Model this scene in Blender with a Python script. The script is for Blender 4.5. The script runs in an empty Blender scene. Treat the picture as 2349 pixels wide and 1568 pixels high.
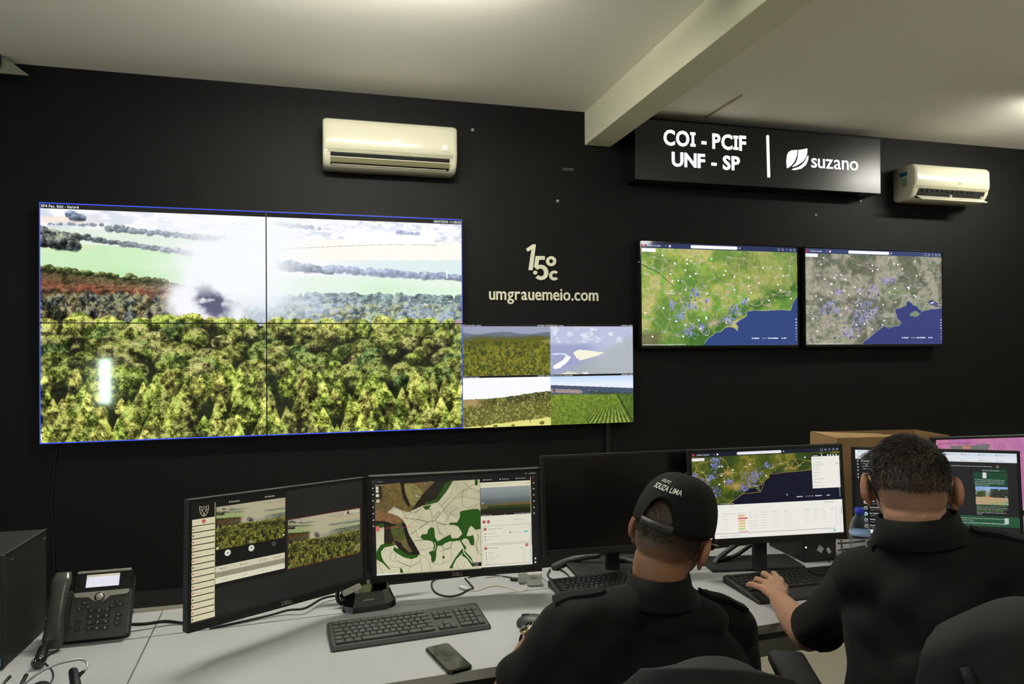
import bpy, bmesh, math, random
import numpy as np
from mathutils import Vector, Matrix

PI = math.pi
SC = bpy.context.scene
COL = SC.collection

# ------------------------------------------------------------------ camera
FPX = 1579.9
YAW, PITCH, ROLL = 0.2572, 0.0068, -0.0067
CAM = np.array([1.5913, -4.5291, 1.5315])
def _basis():
    cy, sy, cp, sp, cr, sr = math.cos(YAW), math.sin(YAW), math.cos(PITCH), math.sin(PITCH), math.cos(ROLL), math.sin(ROLL)
    f = np.array([sy*cp, cy*cp, sp]); r = np.array([cy, -sy, 0.]); u = np.cross(r, f)
    return r*cr + u*sr, u*cr - r*sr, f
CR, CU, CF = _basis()
cam_data = bpy.data.cameras.new('camera')
cam_data.sensor_fit = 'HORIZONTAL'; cam_data.sensor_width = 36.0
cam_data.lens = FPX/2349*36.0
cam_data.clip_start = 0.05
cam_data.dof.use_dof = False
camera = bpy.data.objects.new('camera', cam_data); COL.objects.link(camera)
camera.matrix_world = Matrix(((CR[0], CU[0], -CF[0], CAM[0]), (CR[1], CU[1], -CF[1], CAM[1]), (CR[2], CU[2], -CF[2], CAM[2]), (0, 0, 0, 1)))
SC.camera = camera

# ------------------------------------------------------------------ world, exposure
world = bpy.data.worlds.new('world'); SC.world = world; world.use_nodes = True
bg = world.node_tree.nodes['Background']
bg.inputs[0].default_value = (0.75, 0.85, 1.0, 1); bg.inputs[1].default_value = 0.0
SC.view_settings.view_transform = 'Standard'
SC.view_settings.look = 'None'
SC.view_settings.exposure = 0.0
SC.view_settings.gamma = 1.0
SC.view_settings.use_curve_mapping = False

WARM = (1.0, 0.975, 0.875)
ZC = 3.172          # ceiling height
# tube lamps hang from the ceiling; (x, y) of each tube's middle, all outside the frame or behind the camera
LAMPS = [(1.75, -1.86, 215), (6.85, -1.15, 120), (2.4, -5.6, 75), (5.6, -5.0, 105)]   # x, y, brightness of the tubes
# added fill light comes through the unseen fill_window in the left wall, built with the room below

# ------------------------------------------------------------------ pixels to points (measuring helpers)
def ray(px, py):
    return CF + CR*((px-1174.5)/FPX) - CU*((py-784.0)/FPX)
def deep(px, py, d):
    """point seen at a pixel, d metres along the viewing direction"""
    return Vector(CAM + ray(px, py)*d)
def onz(px, py, z):
    r = ray(px, py); return Vector(CAM + r*((z-CAM[2])/r[2]))
def ony(px, py, y):
    r = ray(px, py); return Vector(CAM + r*((y-CAM[1])/r[1]))

# ------------------------------------------------------------------ materials
def lin(c):
    return tuple((v/12.92 if v <= .04045 else ((v+.055)/1.055)**2.4) for v in c)
def rgb(r, g, b): return lin((r/255., g/255., b/255.))
MATS = {}
def mat(name, color, rough=0.5, metal=0.0, spec=0.5, noise=0.0, nscale=30.0, bump=0.0, bscale=200.0, emit=None, estr=0.0, coat=0.0, trans=0.0, ior=1.45, sheen=0.0):
    if name in MATS: return MATS[name]
    m = bpy.data.materials.new(name); m.use_nodes = True
    nt = m.node_tree; b = nt.nodes['Principled BSDF']
    b.inputs['Base Color'].default_value = (*color, 1)
    b.inputs['Roughness'].default_value = rough; b.inputs['Metallic'].default_value = metal
    b.inputs['Specular IOR Level'].default_value = spec
    b.inputs['Coat Weight'].default_value = coat
    b.inputs['Transmission Weight'].default_value = trans
    b.inputs['IOR'].default_value = ior
    b.inputs['Sheen Weight'].default_value = sheen
    if emit:
        b.inputs['Emission Color'].default_value = (*emit, 1); b.inputs['Emission Strength'].default_value = estr
    tc = nt.nodes.new('ShaderNodeTexCoord')
    if noise > 0:
        n = nt.nodes.new('ShaderNodeTexNoise'); n.inputs['Scale'].default_value = nscale; n.inputs['Detail'].default_value = 6
        nt.links.new(tc.outputs['Object'], n.inputs['Vector'])
        cr = nt.nodes.new('ShaderNodeMix'); cr.data_type = 'RGBA'
        cr.inputs[6].default_value = (*[c*(1-noise) for c in color], 1); cr.inputs[7].default_value = (*[min(1, c*(1+noise)) for c in color], 1)
        nt.links.new(n.outputs['Fac'], cr.inputs[0]); nt.links.new(cr.outputs[2], b.inputs['Base Color'])
    if bump > 0:
        n2 = nt.nodes.new('ShaderNodeTexNoise'); n2.inputs['Scale'].default_value = bscale; n2.inputs['Detail'].default_value = 3
        nt.links.new(tc.outputs['Object'], n2.inputs['Vector'])
        bp = nt.nodes.new('ShaderNodeBump'); bp.inputs['Strength'].default_value = bump; bp.inputs['Distance'].default_value = 0.002
        nt.links.new(n2.outputs['Fac'], bp.inputs['Height']); nt.links.new(bp.outputs['Normal'], b.inputs['Normal'])
    MATS[name] = m
    return m

def attr_mat(name, emis=1.0, rough=0.25, spec=0.5, skin=False):
    """colour taken from the mesh's own colour layer: an emitting screen, or skin with stubble"""
    if name in MATS: return MATS[name]
    m = bpy.data.materials.new(name); m.use_nodes = True
    nt = m.node_tree; b = nt.nodes['Principled BSDF']
    a = nt.nodes.new('ShaderNodeAttribute'); a.attribute_name = 'Col'
    b.inputs['Roughness'].default_value = rough; b.inputs['Specular IOR Level'].default_value = spec
    if skin:
        nt.links.new(a.outputs['Color'], b.inputs['Base Color'])
        b.inputs['Subsurface Weight'].default_value = 0.08; b.inputs['Subsurface Radius'].default_value = (0.01, 0.004, 0.002)
        tc = nt.nodes.new('ShaderNodeTexCoord')
        n2 = nt.nodes.new('ShaderNodeTexNoise'); n2.inputs['Scale'].default_value = 260; n2.inputs['Detail'].default_value = 4
        nt.links.new(tc.outputs['Object'], n2.inputs['Vector'])
        bp = nt.nodes.new('ShaderNodeBump'); bp.inputs['Strength'].default_value = 0.25; bp.inputs['Distance'].default_value = 0.002
        nt.links.new(n2.outputs['Fac'], bp.inputs['Height']); nt.links.new(bp.outputs['Normal'], b.inputs['Normal'])
    else:
        b.inputs['Base Color'].default_value = (0.004, 0.004, 0.004, 1)
        nt.links.new(a.outputs['Color'], b.inputs['Emission Color']); b.inputs['Emission Strength'].default_value = emis
    MATS[name] = m
    return m

# ------------------------------------------------------------------ scene graph helpers
def thing(name, label, cat, loc=(0, 0, 0), rotz=0.0, group=None, rot=None):
    o = bpy.data.objects.new(name, None); COL.objects.link(o)
    o.empty_display_size = 0.05
    o.location = loc; o.rotation_euler = rot if rot else (0, 0, rotz)
    o['label'] = label; o['category'] = cat
    if group: o['group'] = group
    return o
def tag(o, label, cat, group=None):
    o['label'] = label; o['category'] = cat
    if group: o['group'] = group
    return o

class MB:
    """collects shapes that become ONE mesh object"""
    def __init__(s): s.v = []; s.f = []; s.sm = []
    def add(s, vs, fs, smooth=False, M=None):
        n = len(s.v)
        for v in vs:
            v = Vector(v)
            s.v.append(tuple(M @ v) if M is not None else tuple(v))
        for f in fs: s.f.append(tuple(i+n for i in f)); s.sm.append(smooth)
        return s
    def box(s, c, size, M=None, bevel=0.0, segs=2, smooth=None):
        bm = bmesh.new(); bmesh.ops.create_cube(bm, size=1.0)
        for v in bm.verts: v.co = Vector((v.co.x*size[0], v.co.y*size[1], v.co.z*size[2]))
        if bevel > 0:
            bmesh.ops.bevel(bm, geom=bm.edges[:]+bm.verts[:], offset=min(bevel, min(size)*0.49), segments=segs, profile=0.5, affect='EDGES')
        for v in bm.verts: v.co += Vector(c)
        bm.verts.index_update()
        s.add([v.co.copy() for v in bm.verts], [[v.index for v in f.verts] for f in bm.faces], False if smooth is None else smooth, M)
        bm.free(); return s
    def rslab(s, w, h, t, r, M=None, n=5, bev=0.0):
        """slab in XZ with rounded corners, thickness t along Y (centred)"""
        pts = []
        for cx, cz, a0 in ((w/2-r, h/2-r, 0), (-w/2+r, h/2-r, 90), (-w/2+r, -h/2+r, 180), (w/2-r, -h/2+r, 270)):
            for k in range(n+1):
                a = math.radians(a0+90*k/n); pts.append((cx+r*math.cos(a), cz+r*math.sin(a)))
        return s.prism(pts, -t/2, t/2, M, bev)
    def prism(s, pts, y0, y1, M=None, bev=0.0):
        """polygon (x,z) extruded along Y from y0 (front) to y1"""
        n = len(pts)
        if bev > 0:
            cx = sum(p[0] for p in pts)/n; cz = sum(p[1] for p in pts)/n
            w = max(abs(p[0]-cx) for p in pts); h = max(abs(p[1]-cz) for p in pts)
            ins = [((p[0]-cx)*(1-bev/w)+cx, (p[1]-cz)*(1-bev/h)+cz) for p in pts]
            vs = [(p[0], y0, p[1]) for p in ins]+[(p[0], y0+bev, p[1]) for p in pts]+[(p[0], y1, p[1]) for p in pts]
            fs = [tuple(range(n)), tuple(range(3*n-1, 2*n-1, -1))]
            for k in range(2):
                fs += [(k*n+i, k*n+n+i, k*n+n+(i+1) % n, k*n+(i+1) % n) for i in range(n)]
        else:
            vs = [(p[0], y0, p[1]) for p in pts]+[(p[0], y1, p[1]) for p in pts]
            fs = [tuple(range(n)), tuple(range(2*n-1, n-1, -1))]+[(i, n+i, n+(i+1) % n, (i+1) % n) for i in range(n)]
        return s.add(vs, fs, False, M)
    def tube(s, pts, r, n=8, M=None, cap=True, smooth=True):
        pts = [Vector(p) for p in pts]; rs = r if isinstance(r, (list, tuple)) else [r]*len(pts)
        vs = []; fs = []; up = Vector((0, 0, 1))
        prev = None
        for i, p in enumerate(pts):
            t = (pts[min(i+1, len(pts)-1)]-pts[max(i-1, 0)]).normalized()
            if prev is None:
                a = t.cross(up)
                if a.length < .01: a = t.cross(Vector((1, 0, 0)))
            else:
                a = prev-t*prev.dot(t)
                if a.length < 1e-4: a = t.cross(up)
            a.normalize(); prev = a; b = t.cross(a)
            for k in range(n):
                an = 2*PI*k/n; vs.append(p+(a*math.cos(an)+b*math.sin(an))*rs[i])
        for i in range(len(pts)-1):
            for k in range(n):
                fs.append((i*n+k, i*n+(k+1) % n, (i+1)*n+(k+1) % n, (i+1)*n+k))
        if cap: fs += [tuple(range(n-1, -1, -1)), tuple(range((len(pts)-1)*n, len(pts)*n))]
        return s.add(vs, fs, smooth, M)
    def lathe(s, prof, n=24, M=None, smooth=True):
        vs = []; fs = []
        for (r, z) in prof:
            for k in range(n):
                a = 2*PI*k/n; vs.append((r*math.cos(a), r*math.sin(a), z))
        for i in range(len(prof)-1):
            for k in range(n):
                fs.append((i*n+k, i*n+(k+1) % n, (i+1)*n+(k+1) % n, (i+1)*n+k))
        fs += [tuple(range(n-1, -1, -1)), tuple(range((len(prof)-1)*n, len(prof)*n))]
        return s.add(vs, fs, smooth, M)
    def ell(s, c, rad, R=None, nu=24, nv=14, M=None):
        vs = []; fs = []
        for j in range(nv+1):
            th = PI*j/nv
            for i in range(nu):
                ph = 2*PI*i/nu
                v = Vector((rad[0]*math.sin(th)*math.cos(ph), rad[1]*math.sin(th)*math.sin(ph), rad[2]*math.cos(th)))
                if R is not None: v = R @ v
                vs.append(v+Vector(c))
        for j in range(nv):
            for i in range(nu):
                fs.append((j*nu+i, (j+1)*nu+i, (j+1)*nu+(i+1) % nu, j*nu+(i+1) % nu))
        return s.add(vs, fs, True, M)
    def cap(s, p0, p1, r0, r1, n=20, flat=1.0, side=None):
        """tapered capsule; flat<1 squashes it across 'side'"""
        p0 = Vector(p0); p1 = Vector(p1); t = (p1-p0).normalized()
        a = side.normalized() if side is not None else (t.cross(Vector((0, 0, 1))) if abs(t.z) < .95 else t.cross(Vector((1, 0, 0)))).normalized()
        a = (a-t*a.dot(t)).normalized(); b = t.cross(a)
        rings = []
        for k in range(5):
            an = PI/2*(1-k/4.0); rings.append((p0-t*(r0*math.sin(an)), r0*math.cos(an)+1e-4))
        for k in range(5):
            an = PI/2*(k/4.0); rings.append((p1+t*(r1*math.sin(an)), r1*math.cos(an)+1e-4))
        vs = []; fs = []
        for (c, r) in rings:
            for k in range(n):
                an = 2*PI*k/n; vs.append(c+a*(math.cos(an)*r)+b*(math.sin(an)*r*flat))
        m = len(rings)
        for i in range(m-1):
            for k in range(n): fs.append((i*n+k, i*n+(k+1) % n, (i+1)*n+(k+1) % n, (i+1)*n+k))
        fs += [tuple(range(n-1, -1, -1)), tuple(range((m-1)*n, m*n))]
        return s.add(vs, fs, True)
    def build(s, name, material, parent=None, loc=None, rot=None, M=None, autosmooth=False):
        me = bpy.data.meshes.new(name)
        me.from_pydata(s.v, [], s.f); me.update()
        me.polygons.foreach_set('use_smooth', s.sm)
        bm = bmesh.new(); bm.from_mesh(me); bmesh.ops.recalc_face_normals(bm, faces=bm.faces); bm.to_mesh(me); bm.free()
        if material: me.materials.append(material)
        o = bpy.data.objects.new(name, me); COL.objects.link(o)
        if parent: o.parent = parent
        if loc is not None: o.location = loc
        if rot is not None: o.rotation_euler = rot
        if M is not None: o.matrix_local = M
        return o

def spline(pts, n=8):
    """Catmull-Rom through the points"""
    P = [Vector(p) for p in pts]; P = [P[0]*2-P[1]]+P+[P[-1]*2-P[-2]]; out = []
    for i in range(1, len(P)-2):
        for k in range(n):
            t = k/n; a, b, c, d = P[i-1], P[i], P[i+1], P[i+2]
            out.append(0.5*((2*b)+(c-a)*t+(2*a-5*b+4*c-d)*t*t+(3*b-a-3*c+d)*t*t*t))
    out.append(P[-2]); return out

_TXT = {}
def text_geo(s, size=1.0, align='LEFT', bold=0.0, narrow=1.0):
    """letter outlines as flat triangles in (x, y); size = letter body height"""
    k = (s, align, bold, narrow)
    if k not in _TXT:
        c = bpy.data.curves.new('letters', 'FONT'); c.body = s; c.size = 1.0; c.align_x = align; c.offset = bold; c.resolution_u = 3
        o = bpy.data.objects.new('letters', c); m = bpy.data.meshes.new_from_object(o)
        V = np.zeros(len(m.vertices)*3); m.vertices.foreach_get('co', V); V = V.reshape(-1, 3)[:, :2].copy(); V[:, 0] *= narrow
        F = [tuple(p.vertices) for p in m.polygons]
        bpy.data.objects.remove(o); bpy.data.meshes.remove(m); bpy.data.curves.remove(c)
        _TXT[k] = (V, F)
    V, F = _TXT[k]
    return V*size, F

def text_mb(mb, s, size, M, align='CENTER', bold=0.0, narrow=1.0, depth=0.0):
    """letters in the local XZ plane facing -Y, optionally raised by depth"""
    V, F = text_geo(s, size, align, bold, narrow)
    if depth <= 0:
        mb.add([(x, 0, y) for x, y in V], F, False, M)
    else:
        n = len(V)
        vs = [(x, -depth, y) for x, y in V]+[(x, 0, y) for x, y in V]
        cnt = {}
        for f in F:
            for i in range(len(f)):
                e = (f[i], f[(i+1) % len(f)]); cnt[e] = cnt.get(e, 0)+1
        sides = [(a, a+n, b+n, b) for (a, b) in cnt if (b, a) not in cnt]
        mb.add(vs, list(F)+sides, False, M)
    return mb

# ------------------------------------------------------------------ painted pictures for the displays (numpy, sRGB 0..1)
def upn(g, h, w):
    gh, gw = g.shape; y = np.linspace(0, gh-1.001, h); x = np.linspace(0, gw-1.001, w)
    yi = y.astype(int); xi = x.astype(int); fy = (y-yi)[:, None]; fx = (x-xi)[None]
    fy = fy*fy*(3-2*fy); fx = fx*fx*(3-2*fx)
    a = g[yi][:, xi]; b = g[yi][:, xi+1]; c = g[yi+1][:, xi]; d = g[yi+1][:, xi+1]
    return (a*(1-fx)+b*fx)*(1-fy)+(c*(1-fx)+d*fx)*fy
def fbm(h, w, cell, seed, octv=4, ax=1.0):
    rs = np.random.RandomState(seed); out = np.zeros((h, w)); amp = 1.0; tot = 0
    for o in range(octv):
        c = cell/2**o
        if c < 1: break
        out += amp*upn(rs.rand(int(h/c)+3, int(w/(c*ax))+3), h, w); tot += amp; amp *= .55
    return out/tot
def mixi(img, col, m):
    img += (np.array(col, float)-img)*np.clip(m, 0, 1)[..., None]
def sstep(a, b, x):
    t = np.clip((x-a)/(b-a), 0, 1); return t*t*(3-2*t)
def c8(r, g, b): return np.array([r, g, b])/255.

def crowns(img, rs, n, box, size, cols, cone=0.0, contrast=1.0, tex=None, fade=None):
    """stamps n tree crowns, far ones first; box = (x0, y0, x1, y1), size(y) gives the radius"""
    h, w, _ = img.shape
    ys = np.sort(rs.uniform(box[1], box[3], n)); xs = rs.uniform(box[0], box[2], n)
    for x, y in zip(xs, ys):
        r = size(y)*rs.uniform(.65, 1.35); ry = r*(rs.uniform(.7, .95)+cone*rs.uniform(.5, 1.3))
        x0, x1 = int(max(0, x-r-1)), int(min(w, x+r+2)); y0, y1 = int(max(0, y-ry-1)), int(min(h, y+ry+2))
        if x1 <= x0 or y1 <= y0: continue
        X, Y = np.meshgrid((np.arange(x0, x1)-x)/r, (np.arange(y0, y1)-y)/ry)
        T = tex[y0:y1, x0:x1]
        ww = 1.0 if cone < .3 else np.clip(.25+.75*(Y+1)/1.3, .1, 1)
        d = np.abs(X/ww)**2.2+np.abs(Y)**2.2+(T-.5)*.55
        m = np.clip((1.02-d)*5, 0, 1)*(1-np.clip((Y-.35)*1.3, 0, .8))
        k = 1.0 if r > 8 else .5
        lit = np.clip(.60-.50*Y-.20*X+(T-.5)*1.5*contrast*k, 0.03, 1.25)
        c = cols[rs.randint(len(cols))]*rs.uniform(.85, 1.12)
        lo = c*np.array([.14, .15, .15]); pix = lo+(c-lo)*lit[..., None]
        hi = np.clip(lit-.8, 0, 1)[..., None]*1.3
        pix = pix+hi*(np.array([1., 1., .72])-pix)*.6
        if fade is not None: pix = fade(pix, x, y)
        img[y0:y1, x0:x1] += (pix-img[y0:y1, x0:x1])*m[..., None]

def paint_wildfire(W=880, H=496):
    """camera view of a forest with a column of smoke"""
    rs = np.random.RandomState(5)
    img = np.ones((H, W, 3)); yy, xx = np.mgrid[0:H, 0:W]; u = xx/W; v = yy/H
    t1 = rs.rand(H, W); t1 = t1+.8*(np.roll(t1, 1, 0)+np.roll(t1, 1, 1)+np.roll(t1, -1, 0)+np.roll(t1, -1, 1))*.6; t2 = fbm(H, W, 9, 77, 2); st = lambda q: (q-q.mean())/q.std()
    tex = np.clip(.5+.12*st(t1)+.15*st(t2), 0, 1)
    n1 = fbm(H, W, 60, 2, 5); n2 = fbm(H, W, 30, 3, 5); n3 = fbm(H, W, 14, 4, 3, 3); n4 = fbm(H, W, 5, 6, 2, 3)
    img[:] = c8(250, 250, 254)
    mixi(img, c8(200, 210, 228), (1-sstep(.0, .5, u))*.7*sstep(.42, .6, n3)*(v < .12))
    mixi(img, c8(190, 198, 222), sstep(.50, .62, n4)*.55*(v < .115)*(u > .42)*(.3+.7*sstep(.45, .55, n2)))
    mixi(img, c8(222, 238, 216), ((v > .10+.03*u)*(v < .16+.1*u)*(u < .42)).astype(float)*.75)
    mixi(img, c8(250, 232, 214), ((v > .055+.02*u)*(v < .085))*sstep(.16, .06, u)*.7)
    mixi(img, c8(254, 250, 244), sstep(.15, .16, v)*(v < .21)*sstep(.27, .34, u)*(u < .5)*.9)
    mixi(img, c8(254, 250, 243), ((v > .115)*(v < .215)*(u > .5)).astype(float))
    mixi(img, c8(218, 238, 238), ((v > .245-.05*u)*(v < .3))*sstep(.6, .8, u)*.8)
    g = sstep(.0, .006, v-(.160+.075*u))*(v < .45)*(u < .5)
    mixi(img, c8(206, 240, 192), g*(.8+.3*n1)); mixi(img, c8(188, 232, 170), g*sstep(.26, .32, v+.03*n2)*.6)
    mixi(img, c8(234, 226, 180), g*np.exp(-((v-.182)/.010)**2)*sstep(.14, .06, u)*.8)
    mixi(img, c8(232, 247, 232), ((v > .278+.012*u)*(v < .46)*(u > .45)).astype(float))
    mixi(img, c8(206, 242, 204), np.exp(-((u-.79)/.07)**2-((v-.34)/.04)**2)*.7+((v > .33)*(u > .85)*(v < .45))*.35)
    line = np.abs(v-(.168-.04*sstep(.5, .9, u)**.7)) < .0016
    mixi(img, c8(176, 168, 160), (line*(u > .51)*(u < .93)).astype(float)*.7)
    grey = [c8(112, 124, 132), c8(140, 152, 160), c8(92, 104, 106)]
    def line_trees(x0, x1, y0, y1, n, s, cols, wash=0.0, wash1=None):
        for k in range(n):
            t = rs.rand(); x = (x0+(x1-x0)*t)*W; y = (y0+(y1-y0)*t)*H+rs.uniform(-.5, .4)*s; q = s*rs.uniform(.6, 1.2)
            ww = wash+((wash1 if wash1 is not None else wash)-wash)*t
            crowns(img, rs, 1, (x, y, x+.1, y+.1), lambda z: q, cols, tex=tex, fade=lambda p, a, b: p+(c8(216, 226, 248)-p)*ww, contrast=.8)
    line_trees(.02, .13, .088, .088, 30, 3.5, grey, .5)
    line_trees(.065, .10, .055, .062, 9, 9, [c8(100, 116, 160)], .25)
    line_trees(.14, .40, .098, .135, 170, 6, grey, .30, .75)
    line_trees(.08, .36, .140, .205, 210, 5.5, grey, .10, .65)
    line_trees(.0, .075, .125, .150, 60, 10, [c8(120, 126, 122), c8(95, 105, 105)], .05)
    line_trees(.0, .072, .160, .175, 90, 11, [c8(110, 116, 116), c8(84, 92, 96)], .0)
    line_trees(.52, .63, .055, .068, 40, 5, grey, .72)
    line_trees(.83, .88, .075, .078, 22, 6, [c8(130, 145, 215)], .45)
    line_trees(.52, .66, .238, .262, 110, 9, [c8(100, 122, 150), c8(120, 140, 165)], .45)
    line_trees(.64, 1.0, .255, .282, 190, 8, [c8(120, 140, 185), c8(130, 150, 190)], .66, .45)
    mixi(img, c8(240, 250, 255), ((np.abs(u-.957) < .0014)*(v > .24)*(v < .285)).astype(float))
    # brown wood on the left
    top = .272+.20*u+.02*(n2-.5)
    wood = (v > top)*(v < .6)*(u < .33)
    img[:] = np.where(wood[..., None], c8(92, 84, 56)*(.4+1.1*tex[..., None]), img)
    crowns(img, rs, 120, (0, .345*H, .3*W, .37*H), lambda y: 6, [c8(132, 96, 70), c8(120, 100, 66)], tex=tex)
    line_trees(0, .27, .275, .322, 120, 6.5, [c8(108, 122, 66), c8(90, 104, 58), c8(120, 116, 66)])
    mixi(img, c8(150, 74, 58), wood*np.exp(-((v-top-.062)/.024)**2)*np.clip(.35+1.5*(tex-.35), 0, 1)*.75)
    crowns(img, rs, 130, (0, .40*H, .28*W, .48*H), lambda y: 13, [c8(96, 98, 86), c8(92, 92, 70), c8(70, 76, 84), c8(110, 96, 66)], cone=.5, tex=tex, contrast=1.2)
    def haze(p, x, y):
        k = .16+.62*max(0, 1-abs(x/W-.50)/.2)+.12*(y/H < .43)
        return p+(c8(214, 226, 242)-p)*min(.85, k)
    crowns(img, rs, 460, (.40*W, .385*H, .62*W, .50*H), lambda y: 7, [c8(130, 150, 140), c8(120, 140, 150)], cone=.6, tex=tex, fade=haze)
    crowns(img, rs, 240, (.60*W, .372*H, 1.0*W, .425*H), lambda y: 9, [c8(84, 118, 116), c8(100, 126, 130), c8(90, 110, 140)], tex=tex, fade=haze)
    crowns(img, rs, 300, (.56*W, .42*H, 1.0*W, .5*H), lambda y: 12, [c8(130, 150, 120), c8(110, 138, 128), c8(150, 156, 110), c8(110, 130, 165)], tex=tex, fade=haze)
    # smoke
    cx = .335+.14*np.clip((.46-v)/.4, 0, 1); wd = .05+.085*np.clip((.46-v)/.2, 0, 1)
    s = np.exp(-np.abs((u-cx)/wd)**2.4)*(1-sstep(.44, .49, v+.03*(n2-.5)))*sstep(.0, .22, v+.12*n2-.02)
    mixi(img, c8(248, 251, 255), np.clip(s*(.5+1.1*n1)*1.3, 0, .97))
    s2 = np.exp(-((u-.485)/.085)**2)*(1-sstep(.40, .48, v))*np.clip(.35+1.2*n1, 0, 1); mixi(img, c8(249, 252, 255), s2*.9)
    s3 = np.exp(-((u-.60)/.12)**2-((v-.40)/.07)**2)*.5*sstep(.35, .6, n2); mixi(img, c8(226, 236, 250), s3)
    s4 = np.exp(-((u-.93)/.08)**2-((v-.46)/.04)**2)*.5*sstep(.4, .6, n1); mixi(img, c8(190, 206, 244), s4)
    core = np.exp(-((u-.363-.09*(n2-.5))/.021)**2-((v-.415)/.062)**2)*sstep(.36, .52, n2*.5+n3*.5)*1.2+np.exp(-((u-.388-.10*(n3-.5))/.022)**2-((v-.435)/.038)**2)*.8
    mixi(img, c8(84, 82, 112), np.clip(core, 0, 1)*.92)
    for (a, b, r, k) in ((.288, .40, .020, 1), (.300, .44, .022, 1), (.318, .385, .018, .9), (.30, .36, .020, 1), (.318, .43, .018, 1), (.335, .47, .014, .8), (.315, .475, .014, 1), (.36, .475, .012, .9), (.432, .455, .018, .9), (.435, .47, .016, .8), (.275, .44, .01, .5)):
        mixi(img, c8(250, 250, 255), np.exp(-(((u-a+.01*(n4-.5))/r)**2+((v-b)/(r*1.75))**2))*k*(.7+.5*n2))
    mixi(img, c8(196, 150, 160), ((u > .968)*(v > .485)*(v < .56)).astype(float)*.8)
    # canopy over a dark understorey
    und = v > .506+.02*(n4-.5)
    img[:] = np.where(und[..., None]*((u < .967)+(v > .55))[..., None] > 0, c8(34, 40, 20)*(.5+.9*tex[..., None]), img)
    yel = [c8(184, 194, 78), c8(158, 178, 66), c8(198, 200, 90), c8(136, 158, 56), c8(174, 170, 78)]
    mid = [c8(118, 130, 50), c8(92, 112, 42), c8(134, 138, 60), c8(76, 102, 46), c8(146, 144, 80), c8(104, 112, 44)]
    def hz2(p, x, y):
        k = max(0, .62-abs(x/W-.62)*2.2)*max(0, 1-(y/H-.47)/.05)
        return p+(c8(226, 232, 214)-p)*min(.6, k)
    sl = lambda x: .06*H*max(0, x)
    for k in range(7):
        y = (.505+.042*k)*H
        crowns(img, rs, 56 if k < 2 else 34, (-.01*W, y-.012*H, (.965 if k < 1 else 1.01)*W, y+.02*H), lambda z: 19+k*1.5, (yel if k == 0 else mid+([yel[3]] if k > 3 else [])), tex=tex, fade=hz2, contrast=1.15)
    for k in range(9):
        y = (.765+.038*k)*H
        crowns(img, rs, 30, (-.01*W, y-.02*H, 1.01*W, y+.02*H), lambda z: 19+k*.6, yel+[mid[2]], cone=1.0, tex=tex, contrast=1.2)
    dk = sstep(.58, .68, n2*.7+n1*.3)*(v > .56)*(v < .97)
    img *= (1-.6*dk)[..., None]
    return np.clip(img, 0, 1)

def shrink(img, H, W):
    h, w, _ = img.shape
    y = np.linspace(0, h-1, H).astype(int); x = np.linspace(0, w-1, W).astype(int)
    k = max(1, int(h/H)); 
    if k > 1:
        hh, w2 = h//k*k, w//k*k; im = img[:hh, :w2].reshape(hh//k, k, w2//k, k, 3).mean((1, 3))
        h, w, _ = im.shape; y = np.linspace(0, h-1, H).astype(int); x = np.linspace(0, w-1, W).astype(int)
        return im[y][:, x]
    return img[y][:, x]

def inpoly(h, w, pts, sx=1.0, sy=1.0):
    P = [(p[0]*sx, p[1]*sy) for p in pts]; yy, xx = np.mgrid[0:h, 0:w]+.5
    m = np.zeros((h, w), bool)
    for i in range(len(P)):
        (x1, y1), (x2, y2) = P[i], P[i-1]
        if y1 == y2: continue
        c = ((yy < y1) != (yy < y2)) & (xx < (x2-x1)*(yy-y1)/(y2-y1)+x1); m ^= c
    return m
def wob(pts, amp, seed, closed=False, n=5):
    """roughen a polyline"""
    rs = random.Random(seed); out = []
    m = len(pts)
    for i in range(m if closed else m-1):
        a = pts[i]; b = pts[(i+1) % m]
        for k in range(n):
            t = k/n; q = amp if k else amp*.3
            out.append((a[0]+(b[0]-a[0])*t+rs.uniform(-q, q), a[1]+(b[1]-a[1])*t+rs.uniform(-q, q)))
    if not closed: out.append(pts[-1])
    return out

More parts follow.
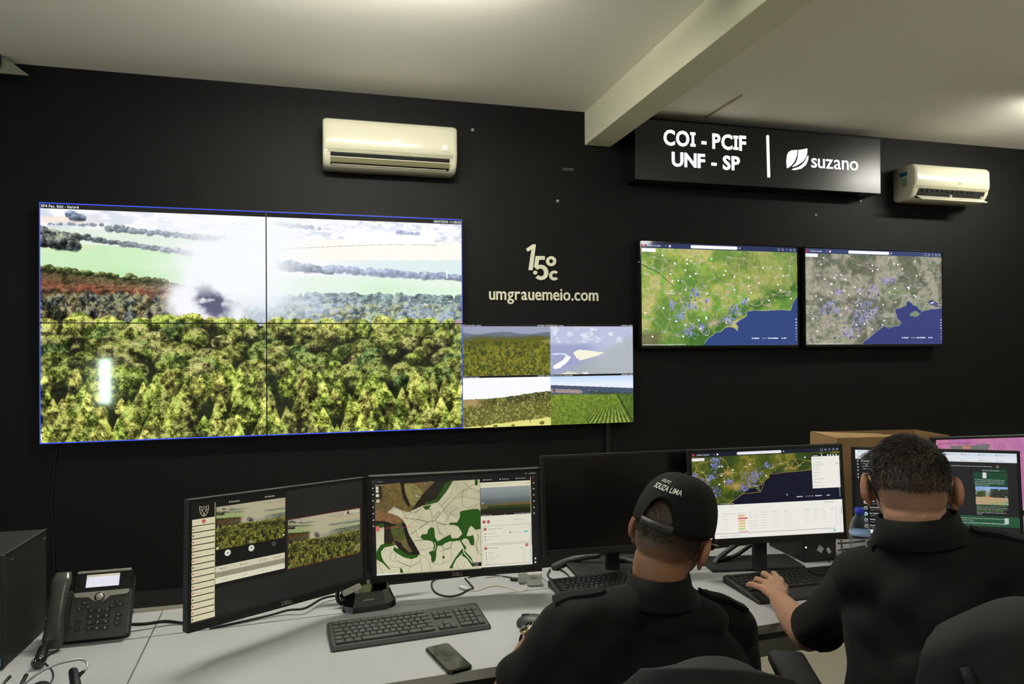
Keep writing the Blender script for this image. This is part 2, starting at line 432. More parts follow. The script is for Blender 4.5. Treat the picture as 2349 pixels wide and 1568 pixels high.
# ------------------------------------------------------------------ a display face: picture grid + flat graphics in one mesh
class Face:
    def __init__(s, w, h, img, PW=480.0, PH=270.0):
        s.w, s.h, s.PW, s.PH = w, h, PW, PH
        ih, iw, _ = img.shape
        xs = np.linspace(-w/2, w/2, iw); zs = np.linspace(h/2, -h/2, ih)
        X, Z = np.meshgrid(xs, zs)
        s.V = [np.stack([X.ravel(), np.zeros(X.size), Z.ravel()], 1)]; s.C = [img.reshape(-1, 3)]
        i = np.arange(ih*iw).reshape(ih, iw)
        s.F = [np.stack([i[:-1, :-1].ravel(), i[1:, :-1].ravel(), i[1:, 1:].ravel(), i[:-1, 1:].ravel()], 1)]
        s.T = []; s.n = ih*iw
    def pt(s, x, y): return (x/s.PW-.5)*s.w, (.5-y/s.PH)*s.h
    def poly(s, pts, col, L=1):
        from mathutils.geometry import tessellate_polygon
        P = [s.pt(*p) for p in pts]
        tri = tessellate_polygon([[Vector((p[0], p[1], 0)) for p in P]])
        s.tris([(p[0], p[1]) for p in P], tri, col, L)
    def tris(s, P, tri, col, L):
        out = []
        for t in tri:
            a, b, c = (P[t[0]], P[t[1]], P[t[2]])
            cr = (b[0]-a[0])*(c[1]-a[1])-(b[1]-a[1])*(c[0]-a[0])
            out.append(tuple(t) if cr > 0 else (t[0], t[2], t[1]))
        if not out: return
        y = -0.00006*L
        s.V.append(np.array([(p[0], y, p[1]) for p in P])); s.C.append(np.tile(np.array(col, float)/255., (len(P), 1)))
        s.T.append(np.array(out)+s.n); s.n += len(P)
    def rect(s, x, y, w, h, col, L=1, r=0):
        if r <= 0: s.poly([(x, y), (x+w, y), (x+w, y+h), (x, y+h)], col, L)
        else:
            pts = []
            for cx, cy, a0 in ((x+w-r, y+h-r, 0), (x+r, y+h-r, 90), (x+r, y+r, 180), (x+w-r, y+r, 270)):
                for k in range(5):
                    a = math.radians(a0+90*k/4); pts.append((cx+r*math.cos(a), cy+r*math.sin(a)))
            s.poly(pts, col, L)
    def disc(s, x, y, r, col, L=1, n=14, r2=None):
        s.poly([(x+r*math.cos(2*PI*k/n), y+(r2 or r)*math.sin(2*PI*k/n)) for k in range(n)], col, L)
    def line(s, pts, wd, col, L=1, closed=False):
        P = [s.pt(*p) for p in pts]; wd = wd/s.PW*s.w/2; n = len(P); vs = []; 
        for i in range(n):
            a = P[(i-1) % n] if closed else P[max(i-1, 0)]; b = P[(i+1) % n] if closed else P[min(i+1, n-1)]
            dx, dy = b[0]-a[0], b[1]-a[1]; l = math.hypot(dx, dy) or 1
            vs += [(P[i][0]-dy/l*wd, P[i][1]+dx/l*wd), (P[i][0]+dy/l*wd, P[i][1]-dx/l*wd)]
        tr = []
        for i in range(n if closed else n-1):
            j = (i+1) % n; tr += [(2*i, 2*i+1, 2*j+1), (2*i, 2*j+1, 2*j)]
        s.tris(vs, tr, col, L)
    def ring(s, x, y, r, wd, col, L=1, n=16):
        s.line([(x+r*math.cos(2*PI*k/n), y+r*math.sin(2*PI*k/n)) for k in range(n)], wd, col, L, True)
    def text(s, t, x, y, size, col, L=2, align='LEFT', bold=0.0, narrow=1.0):
        """y = baseline, size = capital height in picture units"""
        V, F = text_geo(t, size/.70/s.PW*s.w, align, bold, narrow)
        ox, oy = s.pt(x, y); s.tris([(ox+a, oy+b) for a, b in V], [f for f in F if len(f) == 3], col, L)
    def smudge(s, x, y, w, hgt, col, L=2, seed=0):
        """a line of writing too small to read"""
        rs = random.Random(seed+int(x*7+y*13)); p = x
        while p < x+w:
            k = rs.uniform(1.2, 4.2)*hgt*.8; k = min(k, x+w-p)
            if k > hgt*.3: s.rect(p, y-hgt*.7, k, hgt*.7, col, L)
            p += k+hgt*.6
    def build(s, name, parent, material, loc=(0, 0, 0)):
        V = np.concatenate(s.V).astype(np.float32); C = np.concatenate(s.C)
        Cl = np.where(C <= .04045, C/12.92, ((C+.055)/1.055)**2.4)
        q = np.concatenate(s.F); t = np.concatenate(s.T) if s.T else np.zeros((0, 3), int)
        me = bpy.data.meshes.new(name); me.vertices.add(len(V)); me.vertices.foreach_set('co', V.ravel())
        nl = q.size+t.size; me.loops.add(nl); me.loops.foreach_set('vertex_index', np.concatenate([q.ravel(), t.ravel()]).astype(np.int32))
        st = np.concatenate([np.arange(len(q))*4, q.size+np.arange(len(t))*3]).astype(np.int32)
        me.polygons.add(len(st)); me.polygons.foreach_set('loop_start', st)
        me.update(calc_edges=True); me.validate()
        a = me.color_attributes.new('Col', 'FLOAT_COLOR', 'POINT')
        rgba = np.ones((len(V), 4), np.float32); rgba[:, :3] = Cl
        a.data.foreach_set('color', rgba.ravel())
        me.materials.append(material)
        o = bpy.data.objects.new(name, me); COL.objects.link(o); o.parent = parent; o.location = loc
        return o

# ------------------------------------------------------------------ common materials
M_WALLBLK = mat('black_wall_paint', rgb(8, 8, 8), 0.6, spec=0.22, noise=0.12, nscale=3, bump=0.15, bscale=60)
M_CEIL = mat('cream_ceiling_paint', rgb(243, 240, 228), 0.75, noise=0.03, nscale=2, bump=0.1, bscale=40)
M_WALLW = mat('pale_wall_paint', rgb(150, 150, 142), 0.8, noise=0.04, nscale=3)
M_FLOOR = mat('beige_floor_tile', rgb(176, 170, 152), 0.35, noise=0.06, nscale=4)
M_BLKPL = mat('black_plastic', rgb(12, 12, 12), 0.42, noise=0.1, nscale=80)
M_BLKGL = mat('glossy_black_plastic', rgb(10, 10, 10), 0.12, coat=0.6)
M_BLKMT = mat('matte_black_plastic', rgb(15, 15, 15), 0.6, noise=0.1, nscale=100, bump=0.2, bscale=900)
M_ACW = mat('cream_plastic', rgb(214, 210, 186), 0.16, coat=0.5, noise=0.015, nscale=5)
M_DARK = mat('dark_recess', rgb(8, 8, 8), 0.7)
M_SCR = attr_mat('lit_screen', 1.0, 0.05, 0.5)
M_SCRM = attr_mat('lit_matte_screen', 0.85, 0.45, 0.35)
M_WHITE = mat('white_paint', rgb(225, 225, 220), 0.5)
M_LETTER = mat('cream_letter_acrylic', rgb(226, 224, 200), 0.45)
M_SIGNLIT = mat('backlit_white_acrylic', rgb(250, 250, 250), 0.4, emit=(1, 1, 1), estr=1.15)

# ------------------------------------------------------------------ room
RX0, RX1, RY0 = -1.75, 9.0, -7.2
def struct(name, mb, m):
    o = mb.build(name, m); o['kind'] = 'structure'; return o
struct('wall_front', MB().box(((RX0+RX1)/2, .06, ZC/2), (RX1-RX0+.24, .12, ZC+.2)), M_WALLBLK)
struct('wall_left', MB().box((RX0-.06, RY0/2, ZC/2), (.12, -RY0, ZC+.2)), M_WALLBLK)
struct('wall_right', MB().box((RX1+.06, RY0/2, ZC/2), (.12, -RY0, ZC+.2)), M_WALLW)
struct('wall_back', MB().box(((RX0+RX1)/2, RY0-.06, ZC/2), (RX1-RX0+.24, .12, ZC+.2)), M_WALLW)
struct('ceiling', MB().box(((RX0+RX1)/2, RY0/2, ZC+.06), (RX1-RX0+.24, -RY0+.24, .12)), M_CEIL)
struct('floor', MB().box(((RX0+RX1)/2, RY0/2, -.05), (RX1-RX0+.24, -RY0+.24, .1)), M_FLOOR)
struct('baseboard_front', MB().box(((RX0+RX1)/2, -.008, .05), (RX1-RX0, .016, .10)), mat('black_baseboard', rgb(12, 12, 12), .5))
# narrow daylight window in the wall behind the camera (seen only as a reflection)
_p = ony(237, 874, -.105); _d = Vector((_p.x-CAM[0], _p.y-CAM[1], _p.z-CAM[2])); _k = (RY0+.01+.105)/(-_d.y)
_w = Vector((_p.x+_d.x*_k, RY0, _p.z+_d.z*_k))
wn = MB().box((_w.x, RY0+.012, _w.z), (.34, .024, .86)).build('window_1', M_WHITE); wn['kind'] = 'structure'
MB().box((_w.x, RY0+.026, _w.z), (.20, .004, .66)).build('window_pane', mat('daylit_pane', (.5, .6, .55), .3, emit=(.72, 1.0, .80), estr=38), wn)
# unseen window added in the left wall; its glowing pane gives cool fill light
wn = MB()
for sy in (-1, 0, 1): wn.box((RX0+.02, -3.7+sy*.92, 1.6), (.04, .06, 1.32))
for sz in (-1, 1): wn.box((RX0+.02, -3.7, 1.6+sz*.63), (.04, 1.9, .06))
wn = wn.build('fill_window', M_WHITE); wn['kind'] = 'structure'
MB().box((RX0+.012, -3.7, 1.6), (.01, 1.8, 1.2)).build('window_pane', mat('fill_glow_glass', (.5, .5, .5), .3, emit=(.84, .96, 1.0), estr=5.2), wn)
BX0, BX1, BZ = 3.319, 3.512, 2.94
struct('trim_1', MB().box(((BX0+BX1)/2, RY0/2, (BZ+ZC)/2), (BX1-BX0, -RY0, ZC-BZ), bevel=0.004), mat('cream_beam_paint', rgb(214, 211, 184), .6, noise=.03, nscale=3, bump=.1, bscale=50)).name = 'trim_1'

# lamps
M_TUBE = {}
for i, (lx, ly, le) in enumerate(LAMPS):
    lab = ['twin tube ceiling lamp above the video wall side of the desk', 'twin tube ceiling lamp near the right air conditioner',
           'twin tube ceiling lamp behind the camera on the left', 'twin tube ceiling lamp behind the camera on the right'][i]
    t = thing('ceiling_lamp', lab, 'lamp', (lx, ly, ZC), group='twin tube ceiling lamps')
    MB().box((0, 0, -.025), (1.26, .13, .05), bevel=.008).build('lamp_housing', M_WHITE, t)
    mt = mat('tube_glow_%d' % i, (1, 1, 1), .5, emit=WARM, estr=le)
    for sy in (-1, 1):
        MB().tube([(-.58, sy*.035, -.085), (.58, sy*.035, -.085)], .014, 12).build('lamp_tube', mt, t)
    for sx in (-1, 1):
        MB().box((sx*.6, 0, -.075), (.03, .12, .06), bevel=.005).build('lamp_end_cap', M_WHITE, t)

# ------------------------------------------------------------------ text laid to fit a run
def glyphs(chars, track=.08, bold=0.02):
    """returns [(V,F)], total width; 'I' is drawn with serif bars"""
    H = text_geo('H', 1.0, 'LEFT', 0.0)[0][:, 1].max()
    out = []; x = 0.0
    for c in chars:
        if c == ' ': x += .30; continue
        if c == 'I':
            V = np.array([(.0, 0), (.30, 0), (.30, .13), (.22, .13), (.22, H-.13), (.30, H-.13), (.30, H), (0, H), (0, H-.13), (.08, H-.13), (.08, .13), (0, .13)])
            F = [(0, 1, 2), (0, 2, 11), (11, 2, 3), (11, 3, 10), (10, 3, 4), (10, 4, 9), (9, 4, 5), (9, 5, 8), (8, 5, 6), (8, 6, 7)]
        else:
            V, F = text_geo(c, 1.0, 'LEFT', bold); V = V.copy(); V[:, 0] -= V[:, 0].min()
        V = V.copy(); w = V[:, 0].max(); V[:, 0] += x; x += w+track
        out.append((V, F))
    return out, x-track, H
def run(mb, chars, px0, px1, pyb0, pyb1, pyt0, Y, depth=.006, bold=.02, track=.08, xheight=False):
    """letters between pixel columns px0..px1 with the given baseline, on the plane y=Y"""
    a = ony(px0, pyb0, Y); b = ony(px1, pyb1, Y); t = ony(px0, pyt0, Y); capH = t.z-a.z; zb = (a.z+b.z)/2
    g, w, H = glyphs(chars, track, bold)
    if xheight: H = text_geo('x', 1.0, 'LEFT', 0.0)[0][:, 1].max()
    sx = (b.x-a.x)/w; sz = capH/H
    for V, F in g:
        n = len(V); P = [(a.x+x*sx, Y-depth, zb+z*sz) for x, z in V]+[(a.x+x*sx, Y, zb+z*sz) for x, z in V]
        cnt = {}
        for f in F:
            for i in range(len(f)): cnt[(f[i], f[(i+1) % len(f)])] = 1
        sd = [(p, p+n, q+n, q) for (p, q) in cnt if (q, p) not in cnt]
        mb.add(P, list(F)+sd)
def plate(mb, pts, Y, depth=.006):
    """traced outline in photo pixels standing depth metres off the plane y=Y"""
    P = [ony(x, y, Y) for x, y in pts]; mb.prism([(p.x, p.z) for p in P], Y-depth, Y)
def cr7(l): return [(1430+x/3.7286, 240+y/3.7286) for x, y in l]
def cr2(l): return [(1060+x/6.1816, 540+y/6.1816) for x, y in l]
def arc(cx, cy, rx, ry, a0, a1, n=18): return [(cx+rx*math.cos(math.radians(a0+(a1-a0)*k/n)), cy+ry*math.sin(math.radians(a0+(a1-a0)*k/n))) for k in range(n+1)]

# lit sign box
sg = thing('sign_box', 'long black sign box with backlit COI - PCIF lettering under the ceiling', 'sign', (4.655, 0, 2.89))
def off(o, parent):   # world-space mesh handed to a parent standing at its own place
    o.parent = parent; o.matrix_parent_inverse = Matrix.Translation(-Vector(parent.location)); return o
sgb = MB().box((4.655, -.075, 2.895), (2.045, .149, .425), bevel=.004); off(sgb.build('sign_housing', mat('satin_black_sign', rgb(17, 17, 18), .30, spec=.6, noise=.15, nscale=5)), sg)
m = MB(); run(m, 'COI - PCIF', 1522, 1711, 332, 344.5, 299, -.1505, .004, .028, .07); run(m, 'UNF - SP', 1541, 1697, 380, 390, 349.5, -.1505, .004, .028, .07)
off(m.build('sign_lettering', M_SIGNLIT), sg)
m = MB(); plate(m, cr7([(1222, 266), (1226, 262), (1239, 262), (1243, 266), (1253, 618), (1249, 622), (1235, 622), (1231, 618)]), -.1505, .004); off(m.build('sign_divider', M_SIGNLIT), sg)
m = MB()
plate(m, cr7([(1398, 540), (1393, 480), (1400, 430), (1413, 405), (1435, 392), (1482, 387), (1486, 392), (1480, 440), (1460, 490), (1430, 525), (1403, 543)]), -.1505, .004)
plate(m, cr7([(1497, 388), (1535, 383), (1566, 375), (1571, 380), (1570, 410), (1560, 450), (1530, 490), (1480, 522), (1447, 533), (1445, 528), (1475, 497), (1492, 450)]), -.1505, .004)
plate(m, cr7([(1577, 434), (1580, 440), (1578, 470), (1560, 515), (1520, 547), (1470, 559), (1440, 556), (1443, 550), (1500, 531), (1540, 500), (1565, 460)]), -.1505, .004)
run(m, 'suzano', 1861, 1968, 384, 391, 363, -.1505, .004, .0, .07, xheight=True)
off(m.build('sign_logo', M_SIGNLIT), sg)

# wall logo and lettering
lg = thing('wall_logo', 'cream raised 1.5 degree C numerals on the black wall', 'logo', (3.0, 0, 2.1))
m = MB()
plate(m, cr2([(903, 190), (993, 128), (1040, 128), (995, 492), (937, 492), (980, 198), (927, 232)]), -.001, .012)
plate(m, cr2([(1040, 293), (1168, 293), (1168, 345), (1085, 345), (1075, 422), (1110, 415), (1150, 422), (1190, 450), (1215, 500), (1217, 545), (1200, 590), (1165, 622), (1115, 635), (1070, 625), (1035, 602), (1072, 563), (1095, 578), (1125, 580), (1150, 565), (1160, 535), (1155, 505), (1135, 478), (1105, 468), (1080, 475), (1062, 490), (1015, 445)]), -.001, .012)
plate(m, cr2(arc(1032, 527, 29, 28, 0, 345)), -.001, .012)
for (cx, cy, ro, ri, a0, a1) in ((1257, 366, 71, 29, -2, 180), (1257, 366, 71, 29, 180, 362), (1300, 568, 70, 29, 42, 318)):
    plate(m, cr2(arc(cx, cy, ro, ro, a0, a1)+arc(cx, cy, ri, ri*1.05, a1, a0)), -.001, .012)
off(m.build('logo_numerals', M_LETTER), lg)
wl = thing('wall_lettering', 'cream raised umgrauemeio.com lettering on the black wall', 'lettering', (3.0, 0, 1.87))
m = MB(); run(m, 'umgrauemeio.com', 1121.5, 1371.5, 687.5, 689, 669, -.001, .012, .012, .075, xheight=True)
off(m.build('letters', M_LETTER), wl)

# ------------------------------------------------------------------ video wall
FIRE = paint_wildfire()
PWD, PHT, PZ = 1.2134, .6845, 1.683
BLUE = (60, 88, 250)
def panel(name, cx, cz, label, img, deco, group):
    t = thing('video_wall_panel', label, 'display', (cx, -.1, cz), group=group)
    MB().box((0, .05, 0), (PWD-.0006, .096, PHT-.0006)).build('panel_housing', M_BLKPL, t)
    f = Face(PWD-.007, PHT-.006, img, 500, 281.5); deco(f)
    f.build('screen', t, M_SCR, (0, -.0006, 0))
    return t
def d_tl(f):
    f.rect(0, 0, 500, 14, (16, 16, 18), 1); f.rect(0, 0, 500, 2.4, BLUE, 2); f.rect(0, 0, 2.2, 281, BLUE, 2)
    f.text('SP4 Faz. Ibiti - Itararé', 3.5, 11.5, 6.4, (235, 235, 235), 3, bold=.012)
def d_tr(f):
    f.rect(0, 0, 500, 14, (18, 18, 20), 1); f.rect(0, 0, 500, 2.4, BLUE, 2); f.rect(498, 0, 2, 281, (90, 110, 230), 2)
    f.text('18/07/2025 11:38:20', 497, 11.5, 6.4, (235, 235, 235), 3, 'RIGHT', bold=.012)
def d_bl(f): f.rect(0, 279, 500, 2.5, BLUE, 2); f.rect(0, 0, 2.2, 281, BLUE, 2)
def d_br(f): f.rect(0, 279, 500, 2.5, BLUE, 2); f.rect(498, 0, 2, 281, (60, 88, 220), 2)
G5 = 'panels of the wall sized video display'
hh, hw = FIRE.shape[0]//2, FIRE.shape[1]//2
panel('tl', PWD*.5, PZ+PHT/2, 'upper left video wall panel showing smoke and SP4 caption', FIRE[:hh, :hw], d_tl, G5)
panel('tr', PWD*1.5, PZ+PHT/2, 'upper right video wall panel showing hazy fields and a date', FIRE[:hh, hw:], d_tr, G5)
panel('bl', PWD*.5, PZ-PHT/2, 'lower left video wall panel filled with green treetops', FIRE[hh:, :hw], d_bl, G5)
panel('br', PWD*1.5, PZ-PHT/2, 'lower middle video wall panel filled with green treetops, beside the four-picture panel', FIRE[hh:, hw:], d_br, G5)

def paint_quad(W=480, H=270):
    rs = np.random.RandomState(9); img = np.zeros((H, W, 3)); yy, xx = np.mgrid[0:H, 0:W]; x = xx.astype(float); y = yy.astype(float)
    tex = fbm(H, W, 4, 21, 2); tex = np.clip((tex-.5)*2+.5, 0, 1); n = fbm(H, W, 40, 22, 4); n2 = fbm(H, W, 14, 23, 3, 1.6); ns = fbm(H, W, 6, 24, 2)
    # wooded hills
    a = (x < 240)*(y < 135)
    q = np.zeros_like(img); q[:] = c8(178, 186, 214)
    mixi(q, c8(126, 138, 158), (y > 20+5*n[:, :]+3*np.sin(x/22)).astype(float))
    mixi(q, c8(104, 112, 108), sstep(24, 38, y+10*(n-.5)))
    mixi(q, c8(112, 112, 34), sstep(32, 46, y+16*(n-.5)+4*(x > 100)))
    mixi(q, c8(70, 82, 34), ((y > 44)*(ns+n2*.6 > .85)).astype(float)*.8)
    mixi(q, c8(170, 160, 84), ((y > 38+(240-x)*.22)*(y < 34+.20*(x-150))*(x > 175)).astype(float)*.8)
    q *= (.72+.56*tex*sstep(36, 70, y)+.14*(1-sstep(36, 70, y)))[..., None]
    mixi(q, c8(138, 134, 52), ((y > 60)*(tex > .72)).astype(float)*.5)
    img[:] = np.where(a[..., None], q, img)
    # hazy aerial
    b = (x >= 240)*(y < 135); q[:] = c8(188, 194, 222)
    mixi(q, c8(222, 228, 240), sstep(.5, .7, n2)*(y < 50)); mixi(q, c8(150, 156, 196), sstep(46, 60, y)*sstep(400, 330, x)*.75)
    mixi(q, c8(172, 180, 176), sstep(0, 40, y-60+(x-380)*.5)*(.5+.5*n))
    for P, c in (([(305, 88), (320, 80), (345, 82), (395, 90), (372, 100), (345, 108), (325, 114), (312, 104)], (246, 244, 220)), ([(247, 135), (250, 128), (275, 112), (286, 96), (298, 103), (288, 118), (268, 136), (252, 140)], (252, 252, 252)), ([(286, 98), (270, 94), (250, 96), (242, 92), (262, 90), (286, 92)], (225, 230, 245)), ([(258, 160), (290, 148), (310, 152), (335, 162)], (226, 224, 206)), ([(330, 152), (345, 150), (350, 156), (338, 160)], (240, 242, 248))):
        P = [(p[0], p[1]*.86) for p in P]
        mixi(q, np.array(c)/255., inpoly(H, W, P)*1.)
    img[:] = np.where(b[..., None], q, img)
    # hillside under white sky
    c = (x < 240)*(y >= 135); q[:] = c8(250, 251, 255)
    hor = 193-16*sstep(60, 240, x)+3*ns
    mixi(q, c8(100, 98, 48), (y > hor).astype(float)); mixi(q, c8(132, 128, 60), ((y > hor)*(tex > .5)).astype(float)*.8)
    mixi(q, c8(58, 60, 40), (y > hor)*sstep(34, 8, y-hor)*sstep(.38, .5, n2)*sstep(40, 110, x)*.7)
    mixi(q, c8(190, 150, 110), (y > hor)*sstep(24, 12, y-hor)*sstep(60, 30, x)*.8)
    mixi(q, c8(168, 172, 96), ((y > hor)*(tex > .82)).astype(float)*.7)
    mixi(q, c8(228, 222, 130), (y > 268-.085*x+4*(ns-.5)).astype(float))
    img[:] = np.where(c[..., None], q, img)
    # crop rows
    d = (x >= 240)*(y >= 135); q[:] = c8(190, 216, 250)
    mixi(q, c8(234, 240, 250), sstep(135, 165, y)); h4 = 162+.055*(x-240)
    mixi(q, c8(76, 88, 112), (y > h4).astype(float)); mixi(q, c8(176, 150, 140), ((y > h4+10)*(y < h4+20)*(n2 > .42)*(x < 380)).astype(float)*.9)
    mixi(q, c8(64, 78, 70), ((y > h4+12)*(x > 350)).astype(float)*.8)
    f = (y > 187+.02*(x-240)); mixi(q, c8(116, 138, 50), f.astype(float))
    ang = (x-418)/(y-178+1e-3); rows = .5+.5*np.sin(ang*44)
    mixi(q, c8(66, 88, 30), f*rows*np.clip((y-190)/60, 0, 1)*(.35+.65*(x > 340))); mixi(q, c8(176, 190, 96), f*(rows < .25)*np.clip((y-205)/60, 0, 1)*(x > 350)*.7)
    mixi(q, c8(44, 60, 30), f*(np.abs(x-(430+(y-190)*.62)) < 2.5)); mixi(q, c8(82, 112, 40), f*(x > 432+(y-190)*.62)*1.)
    q *= (.85+.3*tex*(y > 187)+.15*(y <= 187))[..., None]
    img[:] = np.where(d[..., None], q, img)
    return np.clip(img, 0, 1)
def d_p5(f):
    S = 500/480.
    for k, (x, y, a, b) in enumerate(((0, 0, 'SP5 Faz. Santa Maria - Itapura', '18/07/2025 11:38:20'), (241, 0, 'SP3 Fabrica - Limeira', '18/07/2025 11:38:20'), (0, 135, 'SP6 Faz. Gaivota - Itapeva', '18/07/2025 11:38:20'), (241, 135, 'SP2 Faz. Rio Claro - Lençóis Paulista', '18/07/2025 11:38:20'))):
        f.rect(x*S, y*S, 240*S, 5.5, (14, 14, 14), 1); f.text(a, x*S+1.5, y*S+4.5, 3.0, (225, 225, 225), 2, bold=.01); f.text(b, (x+238)*S, y*S+4.5, 3.0, (225, 225, 225), 2, 'RIGHT', bold=.01)
    for (x, y, r) in ((182, 243, 11), (228, 240, 6), (215, 263, 7), (87, 268, 6), (135, 268, 5), (52, 269, 4)):
        f.disc(x*S, y*S, r*S, (96, 104, 44), 1, r2=r*.75*S); f.disc((x-1)*S, (y-2)*S, r*.6*S, (132, 140, 60), 2, r2=r*.4*S)
    f.rect(181*S, 250*S, 2, 12, (80, 74, 50), 1)
panel('p5', PWD*2.5-.01, PZ-PHT/2, 'lower right video wall panel split into four landscape pictures', paint_quad(), d_p5, G5)

# ------------------------------------------------------------------ satellite maps
CO1 = [(186, 264), (196, 251), (221, 235), (236, 233), (251, 221), (268, 220), (278, 223), (288, 231), (289, 219), (280, 211), (296, 201), (317, 191), (317, 179), (337, 175), (373, 176), (425, 173), (459, 174), (465, 154), (481, 134)]
def roads_from(rs, hubs, n, W, H, seed):
    out = []
    for i, (hx, hy) in enumerate(hubs):
        near = sorted(hubs, key=lambda p: (p[0]-hx)**2+(p[1]-hy)**2)[1:n+1]
        for (bx, by) in near:
            out.append(wob([(hx, hy), ((hx+bx)/2+rs.uniform(-8, 8), (hy+by)/2+rs.uniform(-8, 8)), (bx, by)], 1.6, seed+i, n=5))
    return out
def paint_map(kind, W=480, H=270):
    sd = {'green': 31, 'grey': 41, 'deep': 51}[kind]
    n = fbm(H, W, 70, sd, 6); n2 = fbm(H, W, 22, sd+1, 5); n3 = fbm(H, W, 7, sd+2, 3); yy, xx = np.mgrid[0:H, 0:W]
    img = np.zeros((H, W, 3))
    if kind == 'green':
        img[:] = c8(152, 172, 78); mixi(img, c8(186, 182, 112), sstep(.45, .62, n)); mixi(img, c8(118, 172, 72), sstep(.5, .68, n2)*.8); mixi(img, c8(86, 128, 58), sstep(.50, .7, 1-n)*.7)
        mixi(img, c8(150, 150, 96), sstep(.40, .75, xx/W)*.35*(yy < 130)); mixi(img, c8(52, 100, 40), sstep(0, 26, 30-np.abs(yy-(244-.42*(xx-150))))*sstep(130, 190, xx)*.8*sstep(.38, .6, n2+.04))
        mixi(img, c8(56, 104, 42), sstep(110, 150, xx)*sstep(215, 240, yy+20*n2-10)*.75); mixi(img, c8(90, 86, 66), sstep(75, 40, xx)*sstep(222, 245, yy)*.7)
        coast = wob(CO1, 1.2, 3); sea = c8(50, 72, 128)
    elif kind == 'deep':
        img[:] = c8(100, 108, 32); mixi(img, c8(128, 122, 44), sstep(.45, .62, n)); mixi(img, c8(74, 92, 26), sstep(.5, .68, n2)*.8); mixi(img, c8(44, 66, 22), sstep(.5, .7, 1-n)*.8)
        mixi(img, c8(36, 62, 18), sstep(0, 20, 26-np.abs(yy-(150-.42*(xx-100))))*sstep(60, 120, xx)*.8*sstep(.38, .6, n2+.04))
        coast = wob([(110, 166), (122, 159), (138, 142), (159, 134), (178, 119), (199, 118), (208, 125), (217, 131), (214, 116), (207, 111), (220, 104), (234, 94), (247, 89), (247, 76), (263, 71), (297, 71), (332, 71), (382, 69), (481, 66)], 1.0, 5); sea = c8(8, 12, 38)
    else:
        img[:] = c8(168, 164, 148); mixi(img, c8(144, 148, 124), sstep(.42, .66, n)); mixi(img, c8(96, 112, 92), sstep(.52, .7, n2)*.8); mixi(img, c8(170, 160, 138), sstep(.55, .7, n3)*.6)
        mixi(img, c8(92, 98, 78), sstep(.5, .66, 1-n)*.8); mixi(img, c8(176, 160, 158), sstep(16, 0, np.abs(yy-(262-.72*(xx-10))))*sstep(.3, .6, n3)*.7*(xx < 230))
        mixi(img, c8(70, 84, 70), ((xx > 220)*(yy > 190)).astype(float)*.35); mixi(img, c8(104, 134, 84), sstep(.4, .6, n3)*np.exp(-((xx-310)/40.)**2-((yy-118)/20.)**2))
        coast = wob([(195, 263), (218, 250), (241, 230), (269, 217), (283, 224), (323, 216), (331, 207), (315, 195), (307, 168), (348, 159), (354, 143), (371, 153), (391, 162), (405, 176), (417, 171), (479, 163)], 1.6, 4); sea = c8(56, 64, 122)
    img *= (.86+.28*n3)[..., None]
    P = coast+[(W+4, coast[-1][1]), (W+4, H+4), (coast[0][0]-2, H+4)]
    m = inpoly(H, W, P).astype(float)
    g = m.copy()
    for k in range(5): g = (g+np.roll(g, 1, 0)+np.roll(g, -1, 0)+np.roll(g, 1, 1)+np.roll(g, -1, 1))/5
    cyan = {'green': c8(96, 160, 160), 'deep': c8(70, 110, 90), 'grey': c8(110, 175, 185)}[kind]
    mixi(img, cyan, ((g > .25)*(g < .8)).astype(float)*.7*(n2 > .42)); mixi(img, sea, sstep(.45, .75, g))
    if kind == 'grey':
        for Pp in ([(361, 182), (379, 173), (402, 180), (387, 189), (361, 189)],): mixi(img, c8(122, 142, 118), inpoly(H, W, wob(Pp, 2, 3, True)).astype(float))
        mixi(img, c8(60, 72, 124), inpoly(H, W, wob([(424, 146), (440, 140), (468, 150), (472, 158), (455, 160), (436, 154)], 2, 5, True))*1.)
    if kind == 'green':
        mixi(img, sea, 0*m)
        for (cx, cy, r) in ((215, 209, 16), (189, 171, 9), (386, 161, 9), (260, 200, 6)):
            mixi(img, c8(190, 165, 150), np.exp(-(((xx-cx)/r)**2+((yy-cy)/(r*.6))**2))*.9*(n3+.45))
    if kind == 'deep':
        for (cx, cy, r) in ((139, 109, 15), (114, 66, 9), (300, 62, 9)):
            mixi(img, c8(200, 165, 110), np.exp(-(((xx-cx)/r)**2+((yy-cy)/(r*.6))**2))*.85*(n3+.4))
    return np.clip(img, 0, 1)
def ui_bar(f, navy, w=480):
    f.rect(0, 0, 480, 13.5, navy, 2); f.disc(7.5, 7, 4, (205, 40, 80), 3); f.text('Wildfire Satellite', 17, 9.2, 4.2, (235, 235, 240), 3)
    f.poly([(71, 6), (75, 6), (73, 8.5)], (220, 220, 230), 3); f.disc(84, 7.5, 3, (240, 240, 245), 3); f.disc(87, 4.8, 1.6, (225, 50, 80), 4)
    f.rect(146, 2.6, 144, 8.6, (250, 250, 255), 3, 4.2); f.disc(297, 6.5, 2, (230, 230, 240), 3)
    for k, x in enumerate((421, 434, 447, 460, 472)):
        if k == 0: f.line([(x-3, 4), (x+3, 4), (x+3, 10), (x-3, 10)], .8, (210, 214, 228), 3, True)
        elif k == 2: f.line([(x-3, 4.4), (x+3, 4.4), (x, 10)], .8, (210, 214, 228), 3, True)
        else: f.ring(x, 7, 2.8, .9, (200, 204, 220), 3)
